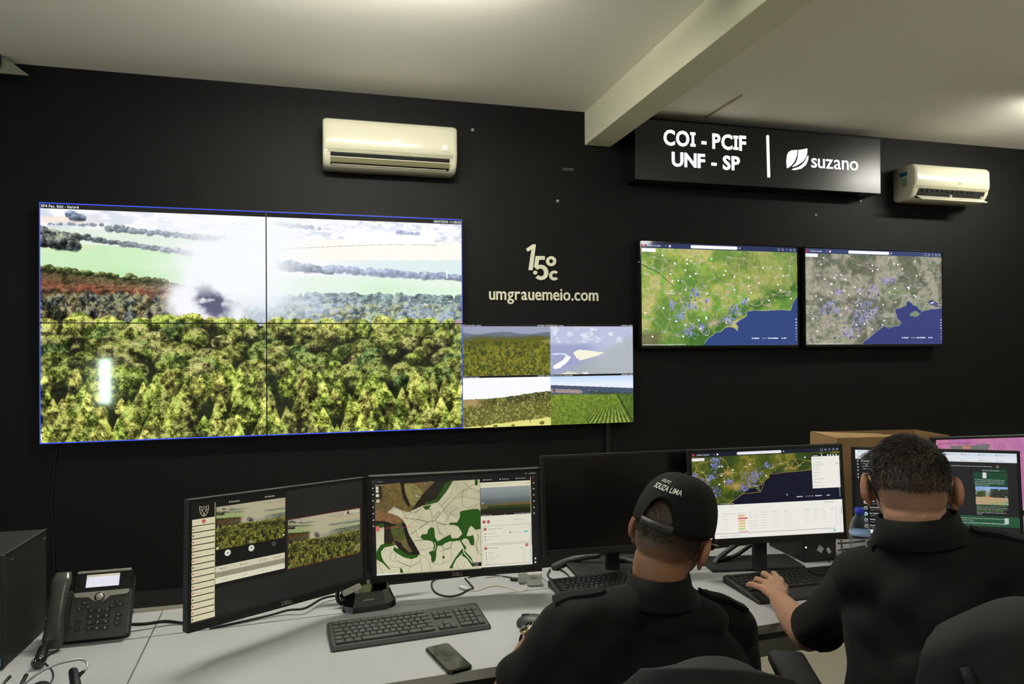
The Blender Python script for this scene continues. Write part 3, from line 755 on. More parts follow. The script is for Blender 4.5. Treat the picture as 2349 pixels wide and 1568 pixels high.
def map_over(f, kind, navy):
    rs = random.Random({'green': 7, 'grey': 8, 'deep': 9}[kind]); land = {'green': CO1, 'deep': [(110, 166), (159, 134), (217, 131), (234, 94), (247, 76), (382, 69), (481, 66)], 'grey': [(195, 263), (269, 217), (323, 216), (307, 168), (354, 143), (418, 160), (479, 163)]}[kind]
    def inland(x, y):
        for (a, b), (c, d) in zip(land, land[1:]):
            if a <= x <= c: return y < b+(d-b)*(x-a)/(c-a+1e-6)-4
        return y < 255
    hubs = []
    for k in range({'green': 52, 'grey': 40, 'deep': 38}[kind]*3):
        x, y = rs.uniform(3, 477), rs.uniform(18, 258)
        if inland(x, y) and all((x-a)**2+(y-b)**2 > 400 for a, b in hubs): hubs.append((x, y))
    big = {'green': [(215, 209), (189, 171), (259, 130), (386, 161), (84, 130)], 'deep': [(139, 109), (114, 66), (322, 63), (190, 25)], 'grey': [(140, 171), (60, 205), (250, 110)]}[kind]
    rc = {'green': (196, 178, 140), 'deep': (188, 158, 84), 'grey': (176, 158, 150)}[kind]
    for P in roads_from(rs, hubs+big, 3, 480, 270, 11):
        f.line(P, .6 if kind == 'grey' else .8, rc, 3)
    for b in big[:3]:
        for k in range(9):
            a = 2*PI*k/9+rs.uniform(-.2, .2); r = rs.uniform(14, 34)
            e = (b[0]+r*math.cos(a), b[1]+r*math.sin(a)*.8)
            if inland(*e): f.line(wob([b, e], 1.3, k, n=4), .9, rc, 3)
    f.line(wob(land, .8, 2), 1.1, rc, 3)
    pc = {'green': (164, 166, 236), 'deep': (150, 150, 228), 'grey': (176, 174, 222)}[kind]
    clu = {'green': [(159, 129, 16), (137, 162, 20), (115, 190, 17), (259, 203, 20), (285, 177, 22), (310, 151, 10), (139, 230, 22), (92, 163, 12), (180, 222, 12), (200, 150, 6)],
           'deep': [(10, 70, 9), (60, 80, 14), (75, 40, 16), (75, 22, 14), (180, 95, 26), (205, 75, 18), (240, 48, 10), (70, 125, 18), (38, 95, 14), (160, 118, 12), (118, 92, 10)],
           'grey': [(280, 85, 22), (237, 116, 20), (182, 116, 8), (109, 121, 10), (81, 154, 12), (60, 175, 16), (179, 183, 30), (208, 150, 26), (192, 201, 26), (101, 174, 16), (150, 235, 30), (230, 180, 20)]}[kind]
    for (cx, cy, r) in clu:
        for k in range(int(r*(2.1 if kind != 'grey' else 1.5))):
            x, y = cx+rs.gauss(0, r*.62), cy+rs.gauss(0, r*.5); q = rs.uniform(1.0, 3.4)*(1.5 if kind == 'grey' else 1)
            if not inland(x, y+3) or y < 18: continue
            P = [(x+q*rs.uniform(.5, 1.3)*math.cos(2*PI*i/7), y+q*rs.uniform(.5, 1.3)*math.sin(2*PI*i/7)) for i in range(7)]
            if rs.random() < .35: f.poly(P, tuple(int(c*.42) for c in pc), 4)
            f.line(P, .75, pc, 5, True)
    names = ['Bauru', 'Marília', 'Campinas', 'Sorocaba', 'Itararé', 'Franca', 'Varginha', 'Lavras', 'Santos', 'Limeira', 'Avaré', 'Ourinhos', 'Botucatu', 'Jundiaí', 'Taubaté', 'Resende', 'Pouso Alegre', 'Alfenas', 'Barretos', 'Jaú', 'Itapeva', 'Registro', 'Guarujá', 'Ubatuba', 'Passos']
    for i, (x, y) in enumerate(hubs):
        if kind != 'deep' or i % 2: f.text(names[i % len(names)], x, y-1.5, 3.0, (222, 224, 226), 6, 'CENTER')
    for i in range({'green': 44, 'grey': 52, 'deep': 22}[kind]):
        x, y = rs.uniform(10, 470), rs.uniform(22, 250)
        if inland(x, y): f.rect(x-2.8, y-2.2, 5.6, 4.4, (245, 245, 248), 7, 2)
    for i in range(150):
        x, y = rs.uniform(10, 470), rs.uniform(22, 250)
        if inland(x, y): f.disc(x, y, .55, (240, 236, 214), 6, 6)
    if kind == 'green':
        f.text('SÃO', 89, 127, 4.4, (240, 240, 240), 7, 'CENTER', .02); f.text('PAULO', 91, 134, 4.4, (240, 240, 240), 7, 'CENTER', .02); f.text('RIO DE', 452, 130, 3, (225, 225, 225), 7, 'CENTER'); f.text('JANEIRO', 452, 134.5, 3, (225, 225, 225), 7, 'CENTER')
        f.line(wob([(1, 57), (28, 68), (48, 78), (66, 90), (78, 99), (96, 115)], 1.2, 6), 1.8, (30, 84, 66), 4)
    if kind in ('green', 'grey'):
        f.rect(1.5, 14.5, 41, 9.5, (246, 246, 250), 8, 1)
        f.smudge(3, 268, 125, 2.6, (200, 200, 215), 8)
        for x, w in ((338, 18), (366, 2), (371, 2), (377, 2), (384, 5), (395, 22), (434, 9)): f.rect(x, 250, w, 3, (225, 228, 240), 8, 1)
        f.disc(334, 251.5, 2, (235, 235, 245), 8); f.disc(391, 251.5, 2, (235, 235, 245), 8); f.disc(430, 251.5, 2, (235, 235, 245), 8)
        for k in range(8): f.disc(475.5, 199+8.2*k, 2.0 if k < 4 else 1.4, (225, 228, 240), 8)
    ui_bar(f, navy)
TVW, TVH = 1.295, .757
for (cx, kind, navy, lab, em) in ((4.34, 'green', (44, 54, 92), 'wall television showing a green satellite map beside the video wall', 1), (5.682, 'grey', (60, 72, 112), 'wall television showing a greyish coastal satellite map, nearest the right air conditioner', 1)):
    t = thing('wall_television', lab, 'television', (cx, -.08, 1.892))
    MB().box((0, .036, 0), (TVW, .070, TVH), bevel=.006).build('television_housing', M_BLKPL, t)
    fr = MB()
    for sx in (-1, 1): fr.box((sx*(TVW/2-.006), -.001, 0), (.012, .012, TVH), bevel=.003)
    fr.box((0, -.001, TVH/2-.006), (TVW, .012, .012), bevel=.003); fr.box((0, -.001, -TVH/2+.009), (TVW, .012, .018), bevel=.003)
    fr.build('bezel', M_BLKGL, t)
    f = Face(TVW-.024, TVH-.030, paint_map(kind)); map_over(f, kind, navy); f.build('screen', t, M_SCR, (0, -.0006, .003))

# ------------------------------------------------------------------ air conditioners
def air_con(x0, x1, ztop, h, label, flap, digits):
    w = x1-x0; t = thing('air_conditioner', label, 'air conditioner', ((x0+x1)/2, 0, ztop-h), group='wall split air conditioners')
    R = Matrix.Rotation(PI/2, 4, 'Z'); D = .205
    k = h/.29
    prof = [(0, .012), (.02, 0), (.115, 0), (.150, .010), (.178, .034), (.196, .066), (.203, .10), (D, .17), (D, .25*k), (D-.006, .275*k), (D-.025, .288*k), (D-.06, h), (.02, h), (0, h-.015)]
    def slab(mb, prof, xa, xb, e=0.0):
        # profile (depth from wall, z) swept along x, ends slightly smaller so the rim is rounded
        n = len(prof); cy = .1; cz = h*.5; vs = []; secs = [(xa, .86), (xa+.006, .93), (xa+.014, .975), (xa+.026, 1), (xb-.026, 1), (xb-.014, .975), (xb-.006, .93), (xb, .86)]
        for (x, s) in secs:
            for (d, z) in prof:
                dd = d if d < .03 else (.03+(d-.03)*(1-(1-s)*.5)); vs.append((x, -dd, cz+(z-cz)*(1-(1-s)*.45)))
        fs = []
        for a in range(len(secs)-1):
            for i in range(n): fs.append((a*n+i, a*n+(i+1) % n, (a+1)*n+(i+1) % n, (a+1)*n+i))
        fs += [tuple(range(n)), tuple(range(len(secs)*n-1, (len(secs)-1)*n-1, -1))]
        return mb.add(vs, fs, True)
    o = slab(MB(), prof, -w/2, w/2).build('casing', M_ACW, t)
    for e in o.data.polygons: e.use_smooth = True
    # front panel stands a little proud of the casing, with a curved face
    pz0 = .098; n = 7; vs = []; fs = []
    cols = [(-w/2+.004, .10), (-w/2+.010, .55), (-w/2+.024, .9), (-w/2+.05, 1), (w/2-.05, 1), (w/2-.024, .9), (w/2-.010, .55), (w/2-.004, .10)]
    rows = [(pz0, .35), (pz0+.006, .8), (pz0+.03, 1.25), (h*.55, 1.35), (h-.05, 1.0), (h-.028, .7), (h-.012, -1.2)]
    for (x, a) in cols:
        for (z, b) in rows:
            ed = min(1, a+.25); zz = (pz0+h)/2+(z-(pz0+h)/2)*(.93+.07*ed)
            vs.append((x, -(D-.004+.014*a*b if b > 0 else D-.018), zz))
    for a in range(len(cols)-1):
        for i in range(len(rows)-1): fs.append((a*n+i, a*n+i+1, (a+1)*n+i+1, (a+1)*n+i))
    MB().add(vs, fs, True).build('front_panel', M_ACW, t)
    m = MB()
    for q in range(3): m.box((0, -D+.001, .082+q*.0065), (w*.93, .004, .0018))
    m.build('trim_lines', mat('dull_cream_line', rgb(186, 182, 150), .5), t)
    # outlet: dark slot on the slanting lower front, vanes and flap
    xo0, xo1 = -w/2+.045, w/2-.05
    def band(mb, dz0, dz1, out, xa, xb):
        P = [(.1555, .0135), (.1785, .036), (.1965, .070), (.2005, .080)]
        def at(s):
            s *= 3; i = min(2, int(s)); f = s-i; return (P[i][0]+(P[i+1][0]-P[i][0])*f, P[i][1]+(P[i+1][1]-P[i][1])*f)
        N = 6; vs = []
        for x in (xa, xb):
            for q in range(N+1):
                d, z = at(dz0+(dz1-dz0)*q/N); vs.append((x, -(d+out), z-out*.5))
        return mb.add(vs, [(q, q+1, N+1+q+1, N+1+q) for q in range(N)], True)
    band(MB(), .02, .98, .0045, xo0, xo1).build('air_outlet', M_DARK, t)
    for q in range(11):
        x = xo0+.03+(xo1-xo0-.16)*q/10
        if x > xo1-.03: continue
        MB().box((0, 0, 0), (.002, .010, .022)).build('vane', M_BLKPL, t, loc=(x, -.203, .066), rot=(-.5, 0, 0))
    if not flap:
        band(MB(), .20, .52, .0085, xo0, xo1).build('louver', mat('olive_louver', rgb(120, 116, 86), .4), t)
        band(MB(), .51, .56, .011, xo0, xo1).build('louver_edge', M_ACW, t)
        band(MB(), .04, .09, .010, xo0+.01, xo1-.02).build('lower_lip', M_ACW, t)
    else:
        fl = MB().box((0, -.033, 0), (xo1-xo0, .068, .006), bevel=.0025).build('open_flap', M_ACW, t, loc=((xo0+xo1)/2, -.172, .030), rot=(.62, 0, 0))
        for sx in (.02, .48): MB().box((sx*w*.9-.02, -.01, .012), (.012, .03, .026), bevel=.004).build('flap_hinge', M_ACW, fl)
    if digits:
        m = MB(); text_mb(m, '25', .036, Matrix.Translation((w/2-.085, -D-.0165, .135)), 'CENTER', .0)
        m.build('display_digits', mat('white_led_digits', (1, 1, 1), .5, emit=(1, 1, .96), estr=1.3), t)
        m = MB()
        for q in range(3): m.box((w/2-.095+q*.02, -D-.0135, .118), (.006, .001, .006))
        m.build('indicator_icons', mat('grey_print', rgb(150, 146, 120), .5), t)
        m = MB().box((0.03, -D-.0175, .168), (.05, .001, .014)); m.build('badge', mat('pale_badge', rgb(250, 248, 236), .3), t)
    else:
        m = MB().box((.055, -D-.0175, .152), (.044, .001, .020)); m.build('badge', mat('pale_badge', rgb(250, 248, 236), .3), t)
        MB().box((.055, -D-.0175, .130), (.036, .001, .006)).build('brand_print', mat('grey_print', rgb(150, 146, 120), .5), t)
        MB().box((-w/2-.0005, -.10, .205), (.002, .075, .03)).build('energy_label', mat('blue_label', rgb(36, 96, 130), .5), t)
        MB().box((-w/2-.0005, -.11, .14), (.002, .05, .06)).build('spec_label', mat('pale_green_label', rgb(140, 170, 120), .6), t)
    return t
air_con(1.549, 2.378, 2.940, .292, 'left wall air conditioner with lit 25 display above the video wall', False, True)
air_con(5.935, 6.672, 2.925, .272, 'right wall air conditioner with its flap open beside the lit sign', True, False)

# ------------------------------------------------------------------ bits on the wall and ceiling
a, b = ony(1290, 384, -.001), ony(1316, 392, -.001)
tag(MB().box(((a.x+b.x)/2, -.001, (a.z+b.z)/2), (b.x-a.x, .002, .02)).build('tape_strip', mat('shiny_tape', rgb(70, 70, 66), .15)), 'shiny strip of tape on the black wall left of the sign box', 'tape')
for (px, py, lab) in ((1279, 461, 'small pale plug in the black wall above the raised numerals'), (1973, 461, 'small pale plug in the black wall just under the sign box'), (1871, 493, 'small pale plug in the black wall above the right television'), (1084, 298, 'small pale chip in the wall paint beside the left air conditioner')):
    p = ony(px, py, 0); M = Matrix.Translation(p) @ Matrix.Rotation(PI/2, 4, 'X')
    tag(MB().lathe([(.011, 0), (.011, .004), (.008, .008), (.005, .008)], 10, M).build('wall_plug', mat('pale_plug', rgb(150, 150, 140), .5)), lab, 'wall plug')
a, b = ony(130, 1035, 0), ony(124, 1262, 0)
tag(MB().tube(spline([(a.x+.03, -.006, a.z+.1), (a.x, -.006, a.z), (b.x-.01, -.006, (a.z+b.z)/2), (b.x, -.006, b.z), (b.x, -.006, .12)]), .005, 6).build('wall_cable', M_BLKPL), 'black cable hanging down the wall below the left end of the video wall', 'cable')
p = ony(1392, 1000, 0)
tag(MB().box((p.x, -.012, .55), (.035, .024, .9), bevel=.003).build('cable_duct', M_BLKPL), 'black cable duct on the wall under the four-picture panel', 'cable duct')
p, q = onz(1618, 268, ZC), onz(1702, 217, ZC)
d = (q-p).normalized()
tag(MB().tube([p+Vector((0, 0, -.008)), q+Vector((0, 0, -.008))], .007, 8).build('ceiling_conduit', mat('cream_conduit', rgb(200, 186, 150), .5)), 'thin cream conduit on the ceiling behind the sign box', 'conduit')
# white cable tray end and cable at the top left corner
ct = thing('cable_tray', 'pale angled cable tray end at the left top of the black wall', 'cable tray', (-.9, 0, ZC))
e = ony(85, 155, 0).x
MB().prism([(-.85, -.10), (e+.9+.0, -.10), (e+.9-.09, -.03), (-.85, -.03)], -.11, -.10).build('tray_side', mat('pale_metal', rgb(120, 118, 104), .5), ct)
MB().box((-.0+(e-.85+.9-.9)/2+.02, -.055, -.10), (.85+e+.85, .11, .004)).build('tray_floor', mat('pale_metal', rgb(120, 118, 104), .5), ct)
tag(MB().tube(spline([(-1.2, -.13, ZC-.13), (e-.5, -.13, ZC-.12), (e-.25, -.13, ZC-.10), (e-.155, -.13, ZC-.085), (e-.14, -.125, ZC-.03), (e-.145, -.125, ZC-.002)]), .012, 8).build('ceiling_cable', M_BLKPL), 'black cable rising to the ceiling at the top left corner', 'cable')

# ------------------------------------------------------------------ desks
DA = math.atan(.0539); DZ = .74
M_DESK = mat('pale_grey_laminate', rgb(169, 170, 171), .38, noise=.02, nscale=6)
M_DEDGE = mat('grey_edge_band', rgb(150, 150, 142), .5)
M_DMET = mat('dark_metal_frame', rgb(40, 42, 38), .45, metal=.3)
DW = 1.19
dlab = ['grey desk module at the left under the computer tower and desk telephone', 'grey desk module under the first two lit monitors and the mobile phone',
        'grey desk module in front of the man with the cap', 'grey desk module under the bottle and monitor in front of the bareheaded man', 'rightmost grey desk module under the cardboard box']
for i in range(5):
    ox = 1.095+(i-1)*DW*math.cos(DA); oy = -2.2912+.0539*ox
    t = thing('desk', dlab[i], 'desk', (ox, oy, 0), DA, group='row of joined office desks')
    g = .0015
    top = MB().box((DW/2, -.44, DZ-.0125), (DW-2*g, .472, .025), bevel=.001, segs=1).build('desktop', M_DESK, t)
    MB().box((DW/2, -.6765, DZ-.0125), (DW-2*g, .002, .025)).build('edge_band', M_DEDGE, t)
    MB().box((DW/2, -.1, DZ-.0125), (DW-2*g, .196, .025), bevel=.001, segs=1).build('rear_panel', M_DESK, t)
    MB().box((DW/2, -.60, DZ-.05), (DW-.02, .03, .048)).build('front_rail', M_DMET, t)
    for lx in (.03, DW-.03):
        l = MB().box((lx, -.34, .355), (.045, .09, .665)); l.box((lx, -.34, .018), (.05, .60, .036), bevel=.004); l.build('leg', M_DMET, t)
    MB().box((DW/2, -.05, .50), (DW-.12, .018, .36)).build('modesty_panel', M_DEDGE, t)

# ------------------------------------------------------------------ monitors
M_CHROME = mat('silver_print', rgb(176, 178, 176), .3, metal=.6)
def monitor(label, x, y, z, yaw, tilt, roll, w, h, img, deco, brand=None, stand=True, off_=False, base=(.24, .17), bdepth=.10):
    t = thing('monitor', label, 'monitor', (x, y, DZ), yaw)
    Mh = Matrix.Translation((0, 0, z-DZ)) @ Matrix.Rotation(-tilt, 4, 'X') @ Matrix.Rotation(-roll, 4, 'Y')
    sb = .010; bb = .022
    MB().box((0, .012, 0), (w, .022, h), bevel=.003).box((0, .034, .0), (w*.72, .03, h*.66), bevel=.008).build('monitor_housing', M_BLKMT, t, M=Mh)
    fr = MB()
    for sx in (-1, 1): fr.box((sx*(w/2-sb/2), -.0005, 0), (sb, .006, h), bevel=.0015)
    fr.box((0, -.0005, h/2-sb/2), (w, .006, sb), bevel=.0015); fr.box((0, -.001, -h/2+bb/2), (w, .007, bb), bevel=.0015)
    fr.build('bezel', M_BLKPL, t, M=Mh)
    sw, sh = w-2*sb, h-sb-bb
    if off_:
        MB().box((0, 0.0005, (bb-sb)/2), (sw, .002, sh)).build('dark_screen', mat('dark_screen_glass', rgb(9, 9, 9), .25, coat=.1), t, M=Mh)
    else:
        f = Face(sw, sh, img); deco(f); o = f.build('screen', t, M_SCRM); o.matrix_local = Mh @ Matrix.Translation((0, -.0005, (bb-sb)/2))
    if brand:
        m = MB(); text_mb(m, brand, .015, Matrix.Translation((0, -.0052, -h/2+.006)), 'CENTER', .015); m.build('maker_badge', M_CHROME, t, M=Mh)
    if stand:
        s = MB().box((0, .07, (z-DZ)/2+.003), (.048, .025, z-DZ-.002), bevel=.006); s.build('stand_column', M_BLKMT, t)
        MB().box((0, bdepth-.04, .006), (base[0], base[1], .012), bevel=.004).build('stand_base', M_BLKMT, t)
    return t

# first monitor: camera list and two smoke pictures
def base_img(c, W=480, H=270):
    im = np.zeros((H, W, 3)); im[:] = c8(*c); return im
warm = lambda im: np.clip(im*np.array([.80, .76, .62])*.92, 0, 1)
im1 = base_img((30, 31, 29)); im1[:, :56] = c8(16, 16, 14); im1[:205, 56:240] = c8(14, 14, 13)
small = warm(shrink(FIRE, 124, 220))
im1[17:117, 58:238] = warm(shrink(FIRE[:, :int(FIRE.shape[1]*.80)], 100, 180)); im1[76:198, 246:470] = warm(shrink(FIRE, 122, 224))
CRM = (222, 214, 178)
def deco1(f):
    # animal head outline badge
    f.line([(18, 9), (23, 12), (28.5, 11), (34, 12), (39, 9), (39, 17), (37, 26), (32, 32), (28.5, 34), (25, 32), (20, 26), (18, 17), (18, 9)], .8, CRM, 2)
    f.line([(18, 17), (24, 19), (28.5, 15), (33, 19), (39, 17)], .7, CRM, 2); f.line([(23, 12), (24, 19), (22, 26)], .7, CRM, 2); f.line([(34, 12), (33, 19), (35, 26)], .7, CRM, 2)
    f.line([(24, 19), (28.5, 28), (33, 19)], .7, CRM, 2); f.ring(28.5, 29, 2, .7, CRM, 2, 8); f.line([(25, 32), (27, 28)], .7, CRM, 2); f.line([(32, 32), (30, 28)], .7, CRM, 2)
    f.rect(1, 38, 53, 14.5, CRM, 1, 1); f.disc(28, 45, 4.6, (176, 44, 40), 2); f.ring(28, 45, 2.3, .8, (220, 190, 170), 3, 10)
    f.rect(54, 5, 1.3, 264, (200, 196, 150), 1); f.rect(54, 257, 1.8, 12, (232, 232, 220), 2)
    for k in range(15):
        y = 54.3+14.45*k; nm = k+6 if k < 12 else k+8
        f.rect(1, y, 53, 12.4, CRM, 1, 1); f.disc(4.2, y+6.3, 1.9, (24, 24, 24) if k in (1, 6, 11, 14) else (170, 40, 40), 2); f.text('Torre %d' % nm, 7, y+7.6, 2.9, (130, 124, 104), 2)
    f.disc(90, 8.4, 1.6, CRM, 2); f.text('Detecções', 93.5, 10.2, 3.6, CRM, 2, bold=.01); f.rect(181.5, 7, 3.6, 2.4, CRM, 2); f.text('Controles', 187, 9.8, 3.6, CRM, 2, bold=.01)
    f.disc(86, 128, 7.6, (226, 224, 206), 2, 20); f.disc(146, 128, 7.6, (226, 224, 206), 2, 20); f.disc(206, 128, 6.4, (64, 64, 60), 2, 20)
    f.disc(86, 128, 2.6, (50, 50, 46), 3, r2=1.4); f.disc(146, 126.8, 1.8, (50, 50, 46), 3); f.poly([(144.6, 128), (147.4, 128), (146, 131.5)], (50, 50, 46), 3); f.disc(206, 128, 2.4, (44, 44, 42), 3)
    f.rect(142, 109.5, 8, 5, (150, 150, 142), 2, 1); f.rect(59, 110.5, 4.5, 5, (226, 224, 206), 2, 1); f.rect(231, 108, 4, 4.5, (226, 224, 206), 2, 1)
    f.poly([(61, 63), (63.5, 60.5), (63.5, 65.5)], (210, 210, 200), 2); f.poly([(233, 57), (231, 54.5), (231, 59.5)], (210, 210, 200), 2)
    f.rect(56, 155, 180.5, 14, (214, 208, 180), 1); f.rect(56, 169, 180.5, 12.5, (150, 146, 122), 1); f.rect(56, 181.5, 180.5, 13.5, (228, 224, 198), 1)
    for x, s in ((68, 'Câmera'), (117, 'Detecção'), (168, 'Direção'), (208, 'Imagens')): f.rect(x, 160.6, 2.6, 2.2, (60, 58, 50), 2); f.text(s, x+4.5, 163.6, 3.1, (66, 62, 52), 2)
    for y, c in ((176.5, (104, 100, 84)), (189.5, (130, 126, 108))):
        f.text('Torre 21' if y < 180 else 'Torre 30', 72, y, 3, c, 2); f.text('11:38', 124, y, 3, c, 2); f.text('331°' if y < 180 else '261°', 173, y, 3, c, 2); f.text('2', 216, y, 3, c, 2)
    f.line([(244.5, 74.5), (471.5, 74.5), (471.5, 199.5), (244.5, 199.5)], 1.1, (132, 36, 32), 2, True)
    f.rect(248, 78.5, 15, 5, (20, 20, 18), 2, 2); f.text('Torre 30', 249.5, 82.2, 2.4, (210, 205, 180), 3)
    for k in range(6): f.disc(421+9*k, 82.5, 3.4, (222, 214, 190) if k != 1 else (20, 20, 20), 2); f.disc(421+9*k, 82.5, 1.1, (120, 110, 90), 3)
    f.line([(453, 176), (457, 178), (461, 176), (465, 178), (465, 184), (459, 191), (453, 184), (453, 176)], .8, (200, 200, 170), 2); f.ring(456.5, 181, 1.3, .6, (200, 200, 170), 2, 8); f.ring(461.5, 181, 1.3, .6, (200, 200, 170), 2, 8)
    f.poly([(251, 193), (258, 189), (257, 194), (252, 196)], (70, 170, 90), 2)
monitor('leftmost lit monitor, turned sideways, showing a camera list and two smoke pictures', 1.4684, -2.5221, .9837, .6146, .0651, -.0446, .5444, .3225, im1, deco1, 'DELL', stand=False)

# second monitor: vector map and weather panel
im2 = base_img((24, 22, 24))
def paint2():
    W, H = 480, 270; yy, xx = np.mgrid[0:H, 0:W]; n = fbm(H, W, 30, 61, 4); n3 = fbm(H, W, 6, 62, 3)
    im = im2.copy(); mp = (xx > 10)*(xx < 310)*(yy > 15+(310-xx)*.006)
    mixi(im, c8(206, 200, 164), mp*(.85+.2*n)); mixi(im, c8(226, 222, 190), mp*sstep(.1, .9, (yy/H)*.9)*.6)
    sat = inpoly(H, W, [(11, 18), (182, 15), (235, 13), (211, 45), (188, 74), (145, 81), (116, 93), (107, 97), (90, 94), (63, 80), (44, 94), (74, 107), (89, 120), (99, 146), (110, 177), (132, 217), (123, 225), (65, 188), (33, 182), (34, 135), (10, 124)])
    im[sat] = c8(104, 88, 52)
    def reg(P, c, a=1.): mixi(im, np.array(c)/255., inpoly(H, W, P)*a)
    reg([(34, 16), (82, 14), (90, 60), (105, 78), (110, 95), (90, 94), (63, 80), (44, 94), (40, 60)], (112, 94, 50))
    reg([(90, 18), (120, 18), (148, 45), (120, 80), (104, 76), (96, 50)], (134, 124, 74)); reg([(125, 16), (175, 14), (150, 44), (140, 32)], (120, 98, 62))
    reg([(182, 15), (235, 13), (211, 45), (188, 74), (145, 81), (114, 92), (132, 66), (150, 44)], (36, 32, 24)); reg([(212, 20), (235, 13), (211, 48), (188, 74), (146, 82), (150, 74), (182, 64)], (44, 78, 26))
    reg([(82, 14), (92, 14), (96, 46), (110, 78), (104, 84), (90, 60), (86, 40)], (30, 28, 18)); reg([(10, 18), (28, 18), (32, 50), (20, 64), (10, 60)], (54, 50, 26)); reg([(10, 64), (36, 66), (44, 92), (26, 88), (10, 78)], (100, 88, 52))
    reg([(44, 94), (74, 107), (88, 118), (84, 130), (60, 128), (34, 118), (10, 116), (10, 92), (26, 86)], (128, 96, 62)); reg([(10, 116), (34, 118), (60, 128), (84, 130), (80, 136), (60, 134), (34, 136), (10, 128)], (32, 28, 20))
    reg([(34, 134), (70, 136), (66, 160), (54, 184), (34, 184)], (38, 34, 24)); reg([(52, 136), (84, 126), (92, 150), (88, 176), (60, 170), (54, 150)], (78, 84, 38)); reg([(84, 124), (94, 128), (104, 160), (134, 216), (124, 226), (110, 220), (100, 190), (92, 160)], (28, 25, 20))
    reg([(60, 172), (80, 182), (100, 200), (118, 222), (100, 222), (76, 204)], (34, 30, 20)); reg([(80, 178), (95, 172), (100, 188), (112, 208), (104, 212), (94, 200), (84, 190)], (112, 98, 58)); reg([(10, 128), (34, 124), (34, 136), (10, 138)], (40, 82, 24))
    im *= np.where(sat, .75+.5*n3, 1)[..., None]
    for r in range(5):
        for (cx, cy) in ((62, 60),): mixi(im, c8(78, 62, 34), (sat*(np.abs(np.hypot((xx-cx)*1.3, (yy-cy-12))-9-8*r-2*np.sin(xx/9.)) < .7)*(xx > 36)*(xx < 98)*(yy > 28)*(yy < 92)).astype(float)*.5)
    im[40:121, 311:460] = c8(120, 130, 128)
    s = (xx >= 311)*(xx < 460)*(yy >= 40)*(yy < 121)
    mixi(im, c8(150, 158, 158), s*(1-sstep(40, 78, yy))); mixi(im, c8(96, 104, 104), s*sstep(66, 82, yy)); mixi(im, c8(96, 88, 62), s*sstep(84, 88, yy)); mixi(im, c8(130, 92, 44), s*(yy > 88)*(yy < 93)*(xx > 370)*.8)
    mixi(im, c8(52, 66, 26), s*sstep(91, 94, yy)*(xx > 330)); mixi(im, c8(36, 38, 24), s*(yy > 100+6*(n-.5))*1.); mixi(im, c8(24, 22, 18), s*(yy > 116)*1.)
    return im
G1 = [(250, 105), (258, 102), (277, 100), (290, 99), (304, 99), (310, 106), (310, 157), (295, 159), (283, 146), (276, 152), (273, 162), (268, 174), (276, 176), (288, 173), (291, 188), (290, 202), (284, 203), (280, 201), (272, 184), (262, 181), (253, 187), (259, 197), (267, 207), (266, 213), (262, 212), (254, 200), (243, 186), (232, 188), (219, 187), (205, 192), (197, 198), (185, 197), (180, 211), (180, 226), (177, 239), (170, 245), (165, 238), (165, 226), (158, 214), (170, 210), (174, 196), (171, 186), (162, 181), (145, 179), (135, 170), (141, 162), (155, 162), (158, 150), (167, 143), (175, 146), (177, 160), (177, 172), (185, 185), (204, 175), (222, 167), (225, 179), (244, 179), (256, 168), (252, 158), (244, 146), (232, 141), (220, 140), (220, 134), (242, 134), (248, 124), (251, 115)]
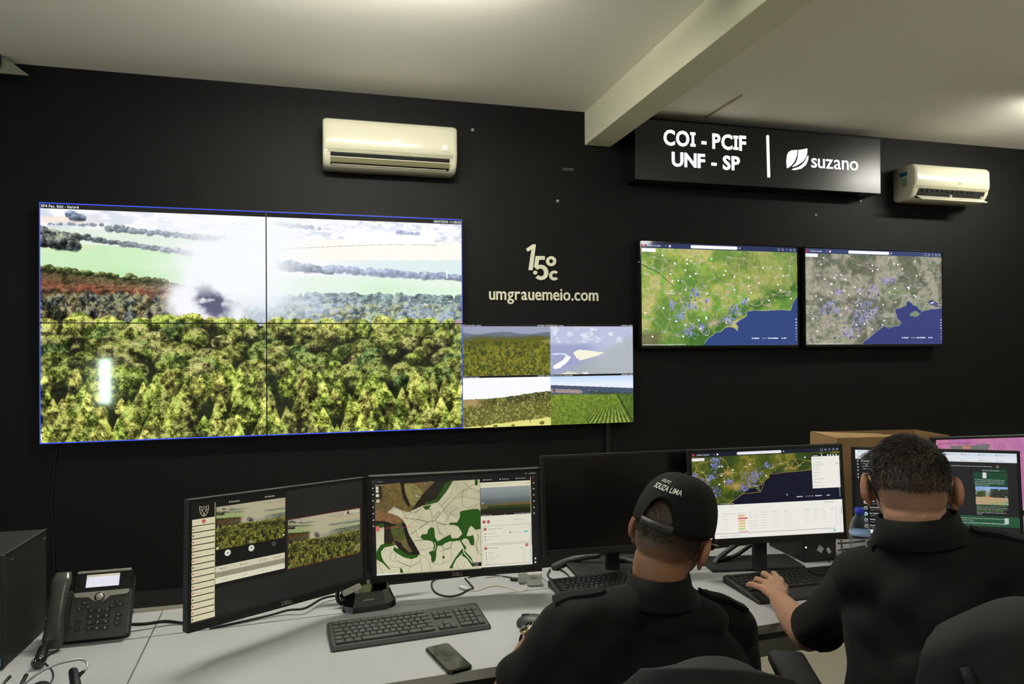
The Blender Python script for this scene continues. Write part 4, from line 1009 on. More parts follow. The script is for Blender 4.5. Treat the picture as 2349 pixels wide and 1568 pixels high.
def deco2(f):
    GR = (38, 84, 18); K = (58, 54, 46)
    f.poly(G1, GR, 2); f.poly([(11, 203), (24, 184), (38, 181), (50, 183), (63, 188), (52, 190), (34, 192), (23, 204), (25, 218), (30, 230), (50, 256), (44, 254), (29, 237), (10, 224)], GR, 2)
    f.poly([(60, 192), (80, 204), (99, 217), (128, 219), (126, 226), (109, 230), (90, 225), (72, 214), (58, 202)], GR, 2); f.poly([(144, 84), (168, 80), (164, 92), (152, 94)], GR, 2); f.poly([(296, 14), (304, 14), (304, 28), (300, 34), (295, 28)], GR, 2)
    f.poly([(258, 206), (265, 220), (280, 236), (292, 262), (284, 264), (268, 240), (252, 228), (240, 238), (226, 264), (216, 264), (232, 238), (250, 216)], GR, 2); f.poly([(201, 226), (205, 231), (201, 236), (197, 231)], GR, 2); f.poly([(76, 254), (80, 254), (84, 262), (84, 268), (76, 266)], GR, 2)
    f.line([(247, 186), (257, 206), (260, 222), (286, 254)], 3, (216, 212, 190), 3); f.line([(256, 224), (238, 240), (228, 258)], 2.4, (216, 212, 190), 3); f.line([(208, 56), (222, 44), (228, 30)], 2, (216, 212, 190), 3); f.line([(163, 88), (178, 84), (186, 76)], 2.4, (216, 212, 190), 3)
    f.line([(176, 187), (179, 200), (172, 212)], 2, (206, 202, 180), 3); f.line([(36, 222), (44, 240), (52, 250)], 2, (200, 196, 172), 3)
    L = [[(45, 92), (70, 82), (84, 88), (90, 108), (104, 104), (132, 92)], [(63, 80), (88, 96), (124, 100), (145, 84)], [(86, 112), (130, 120), (160, 128), (178, 126), (205, 138), (250, 140)], [(167, 92), (174, 142)], [(130, 94), (112, 120)], [(188, 74), (210, 100), (240, 118), (246, 112)], [(178, 126), (232, 66), (262, 44), (310, 20)], [(174, 118), (190, 100), (194, 106), (178, 122)], [(262, 44), (292, 40), (310, 52)], [(262, 44), (256, 80), (268, 94), (310, 84)], [(268, 26), (296, 52), (310, 48)], [(232, 66), (256, 62), (310, 72)], [(160, 128), (108, 160)], [(140, 110), (98, 140)], [(205, 138), (214, 166), (204, 172), (185, 160)], [(205, 138), (216, 112), (202, 98)], [(216, 112), (246, 110)], [(116, 180), (148, 178)], [(124, 152), (126, 166), (138, 180)], [(110, 206), (150, 206), (166, 200)], [(132, 218), (138, 266)], [(112, 230), (100, 266)], [(68, 232), (106, 252), (132, 238)], [(10, 224), (28, 268)], [(48, 204), (66, 210), (62, 236), (48, 224), (52, 206)], [(46, 248), (80, 252), (100, 246)], [(132, 218), (150, 228), (160, 244), (190, 250), (216, 242)], [(196, 200), (206, 208), (220, 206), (226, 190)], [(200, 206), (200, 250)], [(192, 214), (224, 206), (222, 244)], [(160, 244), (164, 266)], [(280, 180), (296, 210), (310, 232)], [(300, 170), (304, 180), (296, 196), (300, 230)], [(248, 138), (252, 148), (246, 160)], [(270, 94), (280, 100), (300, 92), (310, 98)], [(10, 200), (20, 192), (34, 184)], [(90, 96), (100, 118)], [(150, 30), (188, 52)], [(244, 92), (224, 106), (214, 128)], [(196, 86), (224, 60), (230, 46)], [(236, 250), (244, 268)], [(262, 246), (258, 268)], [(205, 138), (182, 134), (190, 160), (200, 166)]]
    for k, P in enumerate(L): f.line(wob(P, .8, k, n=4), 1.3 if k % 5 == 2 else .75, (70, 66, 56) if k % 3 else (40, 38, 32), 4)
    f.line([(20, 138), (110, 139)], 1.0, (190, 60, 52), 5); f.line([(110, 139), (128, 139)], .6, (150, 90, 80), 5); f.rect(10, 132, 11, 14, (212, 110, 100), 5); f.disc(84, 140, 2.4, (60, 70, 220), 6); f.disc(128, 53, 1.8, (240, 240, 235), 6); f.disc(128, 148, 3.4, (226, 222, 200), 6, r2=1.8)
    for y in (21, 30): f.rect(13, y, 7, 8, (224, 222, 208), 6, 1)
    f.rect(13, 42, 8, 8, (224, 222, 208), 6, 1); f.disc(18, 61, 4.6, (224, 222, 208), 6); f.disc(18, 61, 2.2, (150, 146, 130), 7); f.rect(10, 266.5, 60, 3, (244, 244, 240), 6)
    f.rect(284, 252, 26, 11, (18, 18, 18), 6); f.text('W: -49.1575', 286, 256.5, 2.2, (230, 230, 220), 7); f.text('S: -24.2758', 286, 261.3, 2.2, (230, 230, 220), 7); f.smudge(80, 268.5, 225, 2, (150, 146, 130), 6)
    f.text('Eventos', 18, 9, 3, (200, 198, 190), 2)
    f.line([(3, 4), (6, 6), (9, 6), (12, 4), (12, 9), (8, 13), (3, 9), (3, 4)], .7, (120, 118, 112), 2)
    for k, y in enumerate((25, 43, 60, 78, 96, 114, 131)):
        for x in (4.2,): f.disc(x, y, 2.0, (214, 214, 208), 2, 6+k)
        if 1 <= k: f.disc(469, y-10 if k > 0 else y, 2.0, (214, 214, 208), 2, 6+k)
    f.line([(466, 20), (470, 15)], 1.6, (200, 40, 40), 2)
    for k, (x, s) in enumerate(((326, 'Relatórios'), (374, 'Dashboard'), (422, 'Informações'))): f.disc(x-4, 17.6, 1.8, (220, 220, 214), 2); f.text(s, x+1, 19, 3.2, (214, 214, 206), 2)
    f.text('NAOTESTA', 455, 6.5, 2.8, (210, 208, 200), 2); f.poly([(444, 6), (450, 2), (449, 6), (445, 8)], (60, 150, 80), 2)
    W = (226, 222, 194); W2 = (234, 232, 212)
    f.rect(311, 25, 149, 15, W, 2); f.text('Relatório 34024 - 18/07 11:27', 326, 34, 3.2, (150, 146, 124), 3); f.line([(320, 32.5), (315, 32.5)], .8, (70, 66, 56), 3)
    for x in (446, 452): f.poly([(x, 31), (x+3, 32.5), (x, 34)], (80, 76, 64), 3)
    f.text('18/07/2025 11:27:18', 313, 119.8, 2.6, (220, 220, 212), 3); f.text('274.87° (W) 34.5mm - Torre 30', 459, 119.8, 2.6, (220, 220, 212), 3, 'RIGHT'); f.text('2.4x', 380, 119.8, 2.4, (220, 220, 212), 3)
    f.line([(383, 78), (391, 78), (391, 87), (383, 87)], .5, (150, 128, 110), 3, True); f.disc(317, 84, 3.4, (150, 158, 156), 3)
    f.rect(311, 121, 149, 147, W2, 2)
    f.disc(320, 138, 4.7, (174, 30, 28), 3, 18); f.disc(333, 138, 4.7, (174, 30, 28), 3, 18); f.rect(330.6, 137.2, 4.8, 1.6, W2, 4); f.line([(322, 136), (318, 138), (322, 140.4)], .8, W2, 4)
    f.text('Agendar', 349, 138.5, 2.8, (206, 202, 180), 3); f.rect(404, 126, 52, 17, W2, 3, 2); f.line([(404, 127), (456, 127), (456, 143), (404, 143)], .5, (206, 202, 180), 3, True); f.text('Desconhecido', 408, 137.5, 3, (150, 146, 128), 4)
    for (y0, y1) in ((150, 201), (205, 262)): f.line([(317, y0), (455, y0), (457, y0+2), (457, y1-2), (455, y1), (317, y1), (315, y1-2), (315, y0+2)], .7, (90, 88, 78), 3, True)
    f.disc(323, 159, 4.4, (174, 30, 28), 3, 18); f.disc(323, 158.4, 1.6, W2, 4); f.text('Informações do local', 331, 160.5, 3.6, (120, 116, 100), 3)
    for y, s in ((173, 'Distância: 2.3 km'), (182, 'Fazenda: Não informado'), (191, 'UF: Paraná')): f.rect(321, y-2.4, 4, 2.6, (60, 58, 50), 3); f.text(s, 329, y, 2.8, (150, 146, 128), 3)
    f.disc(397, 172, 2.6, (50, 48, 42), 3, r2=1.5); f.text('Risco de mobilidade', 402, 173, 2.6, (140, 136, 118), 3); f.rect(437, 170, 12, 3.4, (60, 200, 180), 3)
    f.disc(324, 214, 4.4, (174, 30, 28), 3, 18); f.rect(323.2, 211, 1.6, 5, W2, 4); f.text('Meteorologia', 332, 215.5, 3.8, (120, 116, 100), 3); f.disc(445, 211, 4.4, (174, 30, 28), 3, 18); f.ring(445, 211, 1.8, .8, W2, 4, 10)
    for k, (s, v) in enumerate((('Temperatura', '19°'), ('Umidade', '39%'), ('Velocidade do vento', '7 km/h'), ('Direção do vento', '318°'), ('Precipitação', '0 mm'), ('Risco de incêndio', '20%'))): f.disc(325, 226+6.4*k, 1.3, (50, 48, 42), 3); f.text(s, 329, 227.2+6.4*k, 2.7, (150, 146, 128), 3); f.text(v, 440, 227.2+6.4*k, 2.7, (150, 146, 128), 3, 'RIGHT')
    f.text('18/07 11:30', 442, 219.6, 2.5, (150, 146, 128), 3, 'RIGHT')
    f.rect(459, 14, 1.6, 254, (196, 186, 140), 3); f.rect(459, 212, 2, 56, (232, 230, 216), 4); f.disc(470, 252, 2.6, (230, 230, 226), 3); f.disc(470, 263, 2.6, (230, 230, 226), 3)
monitor('lit monitor with a cream and green field map, second from the left', 1.9699, -2.390, .975, -.1078, -.0196, .0153, .5398, .3303, paint2(), deco2, 'DELL', stand=False)

monitor('switched-off dark monitor behind the man with the cap', 2.5386, -2.3496, 1.0014, -.0358, .1137, 0, .54, .33, None, None, None, off_=True, base=(.28, .20), bdepth=.16)

MB().box((-.235, -.0048, -.154), (.034, .001, .006)).build('maker_badge', mat('dim_badge', rgb(34, 34, 34), .4), bpy.data.objects['monitor.002'], M=Matrix.Translation((0, 0, 1.0014-DZ)) @ Matrix.Rotation(-.1137, 4, 'X'))
def deco4(f):
    map_over(f, 'deep', (18, 26, 44))
    f.rect(1.5, 17, 40, 9, (246, 246, 246), 8, 2); f.smudge(88, 163, 42, 2, (220, 220, 220), 8)
    Wt = (250, 248, 240)
    f.rect(0, 166, 480, 104, Wt, 9); f.rect(386, 20, 90, 8, (6, 8, 16), 9); f.text('Camadas', 390, 25.6, 3.4, (230, 230, 230), 10, bold=.01); f.rect(386, 27, 91, 101, Wt, 9)
    for k, x in enumerate((420, 440, 449, 458, 468)): f.disc(x, 24, 2.4, (235, 235, 235), 10)
    for k, (y, s) in enumerate(((36, 'Tipos de mapas'), (47, 'Topográfico'), (54, 'Satélite híbrido'), (61, 'Satélite'), (68, 'Básico'), (79, 'Indicadores'), (90, 'Clima'), (100, 'Imagens de satélite'), (111, 'Sobreposições'), (122, 'Dados do usuário'))):
        ind = 12 if 1 <= k <= 4 else 4; f.text(s, 387+ind, y, 3.2, (150, 150, 146), 10)
        if 1 <= k <= 4: f.ring(393, y-1.4, 2.2, .5, (70, 190, 170) if k == 2 else (180, 180, 176), 10, 10)
        elif k != 0: f.line([(470, y-2.4), (472, y-1), (474, y-2.4)], .5, (120, 120, 120), 10)
    f.disc(469, 52, 1.6, (60, 60, 60), 10)
    for x, w in ((332, 20), (362, 2), (368, 2), (373, 3), (381, 4), (392, 22), (430, 11)): f.rect(x, 150, w, 2.6, (220, 222, 230), 8, 1)
    for k in range(5): f.disc(474, 131+6*k, 1.5, (225, 228, 235), 8)
    f.line([(300, 140), (303, 146), (300.6, 145)], 1.6, (240, 240, 240), 8)
    f.smudge(420, 174, 32, 2.2, (150, 150, 146), 10)
    X = [95, 123, 141, 177, 213, 250, 290, 328, 355, 381, 414, 440]; hd = ['Nome da área', 'Satélite', 'Confiança de fogo', 'Tipo', 'Status do incidente', 'Primeiro foco', 'Último foco', 'Focos', 'Área afetada', 'Tendência', 'FRP', 'Tendência FRP']
    for x, s in zip(X, hd): f.text(s, x, 195.5, 2.5, (110, 110, 106), 10)
    for r in range(6):
        y = 203.5+8.1*r; cc = [(246, 206, 140), (236, 112, 104), (246, 206, 140), (246, 206, 140), (244, 224, 150), (206, 232, 150)][r]
        f.text('São Paulo', 95, y, 2.4, (176, 176, 172), 10); f.rect(141, y-3.8, 22 if r != 1 else 30, 5.2, cc, 10, 1); f.text('Provável 77 %' if r != 1 else 'Muito provável 98 %', 143, y-.2, 2.4, (150, 96, 60), 11)
        f.disc(178, y-1.2, .9, (60, 60, 60), 10); f.text('Não classificado', 182, y, 2.4, (176, 176, 172), 10); f.text('não configurado', 213, y, 2.4, (176, 176, 172), 10); f.text('18/07/2025 12:34', 250, y, 2.4, (196, 196, 192), 10); f.text('18/07/2025 13:28', 290, y, 2.4, (196, 196, 192), 10); f.text('%d' % (r*5+2), 330, y, 2.4, (190, 190, 186), 10)
        if r < 5: f.text('114.47 ha', 356, y, 2.3, (190, 190, 186), 10); f.text('94.65%', 385, y, 2.3, (190, 190, 186), 10); f.text('1.03 MW', 414, y, 2.3, (190, 190, 186), 10)
        f.disc(459, y-1.2, 1.0, (60, 60, 60), 10); f.disc(471, y-1.2, 1.0, (60, 60, 60), 10)
    f.rect(141, 250.5, 30, 2, (236, 120, 110), 10); f.rect(0, 255, 455, 1.0, (96, 94, 92), 10); f.rect(476, 190, 1.3, 22, (70, 70, 70), 10); f.rect(0, 8, 0.1, 0.1, Wt, 9)
    f.rect(447, 259, 7, 7, (120, 216, 206), 10, 1); f.smudge(82, 264, 26, 2.2, (176, 176, 172), 10); f.smudge(116, 264, 28, 2.2, (176, 176, 172), 10)
monitor('lit monitor with a dark satellite map over a white table, between the two men', 3.0275, -2.4789, 1.0224, -.1743, .034, .0228, .5444, .3226, paint_map('deep'), deco4, None, base=(.34, .15), bdepth=.185)

im5 = base_img((17, 20, 22)); im5[:30] = c8(222, 232, 246); im5[12:30] = c8(236, 240, 248); im5[:, 240:] = c8(30, 31, 34); im5[:32, 240:] = im5[:32, 200:201]; im5[258:] = c8(240, 244, 252)
def paint5():
    im = im5.copy(); H, W = 270, 480; yy, xx = np.mgrid[0:H, 0:W]; n = fbm(H, W, 14, 71, 3); n3 = fbm(H, W, 5, 72, 2)
    s = (xx >= 357)*(xx < 450)*(yy >= 106)*(yy < 163)
    mixi(im, c8(140, 176, 226), s*1.); mixi(im, c8(116, 150, 120), s*sstep(112, 124, yy)*.8); mixi(im, c8(66, 74, 42), s*(n > .40)*(yy > 118)*(yy < 146)); mixi(im, c8(46, 50, 40), s*((xx > 400)*(yy > 112)*(yy < 146))*(n3 > .35))
    mixi(im, c8(190, 165, 130), s*(yy > 138+.02*(xx-357))*(1-sstep(2, 10, (xx-357)*.35-(163-yy)*1.8))); mixi(im, c8(176, 168, 110), s*(yy > 150)*(xx > 380)*(n3 > .4)); mixi(im, c8(200, 206, 220), s*np.exp(-((xx-392)/7.)**2-((yy-122)/12.)**2)*.8)
    mixi(im, c8(250, 120, 40), s*np.exp(-((xx-392)/5.)**2-((yy-139)/3.)**2)*1.)
    s2 = (xx >= 392)*(xx < 450)*(yy >= 62)*(yy < 82); mixi(im, c8(110, 108, 64), s2*(.6+.6*n)); s3 = (xx >= 355)*(xx < 380)*(yy >= 63)*(yy < 79); mixi(im, c8(86, 92, 120), s3*1.); mixi(im, c8(60, 64, 70), s3*(yy > 72)*1.)
    return im
def deco5(f):
    f.rect(0, 2, 60, 9, (246, 248, 252), 1, 2); f.disc(12, 6, 2, (60, 110, 220), 2); f.rect(46, 12, 140, 6.5, (226, 234, 246), 1, 3); f.text('web.whatsapp.com', 52, 17, 3, (110, 116, 128), 2)
    for k in range(9): f.disc(22+50*k, 6.4, 1.7, [(40, 160, 90), (60, 110, 220), (220, 80, 50), (40, 160, 90)][k % 4], 2); f.text(['WhatsApp', 'Planilha', 'Mapas', 'Relatórios'][k % 4], 27+50*k, 7.8, 2.8, (90, 100, 120), 2)
    for k in range(9): f.disc(8+52*k, 24.5, 1.5, [(120, 120, 130), (220, 120, 40), (60, 110, 220)][k % 3], 2); f.text(['Favoritos', 'Consulta Clima', 'Sistema', 'Monitoramento'][k % 4], 12+52*k, 26, 2.7, (110, 116, 128), 2)
    f.text('WhatsApp', 17, 38.5, 5.4, (236, 236, 236), 2, bold=.02); f.rect(19, 44.5, 110, 10, (17, 20, 22), 2, 5); f.line([(20, 45), (128, 45), (128, 54), (20, 54)], .6, (230, 230, 230), 3, True); f.text('unf', 30, 51.5, 4, (236, 236, 236), 4)
    f.text('Tudo', 22, 63, 3.6, (220, 220, 220), 2); f.text('Não lidas', 36, 63, 3.2, (150, 150, 150), 2); f.text('Conversas', 20, 77, 3.4, (160, 160, 160), 2)
    for y in (37, 47, 57, 67, 80, 90): f.disc(7.5, y, 2.3, (200, 204, 206), 2, 10)
    nm = ['COI-PCIF', 'Lucas', 'Alltis Equilíbrio', 'Rivaldo', 'VITOR', 'Everton Equilíbrio', 'Sup. Equilíbrio Clas', 'Adriano Supervisor', 'Renato Ferreira Sup.', 'Central']
    for k in range(9):
        y = 92+19.4*k; f.disc(28, y, 6.0, [(226, 232, 226), (224, 214, 214), (120, 124, 170), (190, 176, 160), (226, 214, 220), (170, 160, 150), (190, 214, 216), (190, 190, 200), (190, 176, 160)][k], 2, 18); f.disc(28, y+1, 3, [(70, 150, 80), (170, 30, 50), (70, 70, 120), (70, 60, 56), (200, 60, 70), (60, 56, 60), (70, 150, 160), (60, 70, 120), (80, 60, 50)][k], 3, 12)
        f.text(nm[k], 40, y-1, 3.9, (236, 236, 236), 2, bold=.015); f.text('Ligação de voz' if k > 4 else 'Repassar a mensagem', 42, y+6, 3.1, (160, 164, 166), 2)
    f.smudge(248, 44, 160, 3, (170, 172, 174), 2); f.ring(424, 43, 3, .9, (210, 210, 210), 2, 12)
    GB = (26, 72, 50); T = (216, 226, 220)
    f.rect(378, 51, 72, 8, GB, 1); f.text('Bom dia !! e bom trabalho', 380, 57, 3.2, T, 2); f.rect(353, 61, 97, 43, GB, 0.5); f.rect(380, 62, 1.2, 18, (230, 230, 230), 2); f.rect(381, 62, 10, 18, (222, 224, 228), 2)
    for k, s in enumerate(('Foi informado pelo @Wildson Papa Porto Feliz', 'sobre uma fumaça sentido a fazenda Vila Rica e', 'Raios, central sem visualização, o mesmo está', 'indo verificar a fumaça.')): f.text(s, 357, 86.5+5.6*k, 3.1, T, 2)
    f.rect(353, 104, 97, 92, GB, -.5)
    for k, s in enumerate(('@Equipe 01 APPA 1 Sorocaba acionou Incendio', 'próximo na fazenda São Paulo e mesmo informou', 'que fogo extingue está com pequeno tempo no', 'local foi acionado. @Cerriano Rural Papa', '@Sorocaba TO 5267 para o local para fazer o', 'rescaldo.')): f.text(s, 359, 168.5+5.1*k, 3.1, T if k not in (0, 3) else (120, 220, 80), 2)
    f.rect(240, 199, 240, 32, (34, 86, 58), 1); f.text('Sorocaba pelo @Wildson Papa Porto Feliz sobre uma fumaça sentido a fazenda Vila Rica e Raios, central', 250, 208, 3.1, T, 2); f.text('sem visualização, o mesmo está indo verificar a fumaça.', 250, 214.5, 3.1, T, 2); f.text('Fogo está na reserva e não oferece risco para fazenda atingindo pelo aparelho', 290, 222.5, 3.4, (236, 240, 236), 2, bold=.01)
    f.rect(437, 203, 12, 18, (200, 206, 214), 2)
    for k in range(6): f.disc(400+11*k, 264, 2, (110, 120, 140), 2)
monitor('lit monitor with a dark chat page, in front of the bareheaded man', 3.675, -2.5324, .9906, -.4869, .078, 0, .54, .33, paint5(), deco5, None)
def paint6():
    H, W = 270, 480; im = base_img((206, 130, 168)); n = fbm(H, W, 40, 81, 4); yy, xx = np.mgrid[0:H, 0:W]
    mixi(im, c8(190, 120, 172), sstep(.4, .6, n)); mixi(im, c8(120, 118, 120), inpoly(H, W, wob([(60, 24), (230, 22), (210, 60), (150, 90), (80, 60)], 4, 3, True))*1.); mixi(im, c8(190, 130, 116), inpoly(H, W, wob([(110, 24), (150, 24), (140, 60), (120, 58)], 2, 4, True))*1.)
    return im
def deco6(f):
    for k in range(12): f.line(wob([(20+38*k, 0), (40+36*k, 130), (10+40*k, 270)], 6, k, n=5), .8, (120, 60, 90), 1)
    f.smudge(10, 16, 140, 3.4, (150, 60, 100), 2)
c = deep(2182, 1007, 2.72)
monitor('monitor with a pink map half hidden behind the chat monitor', c.x+.245, c.y+.03, c.z-.165, -.10, .03, 0, .54, .33, paint6(), deco6, None)

# ------------------------------------------------------------------ keyboards
KEYROWS = []
def _row(y, x, ws, h=1.0):
    for w in ws:
        if w < 0: x += -w; continue
        KEYROWS.append((x, y, w, h)); x += w
_row(0, 0, [1.0]+[1.12]*12, .72)
_row(1, 0, [1]*13+[2]); _row(2, 0, [1.5]+[1]*12+[1.5]); _row(3, 0, [1.75]+[1]*12+[1.25]); _row(4, 0, [1.25]+[1]*11+[2.75-1.0, 1.0])
_row(5, 0, [1.4, 1.3, 1.2, 5.6, 1.4, 2.0, 2.1][:6]+[2.1])
_row(1, 15.5, [1, 1, 1]); _row(2, 15.5, [1, 1, 1]); _row(4, 16.5, [1]); _row(5, 15.5, [1, 1, 1])
_row(1, 19.0, [1]*4); _row(2, 19.0, [1]*3); _row(3, 19.0, [1]*3); _row(4, 19.0, [1]*3); _row(5, 19.0, [2, 1]); KEYROWS.append((22.0, 2, 1, 2)); KEYROWS.append((22.0, 4, 1, 2))
KL = ['Esc']+['F%d' % k for k in range(1, 13)]+list("'1234567890-=")+['Back']+['Tab']+list('QWERTYUIOP´[')+['En']+['Caps']+list('ASDFGHJKLÇ~]')+['Ent']+['Shift']+list('\\ZXCVBNM,.;')+['Shift', '/']+['Ctrl', 'Win', 'Alt', '', 'Alt', 'Fn', 'Ctrl']
KL += ['Ins', 'Hm', 'Pu', 'Del', 'End', 'Pd', '^', '<', 'v', '>', 'Num', '/', '*', '-', '7', '8', '9', '4', '5', '6', '1', '2', '3', '0', ',', '+', 'Ent']
M_KEY = mat('charcoal_keycap', rgb(50, 51, 50), .5, noise=.08, nscale=60)
M_KEYB = mat('charcoal_plastic', rgb(44, 45, 44), .48, noise=.08, nscale=60, bump=.15, bscale=900)
M_KEY2 = mat('black_keycap', rgb(17, 17, 17), .45)
M_LEG = mat('pale_key_print', rgb(200, 200, 196), .6)
def keyboard(label, p0, yaw, W, D, mbody, mkey, margins=(.012, .012, .014, .012), front=.012, back=.024, extra=0.0, legends=True):
    """origin at the front left corner of the keyboard; margins left, right, front, back"""
    t = thing('keyboard', label, 'keyboard', p0, yaw)
    tilt = math.atan((back-front)/D)
    pts = [(0, 0), (D, 0), (D, back-.004), (D-.005, back), (extra+.006, front+extra*math.tan(tilt)), (.004, front-.003), (0, front-.008)]
    b = MB(); R = Matrix.Rotation(PI/2, 4, 'Z') @ Matrix.Scale(-1, 4, (0, 1, 0))
    vs = []; n = len(pts)
    for x, s in ((0, .97), (.006, 1), (W-.006, 1), (W, .97)):
        for (y, z) in pts: vs.append((x, y*s+(D*(1-s))*.5, z if z < .002 else z-.003*(s < 1)))
    fs = [tuple(range(n)), tuple(range(4*n-1, 3*n-1, -1))]
    for a in range(3):
        for i in range(n): fs.append((a*n+i, a*n+(i+1) % n, (a+1)*n+(i+1) % n, (a+1)*n+i))
    b.add(vs, fs); b.build('keyboard_body', mbody, t)
    ml, mr, mf, mb_ = margins; uw = (W-ml-mr)/23.0; ud = (D-mf-mb_-extra)/6.0
    cache = {}
    Mt = Matrix.Translation((0, 0, front)) @ Matrix.Rotation(tilt, 4, 'X')
    for k, (x, y, w, h) in enumerate(KEYROWS):
        s = KL[k] if k < len(KL) and legends else ''
        kk = (round(w, 2), h, s)
        if kk not in cache:
            m = MB(); kw, kd = w*uw-.0016, h*ud-.0016
            m.add([(-kw/2, -kd/2, 0), (kw/2, -kd/2, 0), (kw/2, kd/2, 0), (-kw/2, kd/2, 0), (-kw/2+.0014, -kd/2+.001, .0034), (kw/2-.0014, -kd/2+.001, .0034), (kw/2-.0014, kd/2-.0018, .0032), (-kw/2+.0014, kd/2-.0018, .0032)],
                  [(3, 2, 1, 0), (4, 5, 6, 7), (0, 1, 5, 4), (1, 2, 6, 5), (2, 3, 7, 6), (3, 0, 4, 7)])
            nb = len(m.f)
            if s:
                V, F = text_geo(s, .0052 if len(s) == 1 else .0032, 'CENTER', .0); m.add([(a, c-.0005, .0037) for a, c in V], F)
            o = m.build('key', mkey, t); o.data.materials.append(M_LEG)
            for i, p in enumerate(o.data.polygons): p.material_index = 0 if i < nb else 1
            cache[kk] = o
        else:
            o = cache[kk].copy(); COL.objects.link(o); o.parent = t
        cx = ml+(x+w/2)*uw; cyy = extra+mf+(6-y-h/2)*ud
        if y == 0: cyy = extra+mf+5.42*ud
        o.matrix_local = Mt @ Matrix.Translation((cx, cyy, .0008))
    return t
keyboard('charcoal wireless keyboard on the desk in front of the field map monitor', (1.588, -2.674, DZ), .078, .436, .152, M_KEYB, M_KEY)
keyboard('black keyboard under the switched-off monitor, partly behind the man with the cap', (2.285, -2.485, DZ), .03, .44, .135, M_BLKPL, M_KEY2)
p = onz(1752, 1384, DZ)
keyboard('black keyboard with a deep palm rest under the hand of the bareheaded man', (p.x-.02, p.y-.005, DZ), -.02, .46, .21, M_BLKMT, M_KEY2, extra=.055)

# ------------------------------------------------------------------ mobile phone, mouse
A, B, C_, D_ = [onz(x, y, DZ+.009) for x, y in ((971, 1484), (1029, 1470), (1087, 1525), (1028, 1542))]
ctr = (A+B+C_+D_)/4; lv = ((D_-A)+(C_-B))/2; wv = ((B-A)+(C_-D_))/2
ang = math.atan2(-lv.x, lv.y)+PI
t = thing('mobile_phone', 'black mobile phone lying on the desk in front of the charcoal keyboard', 'phone', (ctr.x, ctr.y, DZ), ang)
Lp, Wp = lv.length*.98, wv.length*.94
RX = Matrix.Rotation(-PI/2, 4, 'X')
MB().rslab(Wp, Lp, .0085, .011, Matrix.Translation((0, 0, .00425)) @ RX, 5, .002).build('phone_case', M_BLKGL, t)
MB().rslab(Wp-.006, Lp-.008, .0006, .009, Matrix.Translation((0, 0, .0088)) @ RX, 5).build('phone_screen', mat('dark_reflective_glass', rgb(52, 54, 50), .10, spec=.8, noise=.35, nscale=26), t)
m = MB()
for k, (x, y) in enumerate(((-.4, -.15), (-.36, -.22), (-.32, -.30), (-.28, -.36), (-.2, -.62), (.0, .80))): m.box((x*Wp/2, y*Lp/2, .0093), (.004, .004, .0003), bevel=.0001)
m.build('screen_icons', mat('dim_icon', rgb(30, 30, 26), .4), t)
p = onz(1228, 1422, DZ+.02)
t = thing('computer_mouse', 'dark grey computer mouse on the desk beyond the arm of the man with the cap', 'mouse', (p.x, p.y, DZ), .95)
m = MB(); m.ell((0, 0, .006), (.033, .056, .030), nu=24, nv=14); 
m.v = [(x, y, max(z, .0)) for x, y, z in m.v]
m.build('mouse_shell', M_KEYB, t)
MB().cap((0, .022, .0335), (0, .038, .030), .0035, .0035, 8).build('scroll_wheel', M_BLKPL, t)

# ------------------------------------------------------------------ cables, plugs, adapters on the desk
def crp(l, s=4.195, ox=730, oy=1290): return [(ox+x/s, oy+y/s) for x, y in l]
def deskcable(name, pts, r, m, label, z=None, n=6):
    zz = z or [r]*len(pts)
    P = [onz(x, y, DZ+h) for (x, y), h in zip(pts, zz)]
    for v, h in zip(P, zz): v.z = DZ+h
    return tag(MB().tube(spline(P, n), r, 7).build(name, m), label, 'cable')
M_CABW = mat('cream_cable_sheath', rgb(206, 200, 172), .45); M_CABG = mat('grey_cable_sheath', rgb(120, 122, 124), .4)
deskcable('black_cable', crp([(1150, 150), (1100, 180), (1092, 222), (1112, 268), (1165, 305), (1255, 322), (1350, 308), (1440, 265), (1490, 243), (1470, 215), (1440, 180), (1412, 148)]), .0028, M_BLKPL, 'black cable looped on the desk under the field map monitor')
c1 = deskcable('white_cable', crp([(1420, 246), (1480, 266), (1540, 266), (1620, 236), (1720, 220), (1830, 240), (1940, 278), (2000, 250), (1995, 200), (1940, 148), (1850, 134), (1720, 132), (1600, 142)]), .0017, M_CABW, 'thin cream cable with a white plug on the desk under the field map monitor')
a, b = onz(*crp([(1362, 232)])[0], DZ+.006), onz(*crp([(1412, 246)])[0], DZ+.006)
d = b-a; M = Matrix.Translation((a+b)/2) @ Matrix.Rotation(math.atan2(d.y, d.x), 4, 'Z')
o = MB().box((0, 0, 0), (.022, .013, .008), bevel=.002).box((.016, 0, 0), (.014, .006, .005), bevel=.0015).build('cable_plug', M_WHITE, c1, M=M)
c2 = deskcable('black_usb_lead', crp([(1440, 142), (1560, 122), (1680, 118), (1780, 130), (1860, 146)]), .0022, M_BLKPL, 'black lead with a metal-tipped plug behind the looped cable')
a = onz(*crp([(1885, 158)])[0], DZ+.006)
MB().box((0, 0, 0), (.026, .012, .007), bevel=.002).build('plug_body', M_BLKMT, c2, M=Matrix.Translation(a) @ Matrix.Rotation(-.45, 4, 'Z'))
MB().box((.018, 0, 0), (.012, .009, .004)).build('plug_tip', M_CHROME, c2, M=Matrix.Translation(a) @ Matrix.Rotation(-.45, 4, 'Z'))
deskcable('power_cable', [(283, 1431), (330, 1430), (380, 1424), (425, 1429), (470, 1430)], .004, M_BLKPL, 'black cable running from the desk telephone behind the leftmost monitor')
deskcable('thin_cable', [(284, 1450), (330, 1443), (380, 1434), (430, 1430)], .0014, M_CABG, 'thin grey cable beside the telephone power cable')
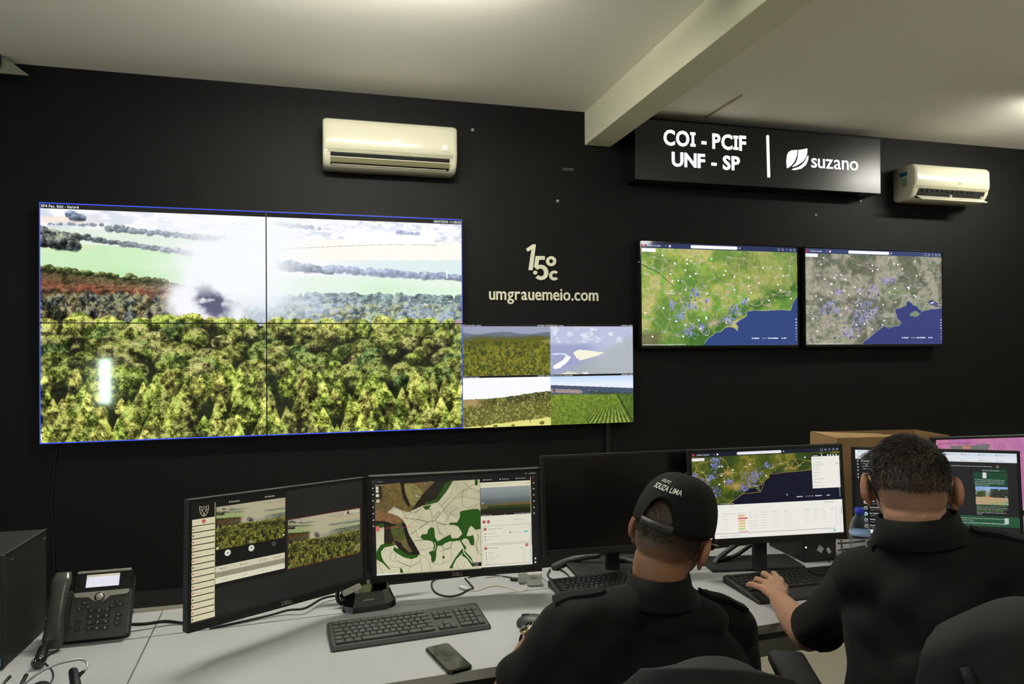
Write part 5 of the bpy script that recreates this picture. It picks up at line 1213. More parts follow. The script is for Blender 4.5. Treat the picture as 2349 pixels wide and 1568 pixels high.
deskcable('display_cable', [(480, 1440), (540, 1428), (620, 1410), (660, 1399), (700, 1394), (740, 1372), (775, 1366), (800, 1374)], .0035, M_BLKPL, 'black cable under the leftmost lit monitor', z=[.004, .004, .006, .012, .016, .014, .01, .006])
deskcable('blue_cable', [(288, 1424), (295, 1414), (303, 1405), (306, 1401)], .0035, mat('blue_cable_sheath', rgb(60, 120, 180), .4), 'short blue network cable behind the desk telephone', z=[.004, .008, .02, .03])
deskcable('coiled_black_cable', [(1262, 1306), (1256, 1318), (1266, 1328), (1290, 1331), (1306, 1325), (1296, 1312), (1278, 1303)], .003, M_BLKPL, 'black cable curl under the left edge of the dark monitor')
def sleeve(pts, r, label, m, zs):
    P = [onz(x, y, DZ+h) for (x, y), h in zip(pts, zs)]
    for v, h in zip(P, zs): v.z = DZ+h
    return tag(MB().tube(spline(P, 6), r, 9).build('cable_sleeve', m), label, 'cable sleeve')
M_SLV = mat('braided_grey_sleeve', rgb(74, 76, 76), .55, noise=.5, nscale=180)
sleeve([(1270, 1300), (1300, 1287), (1340, 1277), (1376, 1272)], .012, 'grey braided cable sleeve behind the left half of the dark monitor', M_SLV, [.012, .012, .03, .04])
sleeve([(1400, 1280), (1430, 1283), (1456, 1290)], .010, 'grey braided cable sleeve between the dark monitor stand and the cap', M_SLV, [.03, .02, .012])
sleeve([(1638, 1292), (1652, 1276), (1670, 1262), (1690, 1248), (1712, 1240)], .009, 'grey braided sleeve left of the stand between the two men', M_SLV, [.01, .03, .045, .06, .07])
sleeve([(1648, 1290), (1690, 1272), (1705, 1262), (1722, 1250)], .007, 'black sleeve crossing beside the grey braided sleeve', M_BLKMT, [.008, .03, .045, .06])
# power adapter
p = onz(1229, 1344, DZ)
t = thing('power_adapter', 'pale square power adapter beside the field map monitor', 'adapter', (p.x, p.y+.02, DZ), -.12)
M_ADP = mat('pale_grey_plastic', rgb(190, 192, 182), .35)
MB().box((0, 0, .022), (.050, .045, .044), bevel=.009, segs=3).build('adapter_body', M_ADP, t)
MB().box((0, -.0228, .028), (.024, .001, .005)).build('adapter_print', mat('grey_print', rgb(150, 146, 120), .5), t)
MB().box((.0, 0, .049), (.018, .014, .010), bevel=.001).build('brass_contact', mat('brass', rgb(170, 140, 40), .3, metal=.7), t)
MB().box((-.035, .02, .02), (.03, .03, .038), bevel=.006).build('clear_cover', mat('clear_wrap', rgb(214, 216, 210), .12, trans=.6), t)

# ------------------------------------------------------------------ glossy twin stand under the first two monitors
p = onz(846, 1398, DZ)
t = thing('monitor_stand', 'glossy black stand base between the two leftmost lit monitors', 'stand', (p.x, p.y+.055, DZ), .10)
base = [(-.082, -.045), (-.055, -.072), (.045, -.072), (.078, -.048), (.082, .05), (.05, .072), (-.06, .072), (-.082, .045)]
def frust(mb, P0, P1, z0, z1):
    n = len(P0); return mb.add([(x, y, z0) for x, y in P0]+[(x, y, z1) for x, y in P1], [tuple(range(n-1, -1, -1)), tuple(range(n, 2*n))]+[(i, (i+1) % n, n+(i+1) % n, n+i) for i in range(n)])
m = MB(); frust(m, base, [(x*.99, y*.99) for x, y in base], 0, .018); frust(m, [(x*.99, y*.99) for x, y in base], [(x*.80, y*.78+.006) for x, y in base], .018, .052)
m.build('stand_base', M_BLKGL, t)
m = MB()
for (x, w) in ((-.012, .022), (.006, .012)): m.box((x, -.0618, .033), (w, .002, .003))
m.box((.0, -.0628, .026), (.012, .002, .005)); m.box((.056, -.052, .032), (.010, .002, .003))
m.build('port_marks', M_CHROME, t)
MB().tube([(-.05, .035, .05), (-.05, .035, .15)], .017, 14).build('stand_post', mat('dull_black_post', rgb(10, 10, 10), .9, spec=.1), t)
MB().box((.04, .03, .13), (.045, .03, .17), bevel=.004).build('stand_post', M_BLKPL, t)
MB().box((-.07, .055, .15), (.14, .02, .03), bevel=.004).box((.10, .055, .17), (.15, .02, .03), bevel=.004).build('mount_arm', M_BLKPL, t)
MB().box((-.04, -.045, .062), (.012, .01, .024), bevel=.001).build('usb_plug', M_CHROME, t)
a = onz(792, 1392, DZ)
tag(MB().tube(spline([a+Vector((0, 0, .004)), a+Vector((-.02, .0, .02)), a+Vector((-.022, .005, .045)), a+Vector((.0, .01, .07)), a+Vector((.02, .02, .09))], 6), .006, 8).build('bent_cable', M_BLKPL), 'thick black cable bend at the left of the glossy stand base', 'cable')
c = deep(807, 1352, 2.0)
M = Matrix.Translation(c) @ Matrix.Rotation(.25, 4, 'Z') @ Matrix.Rotation(-.28, 4, 'Y')
tg = MB().rslab(.056, .017, .003, .006, M, 4); tg = tg.build('cable_tag', mat('silver_foil_tag', rgb(190, 190, 176), .3, metal=.25, noise=.5, nscale=160))
tag(tg, 'silver printed tag hanging under the right end of the leftmost monitor', 'tag')
# ------------------------------------------------------------------ computer tower
t = thing('computer_tower', 'black computer tower at the left end of the desk', 'computer', (.805, -2.542, DZ), -.02)
TW, TD, TH = .165, .245, .283
MB().box((-TW/2, TD/2, TH/2+.002), (TW-.004, TD-.004, TH-.002), bevel=.003).build('tower_case', mat('black_painted_steel', rgb(9, 9, 9), .6, noise=.1, nscale=80), t)
MB().box((-TW/2, -.008, TH/2+.002), (TW, .018, TH), bevel=.004).build('front_bezel', M_BLKMT, t)
m = MB()
for k in range(14): m.box((-.018, -.0175, .03+k*.0085), (.02, .002, .0035), Matrix.Identity(4))
m.build('front_vents', M_DARK, t)
MB().box((-.014, -.0178, .022), (.018, .001, .020)).build('blue_sticker', mat('blue_white_sticker', rgb(130, 180, 210), .4), t)
m = MB(); m.box((.0008, .03, TH-.022), (.002, .016, .004), bevel=.0008); m.box((.0008, TD-.02, TH-.022), (.002, .016, .004), bevel=.0008); m.build('panel_catch', mat('dull_grey_metal', rgb(90, 90, 88), .4, metal=.5), t)
m = MB().box((0, TD/2, TH+.001), (.003, TD-.01, .002)); m.build('top_edge', mat('dull_grey_metal', rgb(90, 90, 88), .4, metal=.5), t)
# small computer with green light
p = onz(1845, 1291, DZ)
t = thing('small_computer', 'small black computer with a green light behind the chat monitor bottle', 'computer', (p.x, p.y, DZ), -.05)
t['label'] = 'small black computer with a green power light under the table monitor'
MB().box((.068, .115, .042), (.136, .22, .084), bevel=.003).build('computer_case', M_BLKPL, t)
MB().lathe([(.0028, 0), (.0028, .0015), (.001, .002)], 10, Matrix.Translation((.010, .0045, .055)) @ Matrix.Rotation(PI/2, 4, 'X')).build('power_light', mat('green_led', (0, 1, .1), .5, emit=(.25, 1, .2), estr=5), t)
m = MB()
for k in range(4): m.box((.018, .0045, .044-.009*k), (.018, .001, .002))
m.build('front_marks', mat('dim_print', rgb(60, 60, 60), .5), t)
for (px, py, ry, lab) in ((1882, 1259, .6, 'small white paper tag hanging at the small computer, left of two'), (1901, 1262, -.5, 'small folded white paper tag at the small computer, right of two')):
    c = deep(px, py, 2.38)
    tag(MB().box((0, 0, 0), (.022 if ry > 0 else .012, .0008, .020), Matrix.Translation(c) @ Matrix.Rotation(ry, 4, 'Y')).build('paper_tag', mat('paper_white', rgb(200, 198, 186), .7)), lab, 'tag')
def dcab(pts, r, label, m=M_BLKPL, name='black_cable'):
    return tag(MB().tube(spline([deep(x, y, d) for x, y, d in pts], 6), r, 7).build(name, m), label, 'cable')
dcab([(1886, 1264, 2.38), (1895, 1275, 2.37), (1903, 1290, 2.34)], .0018, 'thin cable below the small white paper tags')
dcab([(1930, 1238, 2.46), (1932, 1262, 2.44), (1940, 1300, 2.38)], .003, 'upright black cable between the table monitor and the bottle')
dcab([(1922, 1246, 2.5), (1950, 1244, 2.5), (1985, 1240, 2.5)], .003, 'level black cable behind the bottle, upper of two')
dcab([(1922, 1262, 2.48), (1950, 1258, 2.48), (1985, 1252, 2.5)], .003, 'level black cable behind the bottle, lower of two')

# ------------------------------------------------------------------ bottle
c = deep(1972, 1180, 2.3)
t = thing('water_bottle', 'clear plastic water bottle with a blue cap in front of the chat monitor', 'bottle', (c.x, c.y, DZ))
M_PET = mat('clear_plastic', (.9, .95, .97), .06)
_nt = M_PET.node_tree; _tr = _nt.nodes.new('ShaderNodeBsdfTransparent'); _tr.inputs[0].default_value = (.86, .9, .93, 1); _fr = _nt.nodes.new('ShaderNodeLayerWeight'); _fr.inputs[0].default_value = .22
_mx = _nt.nodes.new('ShaderNodeMixShader'); _nt.links.new(_fr.outputs['Facing'], _mx.inputs[0]); _nt.links.new(_tr.outputs[0], _mx.inputs[1]); _nt.links.new(_nt.nodes['Principled BSDF'].outputs[0], _mx.inputs[2]); _nt.nodes['Principled BSDF'].inputs['Base Color'].default_value = (.30, .34, .36, 1)
_nt.links.new(_mx.outputs[0], _nt.nodes['Material Output'].inputs[0])
prof = [(.024, .0), (.031, .004), (.0325, .012)]+[(.0325-.0018*(k % 2), .022+.010*k) for k in range(13)]+[(.0325, .158), (.0322, .172), (.030, .188), (.025, .204), (.017, .217), (.0125, .223), (.0125, .231)]
MB().lathe(prof, 28).build('bottle_body', M_PET, t)
MB().lathe([(.0145, .226), (.0155, .227), (.0155, .244), (.014, .246)], 28).build('bottle_cap', mat('blue_cap', rgb(24, 44, 150), .4), t)
MB().lathe([(.0327, .158), (.0330, .159), (.0330, .170), (.0320, .171)], 28).build('reflection_band', mat('pale_blue_reflection', rgb(150, 180, 220), .4, trans=.3), t)  # pale band coloured to stand for the screen's reflection in the plastic

# ------------------------------------------------------------------ cardboard box
c0, c1 = deep(1921, 1004, 2.80), deep(2177, 1024, 2.86)
t = thing('cardboard_box', 'open brown cardboard box behind the chat monitor', 'box', (c0.x, c0.y, DZ), math.atan2(c1.y-c0.y, c1.x-c0.x))
bw = math.hypot(c1.x-c0.x, c1.y-c0.y); bh = c0.z-DZ; bd = .20
M_CARD = mat('brown_cardboard', rgb(138, 108, 70), .85, noise=.08, nscale=14); M_CARD2 = mat('pale_cardboard_inside', rgb(170, 140, 94), .85, noise=.06, nscale=14)
MB().box((bw/2, .002, bh/2), (bw, .004, bh)).box((bw/2, bd, bh/2), (bw, .004, bh)).box((.002, bd/2, bh/2), (.004, bd, bh)).box((bw-.002, bd/2, bh/2), (.004, bd, bh)).box((bw/2, bd/2, .003), (bw, bd, .006)).build('carton_walls', M_CARD, t)
MB().add([(0, 0, bh), (.24, 0, bh), (.22, .06, bh+.006), (.06, .09, bh+.010), (0, bd, bh+.004)], [(0, 1, 2, 3, 4)]).build('carton_flap', M_CARD2, t)
MB().add([(.13, .0, bh-.004), (bw, .0, bh-.03), (bw, .004, bh-.03), (.3, .07, bh-.002), (.14, .07, bh+.004)], [(0, 1, 2, 3, 4)]).build('carton_flap', M_CARD2, t)

# ------------------------------------------------------------------ desk telephone
t = thing('desk_telephone', 'dark grey desk telephone with a lit screen beside the computer tower', 'telephone', (.850, -2.450, DZ+.003), 0.0)
TH0 = math.radians(66); PWt, PL = .2, .178
Mp = Matrix.Translation((0, 0, .012)) @ Matrix.Rotation(-(PI/2-TH0), 4, 'X')     # local XZ plane = the telephone's face
M_TEL = mat('graphite_plastic', rgb(56, 57, 54), .45, noise=.06, nscale=90, bump=.1, bscale=900)
def fc(u, v, d=0): return Matrix.Translation((0, 0, .012)) @ Matrix.Rotation(-(PI/2-TH0), 4, 'X') @ Matrix.Translation((u, -d, v))
MB().rslab(.198, .128, .026, .012, fc(.100, .064, -.013), 5, .003).build('telephone_body', M_TEL, t)
MB().rslab(.140, .056, .022, .006, fc(.128, .148, -.010), 4, .002).build('screen_housing', M_BLKPL, t)
MB().prism([(-.10, -.06), (.10, -.06), (.10, .10), (-.10, .10)], 0, .02, fc(.10, .06, -.026)).build('telephone_back', M_BLKMT, t)
MB().add([(.02, .055, 0), (.18, .055, 0), (.18, .13, 0), (.02, .13, 0), (.02, .06, .10), (.18, .06, .10), (.18, .075, .12), (.02, .075, .12)], [(0, 1, 5, 4), (1, 2, 6, 5), (2, 3, 7, 6), (3, 0, 4, 7), (0, 3, 2, 1), (4, 5, 6, 7)]).build('foot_stand', M_BLKMT, t)
def dl(f):
    f.rect(0, 0, 480, 34, (222, 214, 180), 1); f.text('18/07/25 11:38', 6, 26, 18, (90, 84, 70), 2); f.rect(6, 50, 20, 16, (150, 140, 170), 2)
f = Face(.082, .033, base_img((240, 241, 252), 40, 16), 480, 190); dl(f); o = f.build('screen', t, M_SCRM); o.matrix_local = fc(.128, .150, .0022)
MB().rslab(.134, .0065, .004, .003, fc(.130, .1745, .001), 4, .001).build('silver_top_strip', mat('satin_silver', rgb(172, 170, 160), .35, metal=.4), t)
bandp = [(.062, .1215), (.060, .116), (.064, .110), (.098, .108), (.108, .100), (.118, .0945), (.132, .0945), (.142, .100), (.150, .108), (.192, .110), (.197, .116), (.195, .1225)]
MB().prism([(x-.128, z-.11) for x, z in bandp], -.0015, .001, fc(.128, .11, .0012)).build('silver_band', mat('satin_silver', rgb(172, 170, 160), .35, metal=.4), t)
Mn = fc(.125, .107, .003) @ Matrix.Rotation(PI/2, 4, 'X')
MB().lathe([(.0125, 0), (.0125, .002), (.0105, .003)], 24, Mn).build('navigation_ring', M_BLKGL, t)
MB().lathe([(.0095, .002), (.0090, .004), (.006, .0048)], 24, Mn).build('navigation_button', mat('satin_silver_button', rgb(196, 194, 186), .25, metal=.5), t)
def tkey(u, v, w, h, s=''):
    m = MB().rslab(w, h, .004, .002, fc(u, v, .0012), 3, .0008); nb = len(m.f)
    if s: text_mb(m, s, .0085 if len(s) == 1 else .005, fc(u, v-.003, .0036), 'CENTER', .0)
    o = m.build('telephone_key', mat('dark_telephone_key', rgb(34, 34, 33), .45), t); o.data.materials.append(M_LEG)
    for i, pgn in enumerate(o.data.polygons): pgn.material_index = 0 if i < nb else 1
for r in range(4):
    for c3 in range(3): tkey(.108+.0195*c3, .0725-.0152*r, .0155, .0095, '123456789*0#'[r*3+c3])
for (u, v, s) in ((.090, .0935, '='), (.079, .0815, 'o'), (.099, .0835, '+'), (.170, .0925, 'II'), (.158, .0815, 'c'), (.178, .0835, '>'), (.177, .0575, 'x'), (.176, .0470, 'o'), (.175, .0365, 'v')): tkey(u, v, .0155, .0082, s)
MB().rslab(.0125, .032, .004, .004, fc(.079, .040, .0012), 4, .0008).build('volume_key', mat('dark_telephone_key', rgb(34, 34, 33), .45), t)
for k in range(4): MB().rslab(.010, .004, .002, .0015, fc(.105+.017*k, .1285, .0015), 3, .0004).build('soft_key', M_BLKGL, t)
for k in range(2): MB().rslab(.007, .005, .002, .0015, fc(.073, .140+.011*k, .0015), 3, .0004).build('line_key', M_BLKGL, t)
# handset
Mh = fc(.033, .085, .020)
hs = MB(); pth = [(0, -.004, -.098), (0, .004, -.075), (0, .010, -.03), (0, .010, .02), (0, .004, .068), (0, -.006, .092)]
rad = [.020, .0245, .020, .020, .0245, .018]
P = spline([Vector(q) for q in pth], 6); R2 = [rad[min(5, int(i/6))]+(rad[min(5, int(i/6)+1)]-rad[min(5, int(i/6))])*((i/6) % 1) for i in range(len(P))]
vs = []; fs = []; N = 16
for i, q in enumerate(P):
    for k in range(N):
        a = 2*PI*k/N; ca, sa = math.cos(a), math.sin(a); e = .62
        vs.append((q.x+R2[i]*math.copysign(abs(ca)**e, ca), q.y*-1+R2[i]*.62*math.copysign(abs(sa)**e, sa), q.z))
for i in range(len(P)-1):
    for k in range(N): fs.append((i*N+k, i*N+(k+1) % N, (i+1)*N+(k+1) % N, (i+1)*N+k))
fs += [tuple(range(N-1, -1, -1)), tuple(range((len(P)-1)*N, len(P)*N))]
MB().add(vs, fs, True).build('handset', mat('graphite_handset', rgb(60, 61, 58), .28, noise=.04, nscale=60), t, M=Mh)
MB().rslab(.006, .085, .02, .003, fc(.0615, .075, -.004), 3, .001).build('handset_cradle', M_TEL, t)
a = onz(88, 1522, DZ+.012); b = onz(80, 1488, DZ+.02)
t2 = thing('cable_plug', 'black twin-ended plug lying in front of the desk telephone', 'plug', (a.x, a.y, DZ), 0)
a = Vector(a); 
MB().cap((0, .012, .016), (-.012, .065, .022), .0135, .012, 14).build('plug_body', M_BLKPL, t2)
MB().lathe([(.012, 0), (.0145, .004), (.0145, .012), (.011, .014)], 16, Matrix.Translation((0, .006, .016)) @ Matrix.Rotation(PI/2, 4, 'X')).build('plug_face', M_BLKGL, t2)
deskcable('handset_cord', [(112, 1502), (104, 1508), (100, 1516), (110, 1526), (120, 1538), (122, 1552), (116, 1566), (108, 1580)], .0018, mat('dark_violet_cable', rgb(30, 28, 40), .4), 'thin dark cord curving in front of the desk telephone')
deskcable('short_lead', [(100, 1512), (112, 1503), (124, 1494), (134, 1488)], .0016, M_BLKPL, 'short thin black lead under the front edge of the telephone')

# ------------------------------------------------------------------ headset
h0 = onz(150, 1560, DZ)
t = thing('headset', 'headset with a thin grey headband lying at the lower left corner of the desk', 'headset', (h0.x, h0.y, DZ), 0)
bp = [(40, 1584, .02), (58, 1566, .035), (92, 1541, .05), (130, 1523, .055), (165, 1514, .055), (188, 1512, .05), (199, 1520, .045), (200, 1528, .04), (194, 1538, .035)]
P = [deep(x, y, (CAM[2]-(DZ+z))/((y-795)/FPX))-Vector((h0.x, h0.y, DZ)) for x, y, z in bp]
MB().tube(spline(P, 6), .0028, 8).build('headband', mat('grey_spring_band', rgb(150, 150, 152), .3, metal=.4), t)
def hp(x, y, z): 
    v = onz(x, y, DZ+z); return Vector((v.x-h0.x, v.y-h0.y, z))
M_HS = mat('black_violet_plastic', rgb(14, 12, 18), .4)
MB().cap(hp(168, 1540, .03), hp(176, 1584, .014), .010, .012, 14).cap(hp(176, 1552, .026), hp(192, 1539, .034), .007, .0035, 10).build('temple_pad', M_HS, t)
MB().cap(hp(60, 1548, .022), hp(44, 1578, .012), .0045, .004, 10).build('microphone_boom', M_HS, t)
MB().cap(hp(22, 1552, .02), hp(2, 1574, .014), .004, .0025, 10).build('microphone_boom', M_HS, t)
MB().ell(hp(92, 1580, .02), (.022, .022, .016)).build('ear_cushion', mat('black_foam', rgb(14, 12, 16), .9), t)
from mathutils.bvhtree import BVHTree

# ------------------------------------------------------------------ people
def fuse(mb, voxel, iters, factor=.5):
    """joins overlapping shapes into one continuous skin, returns the mesh"""
    me = bpy.data.meshes.new('skin'); me.from_pydata(mb.v, [], mb.f); me.update()
    bm = bmesh.new(); bm.from_mesh(me); bmesh.ops.recalc_face_normals(bm, faces=bm.faces); bm.to_mesh(me); bm.free()
    o = bpy.data.objects.new('skin', me); COL.objects.link(o)
    r = o.modifiers.new('r', 'REMESH'); r.mode = 'VOXEL'; r.voxel_size = voxel; r.adaptivity = 0
    if iters: s = o.modifiers.new('s', 'SMOOTH'); s.factor = factor; s.iterations = iters
    dg = bpy.context.evaluated_depsgraph_get(); out = bpy.data.meshes.new_from_object(o.evaluated_get(dg))
    bpy.data.objects.remove(o); bpy.data.meshes.remove(me)
    out.polygons.foreach_set('use_smooth', [True]*len(out.polygons))
    return out
def verts(me):
    V = np.zeros(len(me.vertices)*3); me.vertices.foreach_get('co', V); return V.reshape(-1, 3)
def attach(me, name, parent, material):
    """mesh in world coordinates becomes a part of a thing standing at parent.location (no rotation)"""
    V = verts(me)-np.array(parent.location); me.vertices.foreach_set('co', V.ravel().astype(np.float32)); me.update()
    me.name = name; me.materials.clear(); me.materials.append(material)
    o = bpy.data.objects.new(name, me); COL.objects.link(o); o.parent = parent; return o
def wbuild(mb, name, root, material, smooth=None):
    o = mb.build(name, material, root); o.matrix_local = Matrix.Translation(-Vector(root.location)); 
    # bake the shift so the part's own coordinates are those of its thing
    o.data.transform(Matrix.Translation(-Vector(root.location))); o.matrix_local = Matrix.Identity(4); return o
M_SKIN = attr_mat('skin', rough=.5, spec=.35, skin=True)
M_SHIRT = mat('black_uniform_cloth', rgb(13, 13, 12), .85, spec=.15, noise=.12, nscale=20, bump=.12, bscale=1600, sheen=.03)
M_TROU = mat('black_trouser_cloth', rgb(9, 9, 10), .9, spec=.2, noise=.12, nscale=20, bump=.4, bscale=500)
M_SHOE = mat('black_leather', rgb(14, 14, 14), .35)
M_HAIR = mat('dark_brown_hair', rgb(30, 23, 18), .55, spec=.4, noise=.3, nscale=60)
M_CAPF = mat('black_cap_cloth', rgb(11, 11, 11), .85, spec=.2, noise=.1, nscale=30, bump=.2, bscale=1600)

class Head:
    def __init__(s, c, az, down, tilt):
        s.c = Vector(c); s.R = Matrix.Rotation(-az, 3, 'Z') @ Matrix.Rotation(-down, 3, 'X') @ Matrix.Rotation(tilt, 3, 'Y')
    def p(s, x, y, z): return s.c + s.R @ Vector((x, y, z))
    def add(s, mb):
        R = s.R
        def e(c, r, Q=None): mb.ell(s.p(*c), r, R if Q is None else R @ Q, 28, 18)
        e((0, -.012, .028), (.0755, .096, .088)); e((0, -.035, -.002), (.066, .066, .062)); e((0, .022, -.012), (.066, .072, .072)); e((0, .036, -.062), (.047, .050, .042)); e((0, .068, -.088), (.022, .020, .018))
        e((0, .084, -.050), (.024, .014, .014)); e((0, .090, -.044), (.020, .009, .005)); e((0, .089, -.057), (.018, .010, .006))
        mb.cap(s.p(0, .088, .018), s.p(0, .104, -.020), .008, .0125, 12); e((.010, .094, -.024), (.008, .009, .007)); e((-.010, .094, -.024), (.008, .009, .007))
        for q in (-1, 1):
            e((q*.033, .072, .030), (.026, .014, .009)); e((q*.040, .066, -.018), (.020, .018, .016))
            e((q*.030, .082, .008), (.014, .010, .0075))
            # ear: dish, rim and lobe, leaning out from the head
            Q = Matrix.Rotation(q*.42, 3, 'Z')
            e((q*.082, -.010, -.002), (.0048, .017, .027), Q)
            rim = []
            for k in range(12):
                a = math.radians(-70+k*24); rim.append(s.c+R @ (Vector((q*.080, -.006, -.001))+Q @ Vector((q*(.0065+.002*math.cos(a)), -.001-.0165*math.cos(a)*1.0, .029*math.sin(a)+.002))))
            mb.tube(rim, .0042, 8); e((q*.080, -.004, -.031), (.0058, .009, .010), Q)
            e((q*.074, .004, -.004), (.010, .010, .022))
    def local(s, V): return (V-np.array(s.c)) @ np.array(s.R)

def skin_colours(me, head, base, dark, hair, zb=-.052, fade=.045, beard=0.0, hairtop=True):
    V = verts(me); L = head.local(V); rs = np.random.RandomState(3)
    x, y, z = L[:, 0], L[:, 1], L[:, 2]
    C = np.tile(np.array(base), (len(V), 1))
    near = np.exp(-((x/.11)**2+(y/.13)**2+(z/.15)**2)**3)
    wob_ = .5+.5*np.sin(V[:, 0]*90)*np.sin(V[:, 1]*83)*np.sin(V[:, 2]*71)
    C = C*(1-.06*wob_[:, None]); 
    ear = (np.abs(x) > .0775)
    bound = np.where(y < -.02, zb, zb+(y+.02)*1.6); bound = np.where(y > .055, .082, bound)
    h = np.clip((z-bound)/fade, 0, 1)*(near > .1)*(~ear)*(z < .2)
    if beard > 0:
        b = np.clip((.0-z)/.02, 0, 1)*np.clip((y-.012)/.02, 0, 1)*(near > .05)*(np.abs(x) < .077)*beard; h = np.maximum(h, b)
    grain = rs.uniform(.75, 1.0, len(V)); h = np.clip(h*grain, 0, 1)
    C = C*(1-h[:, None])+np.array(hair)*h[:, None]
    # redder ears and knuckles
    C[ear & (near > .05)] = C[ear & (near > .05)]*np.array([1.06, .92, .88])
    # eyes: whites and irises
    for q in (-1, 1):
        d = np.sqrt((x-q*.030)**2+(z-.008)**2); m = (d < .0105)*(y > .075); C[m > 0] = (.75, .73, .70); m = (d < .0048)*(y > .08); C[m > 0] = (.03, .02, .015)
        m = (np.abs(z-.029) < .004)*(np.abs(x-q*.032) < .018)*(y > .07); C[m > 0] = hair
    m = (np.abs(z+.0505) < .007)*(np.abs(x) < .02)*(y > .085); C[m > 0] = np.array(base)*np.array([1.0, .6, .55])
    a = me.color_attributes.new('Col', 'FLOAT_COLOR', 'POINT'); rgba = np.ones((len(V), 4), np.float32); rgba[:, :3] = C; a.data.foreach_set('color', rgba.ravel())

def strands(head, n, cond, length, seed, lean, rad=(.0755, .096, .088), c0=(0, -.012, .028), thick=.0006):
    """short hairs standing on the skull"""
    rs = np.random.RandomState(seed); mb = MB(); k = 0
    while k < n:
        v = rs.normal(size=3); v /= np.linalg.norm(v)
        p = Vector((c0[0]+v[0]*rad[0], c0[1]+v[1]*rad[1], c0[2]+v[2]*rad[2]))
        if not cond(p): continue
        nrm = Vector((v[0]/rad[0], v[1]/rad[1], v[2]/rad[2])).normalized(); l = length(p)*rs.uniform(.6, 1.2)
        d = (nrm+Vector(lean(p))+Vector(rs.normal(size=3)*.10)).normalized(); s_ = d.cross(Vector(rs.normal(size=3))).normalized()*thick
        p = p-nrm*.002; q = p+d*l*.6; e = p+(d+Vector((0, 0, -.25))).normalized()*l+d*.001
        a = [head.c+head.R @ w for w in (p-s_, p+s_, q+s_*.8, q-s_*.8, e)]
        mb.add(a, [(0, 1, 2, 3), (3, 2, 4)], True); k += 1
    return mb

def finger(mb, pts, r0, r1):
    n = len(pts)
    for i in range(n-1):
        a, b = r0+(r1-r0)*i/(n-1), r0+(r1-r0)*(i+1)/(n-1); mb.cap(pts[i], pts[i+1], a, b, 12)

def hand(mb, W, mcps, pips, tips, thumb, up):
    """wrist, knuckles, middle joints, finger ends, thumb (3 points)"""
    rr = [.0088, .0094, .0098, .0092][:len(mcps)]
    mid = [W.lerp(m, .25) for m in mcps]
    mc_ = sum(mid, Vector())/len(mid); mb.cap(W, mc_, .0255, .0185, 18); mb.cap(W, mc_.lerp(sum(mcps, Vector())/len(mcps), .3), .022, .016, 18)
    for a, m in zip(mid, mcps): mb.cap(a, m, .0155, .0125, 14)
    for i in range(len(mcps)-1):
        mb.cap(mcps[i], mcps[i+1], .0118, .0118, 12); mb.cap(mid[i], mid[i+1], .0155, .0155, 12); mb.cap(mid[i].lerp(mcps[i], .5), mid[i+1].lerp(mcps[i+1], .5), .0135, .0135, 12)
    for m, p, t, r in zip(mcps, pips, tips, rr):
        q = p.lerp(t, .55)+up*.003; finger(mb, [m, p, q, t], r+.0012, r-.0016)
    mb.cap(W.lerp(thumb[0], .2), thumb[0], .017, .0145, 14); finger(mb, thumb, .0125, .0088)

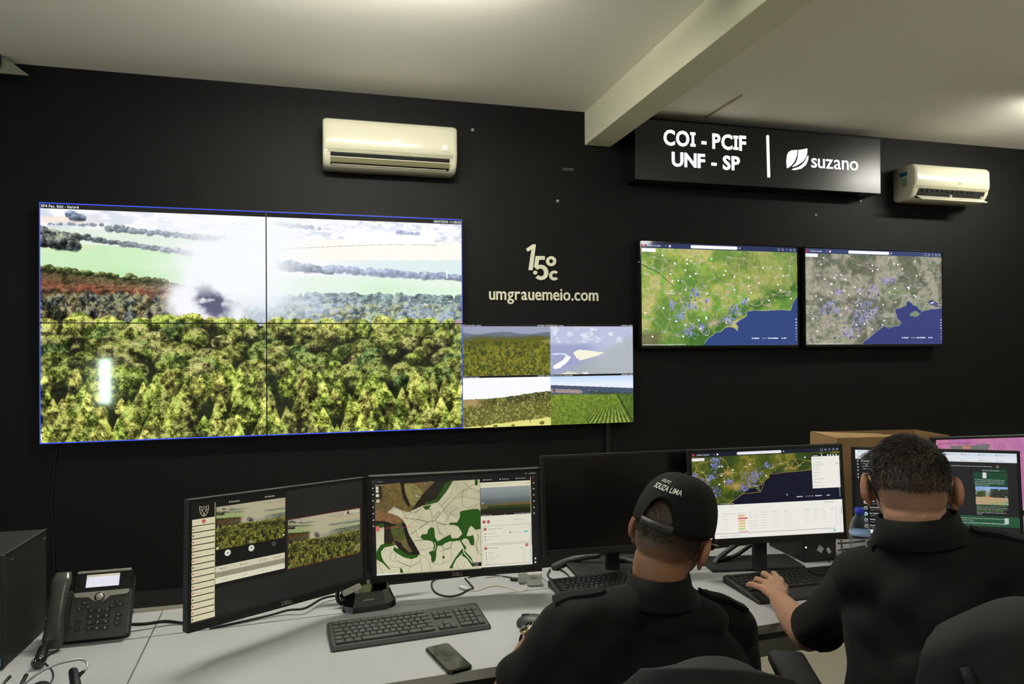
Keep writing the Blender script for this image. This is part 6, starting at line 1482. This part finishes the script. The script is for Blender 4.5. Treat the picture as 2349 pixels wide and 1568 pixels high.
def person(label, H, NB, LS, RS, LE, LW, RE, RW, PV, az, skin, dark, hairc, lh, rh, girth=1.0, beard=0.0, chest_d=.115, zb=-.052, fade=.045):
    root = thing('person', label, 'person', (PV.x, PV.y, 0))
    fw = Vector((math.sin(az), math.cos(az), 0)); rt = Vector((math.cos(az), -math.sin(az), 0)); up = Vector((0, 0, 1))
    R = Matrix.Rotation(-az, 3, 'Z')
    body = MB(); H.add(body)
    nk = H.p(0, -.028, -.055); body.cap(nk, NB, .057, .062, 24); body.cap(H.p(0, -.02, -.03), NB.lerp(nk, .4), .060, .058, 24)
    mid = (LS+RS)/2
    CH = mid-up*.10-fw*.0; BL = PV.lerp(mid, .42)
    def torso(mb, g, k=0.0):
        w = (RS-LS).length/2
        mb.cap(LS+rt*.012, RS-rt*.012, .066*g+k, .066*g+k, 20)
        mb.ell(NB.lerp(mid, .62), (w*.74*g+k, .070*g+k, .058*g+k), R, 28, 16)
        mb.cap(NB-up*.03, LS+up*.022+rt*.03, .050*g+k, .040*g+k); mb.cap(NB-up*.03, RS+up*.022-rt*.03, .050*g+k, .040*g+k)
        mb.ell(CH, (w*1.04*g+k, chest_d*g+k, .165*g+k), R, 32, 20); mb.ell(BL, (w*.94*g+k, (chest_d+.012)*g+k, .18*g+k), R, 32, 20)
        mb.cap(LS+rt*.035-up*.03, BL-rt*w*.62, .070*g+k, .085*g+k); mb.cap(RS-rt*.035-up*.03, BL+rt*w*.62, .070*g+k, .085*g+k)
        mb.ell(PV+up*.04, (w*.88*g+k, .125*g+k, .13*g+k), R, 32, 18)
    torso(body, .9)
    for S, E, W_ in ((LS, LE, LW), (RS, RE, RW)):
        body.cap(S, E, .048, .040, 20); fm = E.lerp(W_, .33); body.cap(E, fm, .0405, .0425, 20); body.cap(fm, W_, .0425, .0275, 20)
    hips = [PV-rt*.09+up*.0, PV+rt*.09]; knees = [h+fw*.42+up*.02-rt*.03*(1-2*i) for i, h in enumerate(hips)]
    feet = [k-fw*.04-up*(k.z-.09) for k in knees]
    tro = MB(); torso_low = MB()
    for h, k, f in zip(hips, knees, feet):
        body.cap(h, k, .078, .055, 20); body.cap(k, f, .052, .036, 18); body.cap(f-up*.03, f+fw*.13-up*.045, .034, .028, 14)
        tro.cap(h, k, .090, .068, 22); tro.cap(k, f+up*.01, .064, .055, 20)
    tro.ell(PV+up*.03, (.175, .135, .12), R)
    hand(body, LW, *lh, up); hand(body, RW, *rh, up)
    me = fuse(body, .0030, 4, .5); skin_colours(me, H, skin, dark, hairc, zb=zb, fade=fade, beard=beard)
    attach(me, 'body', root, M_SKIN)
    # shirt: loose over the torso with short sleeves
    sh = MB(); torso(sh, girth, .012)
    sh.cap(NB-fw*.004-up*.006, NB-up*.06, .071, .09, 24)
    for S, E in ((LS, LE), (RS, RE)):
        e = S.lerp(E, .86); d = (e-S).normalized(); sh.cap(S, S.lerp(e, .5), .072, .061, 24); sh.cap(S.lerp(e, .5), e-d*.055, .061, .058, 24)
        sh.tube([S.lerp(e, .6), e-d*.03, e], [.058, .062, .061], 24)
    me = fuse(sh, .006, 5, .5)
    V = verts(me); rs = np.random.RandomState(4)
    # soft folds running from the armpits and across the back
    N = np.zeros(len(me.vertices)*3); me.vertices.foreach_get('normal', N); N = N.reshape(-1, 3)
    Lx = (V-np.array(mid)) @ np.array(rt); Lz = V[:, 2]-mid.z
    f = .0035*np.sin(Lx*26+Lz*34)*np.sin(Lz*21-Lx*9)+.0025*np.sin(Lx*60-Lz*48+1)+.004*np.exp(-((np.abs(Lx)-.15)/.04)**2)*np.sin(Lz*70+Lx*30)
    V += N*f[:, None]; me.vertices.foreach_set('co', V.ravel().astype(np.float32))
    global SHIRT_BVH
    me.update(); SHIRT_BVH = BVHTree.FromPolygons([tuple(v) for v in V], [tuple(p.vertices) for p in me.polygons])
    attach(me, 'shirt', root, M_SHIRT)
    me = fuse(tro, .008, 4); attach(me, 'trousers', root, M_TROU)
    for f in feet:
        s = MB(); s.cap(f-up*.045, f+fw*.14-up*.055, .044, .036, 16); me = fuse(s, .005, 2); V = verts(me); V[:, 2] = np.maximum(V[:, 2], .004); me.vertices.foreach_set('co', V.ravel().astype(np.float32)); attach(me, 'shoe', root, M_SHOE)
    return root, fw, rt, up

def collar(root, axis0, axis1, r0, r1, fw, rt, flare, gap=.5, h2=.030):
    """stand-up collar with a folded outer leaf, open at the throat"""
    n = 40; ax = (axis1-axis0).normalized(); f = (fw-ax*fw.dot(ax)).normalized(); s = f.cross(ax).normalized()
    vs = []; rows = [(0, r0+.002, 0), (1, r1, 0), (1.04, r1+.004, 0), (.55, r1+.010, .4), (-.05, r0+.016+flare, 1.0), (-.06, r0+.013+flare, 1.0)]
    L = (axis1-axis0).length
    for i in range(n+1):
        a = gap+(2*PI-2*gap)*i/n; d = f*math.cos(a)+s*math.sin(a); front = max(0, math.cos(a))
        for (t, r, k) in rows:
            vs.append(axis0+ax*(L*t-.012*front-.004*k*front*3)+d*(r*(1-.08*abs(math.sin(a)))+.012*front*k))
    m = len(rows); fs = [(i*m+j, i*m+j+1, (i+1)*m+j+1, (i+1)*m+j) for i in range(n) for j in range(m-1)]
    o = wbuild(MB().add(vs, fs, True), 'collar', root, M_SHIRT)
    sm = o.modifiers.new('s', 'SOLIDIFY'); sm.thickness = .0025
    return o
def epaulette(root, a, b, up, side, w=.045):
    d = (b-a).normalized(); sd = d.cross(up).normalized(); mb = MB(); n = 10; vs = []
    for i in range(n+1):
        t = i/n; c = a.lerp(b, t); hit = SHIRT_BVH.ray_cast(c+up*.25, -up)[0]
        if hit: c = hit+up*.006
        ww = w*(.8+.2*t)*(1 if t > .12 else .55+.45*t/.12)
        vs += [c-sd*ww/2-up*.008, c-sd*ww/2+up*.001, c+up*.004, c+sd*ww/2+up*.001, c+sd*ww/2-up*.008]
    fs = [(i*5+j, i*5+j+1, i*5+j+6, i*5+j+5) for i in range(n) for j in range(4)]+[(0, 1, 2, 3, 4), tuple(n*5+j for j in (4, 3, 2, 1, 0))]
    mb.add(vs, fs, False); o = wbuild(mb, 'epaulette', root, M_SHIRT)
    c = a.lerp(b, .14); hit = SHIRT_BVH.ray_cast(c+up*.25, -up)[0] or c
    wbuild(MB().ell(hit+up*.010, (.005, .005, .002)), 'epaulette_button', root, M_BLKGL)
    return o

# --- the man with the cap
H1 = Head(deep(1538, 1236, 1.56), .86, .26, .20)
NB1 = deep(1512, 1352, 1.535)
LS1, RS1 = deep(1302, 1452, 1.49), deep(1666, 1446, 1.60)
LE1, LW1 = deep(1166, 1596, 1.55), deep(1226, 1466, 1.78)
RE1, RW1 = deep(1702, 1600, 1.70), deep(1600, 1440, 1.86)
AZ1 = .46
PV1 = deep(1512, 1795, 1.42); PV1.z = .56
mo = onz(1232, 1424, DZ+.03); U = Vector((0, 0, 1))
def simple_hand(W, aim, spread, drop=.02):
    d = (aim-W); d.z = 0; d.normalize(); s = Vector((d.y, -d.x, 0))
    m = [W+d*.085+s*o_+U*.004 for o_ in (-.030, -.010, .010, .029)]
    p = [q+d*l+s*o_*spread for q, l, o_ in zip(m, (.030, .038, .040, .034), (-.3, -.1, .1, .3))]
    t = [q+d*l-U*drop for q, l in zip(p, (.022, .028, .030, .026))]
    return m, p, t, s
m_, p_, t_, s_ = simple_hand(LW1, mo+Vector((.10, .02, 0)), .02, .012)
lh = (m_, p_, t_, [LW1+s_*.030+(m_[1]-LW1)*.45-U*.004, LW1+s_*.048+(m_[1]-LW1)*.8-U*.008, LW1+s_*.050+(m_[1]-LW1)*1.15-U*.012])
m_, p_, t_, s_ = simple_hand(RW1, RW1+Vector((-.1, .2, 0)), .02, .01)
rh = (m_, p_, t_, [RW1-s_*.030+(m_[1]-RW1)*.45, RW1-s_*.048+(m_[1]-RW1)*.8-U*.006, RW1-s_*.050+(m_[1]-RW1)*1.15-U*.010])
man1, fw1, rt1, up1 = person('person in a black cap and black shirt seen from behind, wearing a wrist watch', H1, NB1, LS1, RS1, LE1, LW1, RE1, RW1, PV1, AZ1, rgb(128, 90, 64), rgb(90, 64, 46), rgb(34, 26, 20), lh, rh, girth=1.0, beard=.95)
collar(man1, NB1-up1*.014, NB1+up1*.036+(H1.c-NB1).normalized()*.002, .074, .068, fw1, rt1, .010)
epaulette(man1, NB1.lerp(LS1, .60), LS1-rt1*.030, up1, 0)
epaulette(man1, NB1.lerp(RS1, .60), RS1+rt1*.040, up1, 0)
hr = strands(H1, 5200, lambda p: p.y < .03 and p.z > -.035 and p.z < .07, lambda p: .0028+.002*(p.z > 0), 5, lambda p: (0, -.1, -.5), thick=.0005)
wbuild(hr, 'hair', man1, M_HAIR)
# cap: crown with an arched gap and snap strap at the back, visor in front
CW, CLn, CHt, CZ = .0880, .1080, .118, .032
def capsurf(phi, t, off=0.0):
    """phi from the back (0) round; t 0 rim .. 1 top"""
    t = min(1.0, max(0.0, t)); e = abs(math.cos(t*PI/2))**.72; z = math.sin(t*PI/2)**.9
    lob = 1+.012*math.cos(6*phi)*(1-t)
    x = (CW+off)*e*math.sin(phi)*lob; y = -(CLn+off)*e*math.cos(phi)*lob
    return Vector((x, y-.006, CZ-.012*math.cos(phi)*(1-t)+(CHt+off)*z))
def trim(phi):
    a = abs(math.atan2(math.sin(phi), math.cos(phi)))/.43
    return .33*math.sqrt(1-a*a) if a < 1 else 0.0
vs = []; fs = []; N, K = 96, 22
for i in range(N):
    ph = 2*PI*i/N; t0 = trim(ph)
    for k in range(K+1): vs.append(H1.p(*capsurf(ph, t0+(1-t0)*k/K)))
for i in range(N):
    j = (i+1) % N
    for k in range(K): fs.append((i*(K+1)+k, j*(K+1)+k, j*(K+1)+k+1, i*(K+1)+k+1))
cap = wbuild(MB().add(vs, fs, True), 'cap', man1, M_CAPF); sm = cap.modifiers.new('s', 'SOLIDIFY'); sm.thickness = .0025; sm.offset = -1
def capchild(mb, name, m):
    o = wbuild(mb, name, man1, m); o.parent = cap; return o
capchild(MB().ell(H1.p(0, -.006, CZ+CHt+.001), (.008, .008, .004), H1.R), 'cap_button', M_CAPF)
vs = []; fs = []; N = 24
for i in range(N+1):
    ph = PI+(i/N-.5)*2.1; c = math.cos((i/N-.5)*PI)
    for k in range(6):
        b = capsurf(ph, .0); r = k/5
        vs.append(H1.p(b.x*(1+.05*r), b.y+.072*r*(c**.5)+.002, b.z+.004-.016*r*abs(2*i/N-1)**2*1.6-.012*r))
for i in range(N):
    for k in range(5): fs.append((i*6+k, (i+1)*6+k, (i+1)*6+k+1, i*6+k+1))
vz = capchild(MB().add(vs, fs, True), 'visor', M_CAPF); sm = vz.modifiers.new('s', 'SOLIDIFY'); sm.thickness = .004
# snap strap
vs = []; fs = []; N = 20
for i in range(N+1):
    ph = (i/N-.5)*.92; b = capsurf(ph, .0, .0008)
    for z in (-.004, .0155): vs.append(H1.p(b.x, b.y, b.z+z))
for i in range(N): fs.append((2*i, 2*i+2, 2*i+3, 2*i+1))
st = capchild(MB().add(vs, fs, True), 'cap_strap', mat('grey_plastic_strap', rgb(40, 40, 40), .55, spec=.3)); sm = st.modifiers.new('s', 'SOLIDIFY'); sm.thickness = .0022
m = MB()
for i in range(8):
    ph = (i/7-.5)*.70; b = capsurf(ph, .0, .0024); n = Vector((math.sin(ph), -math.cos(ph), 0)); u = Vector((math.cos(ph), math.sin(ph), 0))
    m.add([H1.p(*(b+Vector((0, 0, .0057))+u*(.0026*math.cos(a))+Vector((0, 0, .0026*math.sin(a))))) for a in [2*PI*k/10 for k in range(10)]], [tuple(range(10))])
capchild(m, 'strap_holes', M_DARK)
# embroidered letters
m = MB()
def capword(s, size, ph0, t0, bold, shear):
    V, F = text_geo(s, size, 'CENTER', bold)
    vs = []
    for x, y in V:
        x += y*shear; ph = ph0-(-x)/(CLn*1.0); b = capsurf(ph, t0+y/.145, .0014); vs.append(H1.p(*b))
    m.add(vs, F)
capword('SOUZA LIMA', .0178, -.06, .42, .012, .12); capword('GRUPO', .0125, -.24, .545, .0, .12)
capchild(m, 'cap_lettering', mat('white_thread', rgb(206, 206, 198), .7))
# glasses
m = MB()
for q in (-1, 1): m.tube([H1.p(q*.080, -.008, .012), H1.p(q*.083, .02, .020), H1.p(q*.080, .085, .016)], .0018, 8)
for q in (-1, 1): m.tube([H1.p(q*.032+.024*math.cos(a), .100, .008+.018*math.sin(a)) for a in [2*PI*k/20 for k in range(21)]], .0014, 6)
m.tube([H1.p(-.009, .103, .012), H1.p(.009, .103, .012)], .0015, 6)
for q in (-1, 1): m.tube([H1.p(q*.080, .085, .016), H1.p(q*.056, .100, .012)], .0016, 6)
wbuild(m, 'glasses', man1, mat('dark_blue_frame', rgb(30, 40, 60), .3))
# watch
wd = (LW1-LE1).normalized(); wc = LW1-wd*.012; wu = (U-wd*wd.dot(U)).normalized(); ws = wd.cross(wu)
m = MB()
ring = [wc+wu*(.0335*math.cos(a))+ws*(.0345*math.sin(a)) for a in [2*PI*k/28 for k in range(29)]]
m.tube(ring, .0028, 8, cap=False)
for o_ in (-.006, .006): m.tube([v+wd*o_ for v in ring], .0030, 8, cap=False)
wt = wbuild(m, 'wrist_watch', man1, mat('black_steel', rgb(16, 16, 16), .2, metal=.6))
MW = Matrix(((ws.x, wd.x, wu.x, 0), (ws.y, wd.y, wu.y, 0), (ws.z, wd.z, wu.z, 0), (0, 0, 0, 1)))
MM = Matrix.Translation(wc-ws*.012+wu*.031) @ MW @ Matrix.Rotation(-.5, 4, 'Y')
o = wbuild(MB().lathe([(.020, 0), (.0215, .003), (.0215, .009), (.019, .0105)], 28, MM), 'watch_case', man1, mat('gold_steel', rgb(190, 170, 130), .2, metal=.9)); o.parent = wt
o = wbuild(MB().lathe([(.0185, .0104), (.0185, .0112), (.001, .0114)], 28, MM), 'watch_dial', man1, M_BLKGL); o.parent = wt

# --- the bareheaded man
H2 = Head(deep(2087, 1124, 1.50), .66, .20, -.02)
NB2 = deep(2116, 1216, 1.47)
LS2, RS2 = deep(1990, 1335, 1.50), deep(2376, 1330, 1.36)
LE2, LW2 = deep(1852, 1455, 1.77), deep(1788, 1376, 2.015)
RE2, RW2 = deep(2420, 1560, 1.62), deep(2300, 1420, 1.90)
AZ2 = .62
PV2 = deep(2190, 1950, 1.33); PV2.z = .57
mc = [deep(1752, 1349, 2.085), deep(1761, 1338, 2.10), deep(1774, 1330, 2.11), deep(1790, 1331, 2.10)]
pp = [deep(1727, 1340, 2.12), deep(1737, 1328, 2.145), deep(1753, 1315, 2.16), deep(1775, 1315, 2.16)]
tt = [deep(1716, 1341, 2.155), deep(1731, 1338, 2.19), deep(1750, 1333, 2.20), deep(1773, 1334, 2.20)]
lh = (mc, pp, tt, [deep(1797, 1356, 2.06), deep(1801, 1345, 2.09), deep(1797, 1342, 2.125)])
m_, p_, t_, s_ = simple_hand(RW2, RW2+Vector((-.1, .2, 0)), .02, .01)
rh = (m_, p_, t_, [RW2-s_*.030+(m_[1]-RW2)*.45, RW2-s_*.048+(m_[1]-RW2)*.8-U*.006, RW2-s_*.050+(m_[1]-RW2)*1.15-U*.010])
man2, fw2, rt2, up2 = person('bareheaded person in a black shirt seen from behind, typing beside the water bottle', H2, NB2, LS2, RS2, LE2, LW2, RE2, RW2, PV2, AZ2, rgb(158, 117, 93), rgb(120, 84, 64), rgb(40, 30, 24), lh, rh, girth=1.03, beard=.35, zb=-.034, fade=.034)
collar(man2, NB2-up2*.014-rt2*.004, NB2+up2*.036-rt2*.012, .082, .079, fw2, rt2, .008)
epaulette(man2, NB2.lerp(LS2, .44), LS2+rt2*.004, up2, 0)
epaulette(man2, NB2.lerp(RS2, .44), RS2-rt2*.004, up2, 0)
def hc(p): 
    return p.z > (-.03 if p.y < -.02 else -.03+(p.y+.02)*1.5) and p.z > (.06 if p.y > .055 else -1)
hr = strands(H2, 15000, hc, lambda p: .004+.012*max(0, min(1, (p.z-.02)/.07)), 6, lambda p: (-.9*max(0, (p.z-.03)/.08), .9*max(0, (p.z-.03)/.08), -1.3*(1-max(0, (p.z-.02)/.09))), thick=.0007)
# longer front lock swept to the left
rs = random.Random(3)
for k in range(500):
    a = rs.uniform(-.5, 1.0); b = Vector((-.05*a-.01, .045+rs.uniform(-.02, .03), .096-.03*abs(a)+rs.uniform(-.006, .004)))
    e = b+Vector((-.030-rs.uniform(0, .014), .018+rs.uniform(-.01, .01), .006-rs.uniform(0, .02))); md = b.lerp(e, .5)+Vector((0, .002, .010))
    s3 = Vector((0, .0009, .0004)); hr.add([H2.p(*v) for v in (b-s3, b+s3, md+s3, md-s3, e)], [(0, 1, 2, 3), (3, 2, 4)], True)
wbuild(hr, 'hair', man2, M_HAIR)
m = MB()
for q in (-1, 1): m.tube(spline([H2.p(q*.079, -.026, -.006), H2.p(q*.081, -.018, .012), H2.p(q*.083, -.004, .022), H2.p(q*.080, .085, .016)], 5), .0014, 8)
for q in (-1, 1): m.tube([H2.p(q*.032+.024*math.cos(a), .100, .008+.018*math.sin(a)) for a in [2*PI*k/20 for k in range(21)]], .0014, 6)
m.tube([H2.p(-.009, .103, .012), H2.p(.009, .103, .012)], .0015, 6)
for q in (-1, 1): m.tube([H2.p(q*.080, .085, .016), H2.p(q*.056, .100, .012)], .0016, 6)
wbuild(m, 'glasses', man2, M_BLKGL)

# ------------------------------------------------------------------ office chairs
M_MESHB = mat('black_chair_fabric', rgb(11, 11, 12), .8, noise=.25, nscale=300, bump=.6, bscale=700)
def office_chair(label, PV, az, back_d, back_top, back_w, arm_z, arm_off, arm_fwd, bh=.50, tilt=.12, left_off=None):
    t = thing('office_chair', label, 'chair', (PV.x, PV.y, 0), -az, group='office chairs of the two men')
    MB().box((0, .05, .435), (.50, .47, .07), bevel=.03, segs=4, smooth=True).build('seat', M_MESHB, t)
    # curved backrest
    vs = []; fs = []; NU, NV = 18, 14
    for j in range(NV+1):
        v = j/NV
        for i in range(NU+1):
            u = i/NU*2-1; wv = back_w/2*(.80+.20*math.sin(PI*min(1, v*1.1)))*(1-.30*max(0, v-.86)/.14*1.0)
            z = back_top-bh+bh*v-.035*(u*u)*(v**3); y = -back_d+.06*u*u-math.tan(tilt)*(z-back_top)
            vs.append((u*wv, y, z))
    for j in range(NV):
        for i in range(NU): fs.append((j*(NU+1)+i, j*(NU+1)+i+1, (j+1)*(NU+1)+i+1, (j+1)*(NU+1)+i))
    o = MB().add(vs, fs, True).build('backrest', M_MESHB, t); s = o.modifiers.new('s', 'SOLIDIFY'); s.thickness = .045; s.offset = -1; b = o.modifiers.new('b', 'BEVEL'); b.width = .015; b.segments = 3; b.limit_method = 'ANGLE'
    yb = -back_d-.03+math.tan(tilt)*(bh*.6)
    MB().tube(spline([(0, -.12, .38), (0, yb+.0, .40), (0, yb-.05, .55), (0, yb-.04, back_top-bh*.55)], 6), .022, 10).build('back_support', M_BLKPL, t)
    ao = arm_off
    for q in (-1, 1):
        arm_off = ao if q > 0 else (left_off or ao)
        MB().box((q*arm_off, arm_fwd, arm_z), (.085, .27, .032), bevel=.013, segs=3, smooth=True).build('arm_pad', M_BLKMT, t)
        MB().tube(spline([(q*.20, .02, .40), (q*(arm_off-.01), .0, .42), (q*arm_off, arm_fwd-.05, .52), (q*arm_off, arm_fwd-.03, arm_z-.01)], 6), .018, 10).build('arm_post', M_BLKPL, t)
    MB().tube([(0, 0, .07), (0, 0, .40)], .028, 16).build('gas_lift', M_BLKGL, t)
    for k in range(5):
        a = 2*PI*k/5+.3; c, s2 = math.cos(a), math.sin(a)
        l = MB().tube([(0, 0, .10), (c*.15, s2*.15, .09), (c*.29, s2*.29, .07)], [.028, .022, .016], 10).build('base_leg', M_BLKPL, t)
        MB().tube([(c*.29-s2*.02, s2*.29+c*.02, .03), (c*.29+s2*.02, s2*.29-c*.02, .03)], .029, 16).build('caster', M_BLKPL, l)
    return t
c1 = (PV1.x, PV1.y); ctr1 = PV1-fw1*.01+rt1*.09
office_chair('black office chair with armrests carrying the man with the cap', ctr1, AZ1-.05, .235, .985, .47, .785, .225, .165, left_off=.33)
ctr2 = PV2-fw2*.01+rt2*.16
office_chair('black high-backed office chair carrying the bareheaded man, under a draped jacket', ctr2, AZ2, .22, 1.093, .42, .66, .29, .02, bh=.60)
# jacket hung over the right chair's back
jt = thing('jacket', 'black jacket draped over the back of the bareheaded man\'s chair', 'jacket', (ctr2.x, ctr2.y, 0), -AZ2)
vs = []; fs = []; NU, NV = 60, 46; rs = random.Random(8)
for j in range(NV+1):
    v = j/NV                                    # 0 front hem, .18 over the top, 1 back hem
    for i in range(NU+1):
        u = i/NU*2-1; top = 1.106-.07*abs(u)**4
        yc = -.22+.055*u*u
        if v < .16: z = top-.16*(1-v/.16); y = yc+.018
        elif v < .24: a = (v-.16)/.08*PI; z = top+.010*math.sin(a); y = yc+.018-.040*(1-math.cos(a))*.85
        else: z = top-(v-.24)/.76*.62; y = yc-.052-(.015+.05*(v-.24))*1.0
        w = .200+.05*min(1, max(0, v-.16)/.1)+.16*max(0, v-.24)
        fold = .016*math.sin(u*11+2*v)*max(0, v-.25)+.010*math.sin(u*23+1+3*v)*max(0, v-.2)+.012*math.exp(-((u+.62)/.10)**2)*max(0, v-.3)*2
        vs.append((u*w, y-fold, z+.006*math.sin(u*9)*(v < .3)))
for j in range(NV):
    for i in range(NU): fs.append((j*(NU+1)+i, (j+1)*(NU+1)+i, (j+1)*(NU+1)+i+1, j*(NU+1)+i+1))
o = MB().add(vs, fs, True).build('jacket_body', mat('faded_black_jacket', rgb(11, 11, 10), .85, noise=.15, nscale=25, bump=.4, bscale=500), jt); s = o.modifiers.new('s', 'SOLIDIFY'); s.thickness = .006; s.offset = 1
for q in (-1, 1): MB().tube(spline([(q*.215, -.27, .96), (q*.245, -.31, .86), (q*.255, -.34, .70), (q*.25, -.33, .56)], 8), [.048-.0007*i for i in range(25)], 14).build('jacket_sleeve', mat('faded_black_jacket', rgb(11, 11, 10), .85), jt)
MB().tube(spline([(-.20, -.265, 1.02), (-.17, -.30, .92), (-.13, -.33, .80)], 6), .008, 8).build('jacket_seam', M_MESHB, jt)
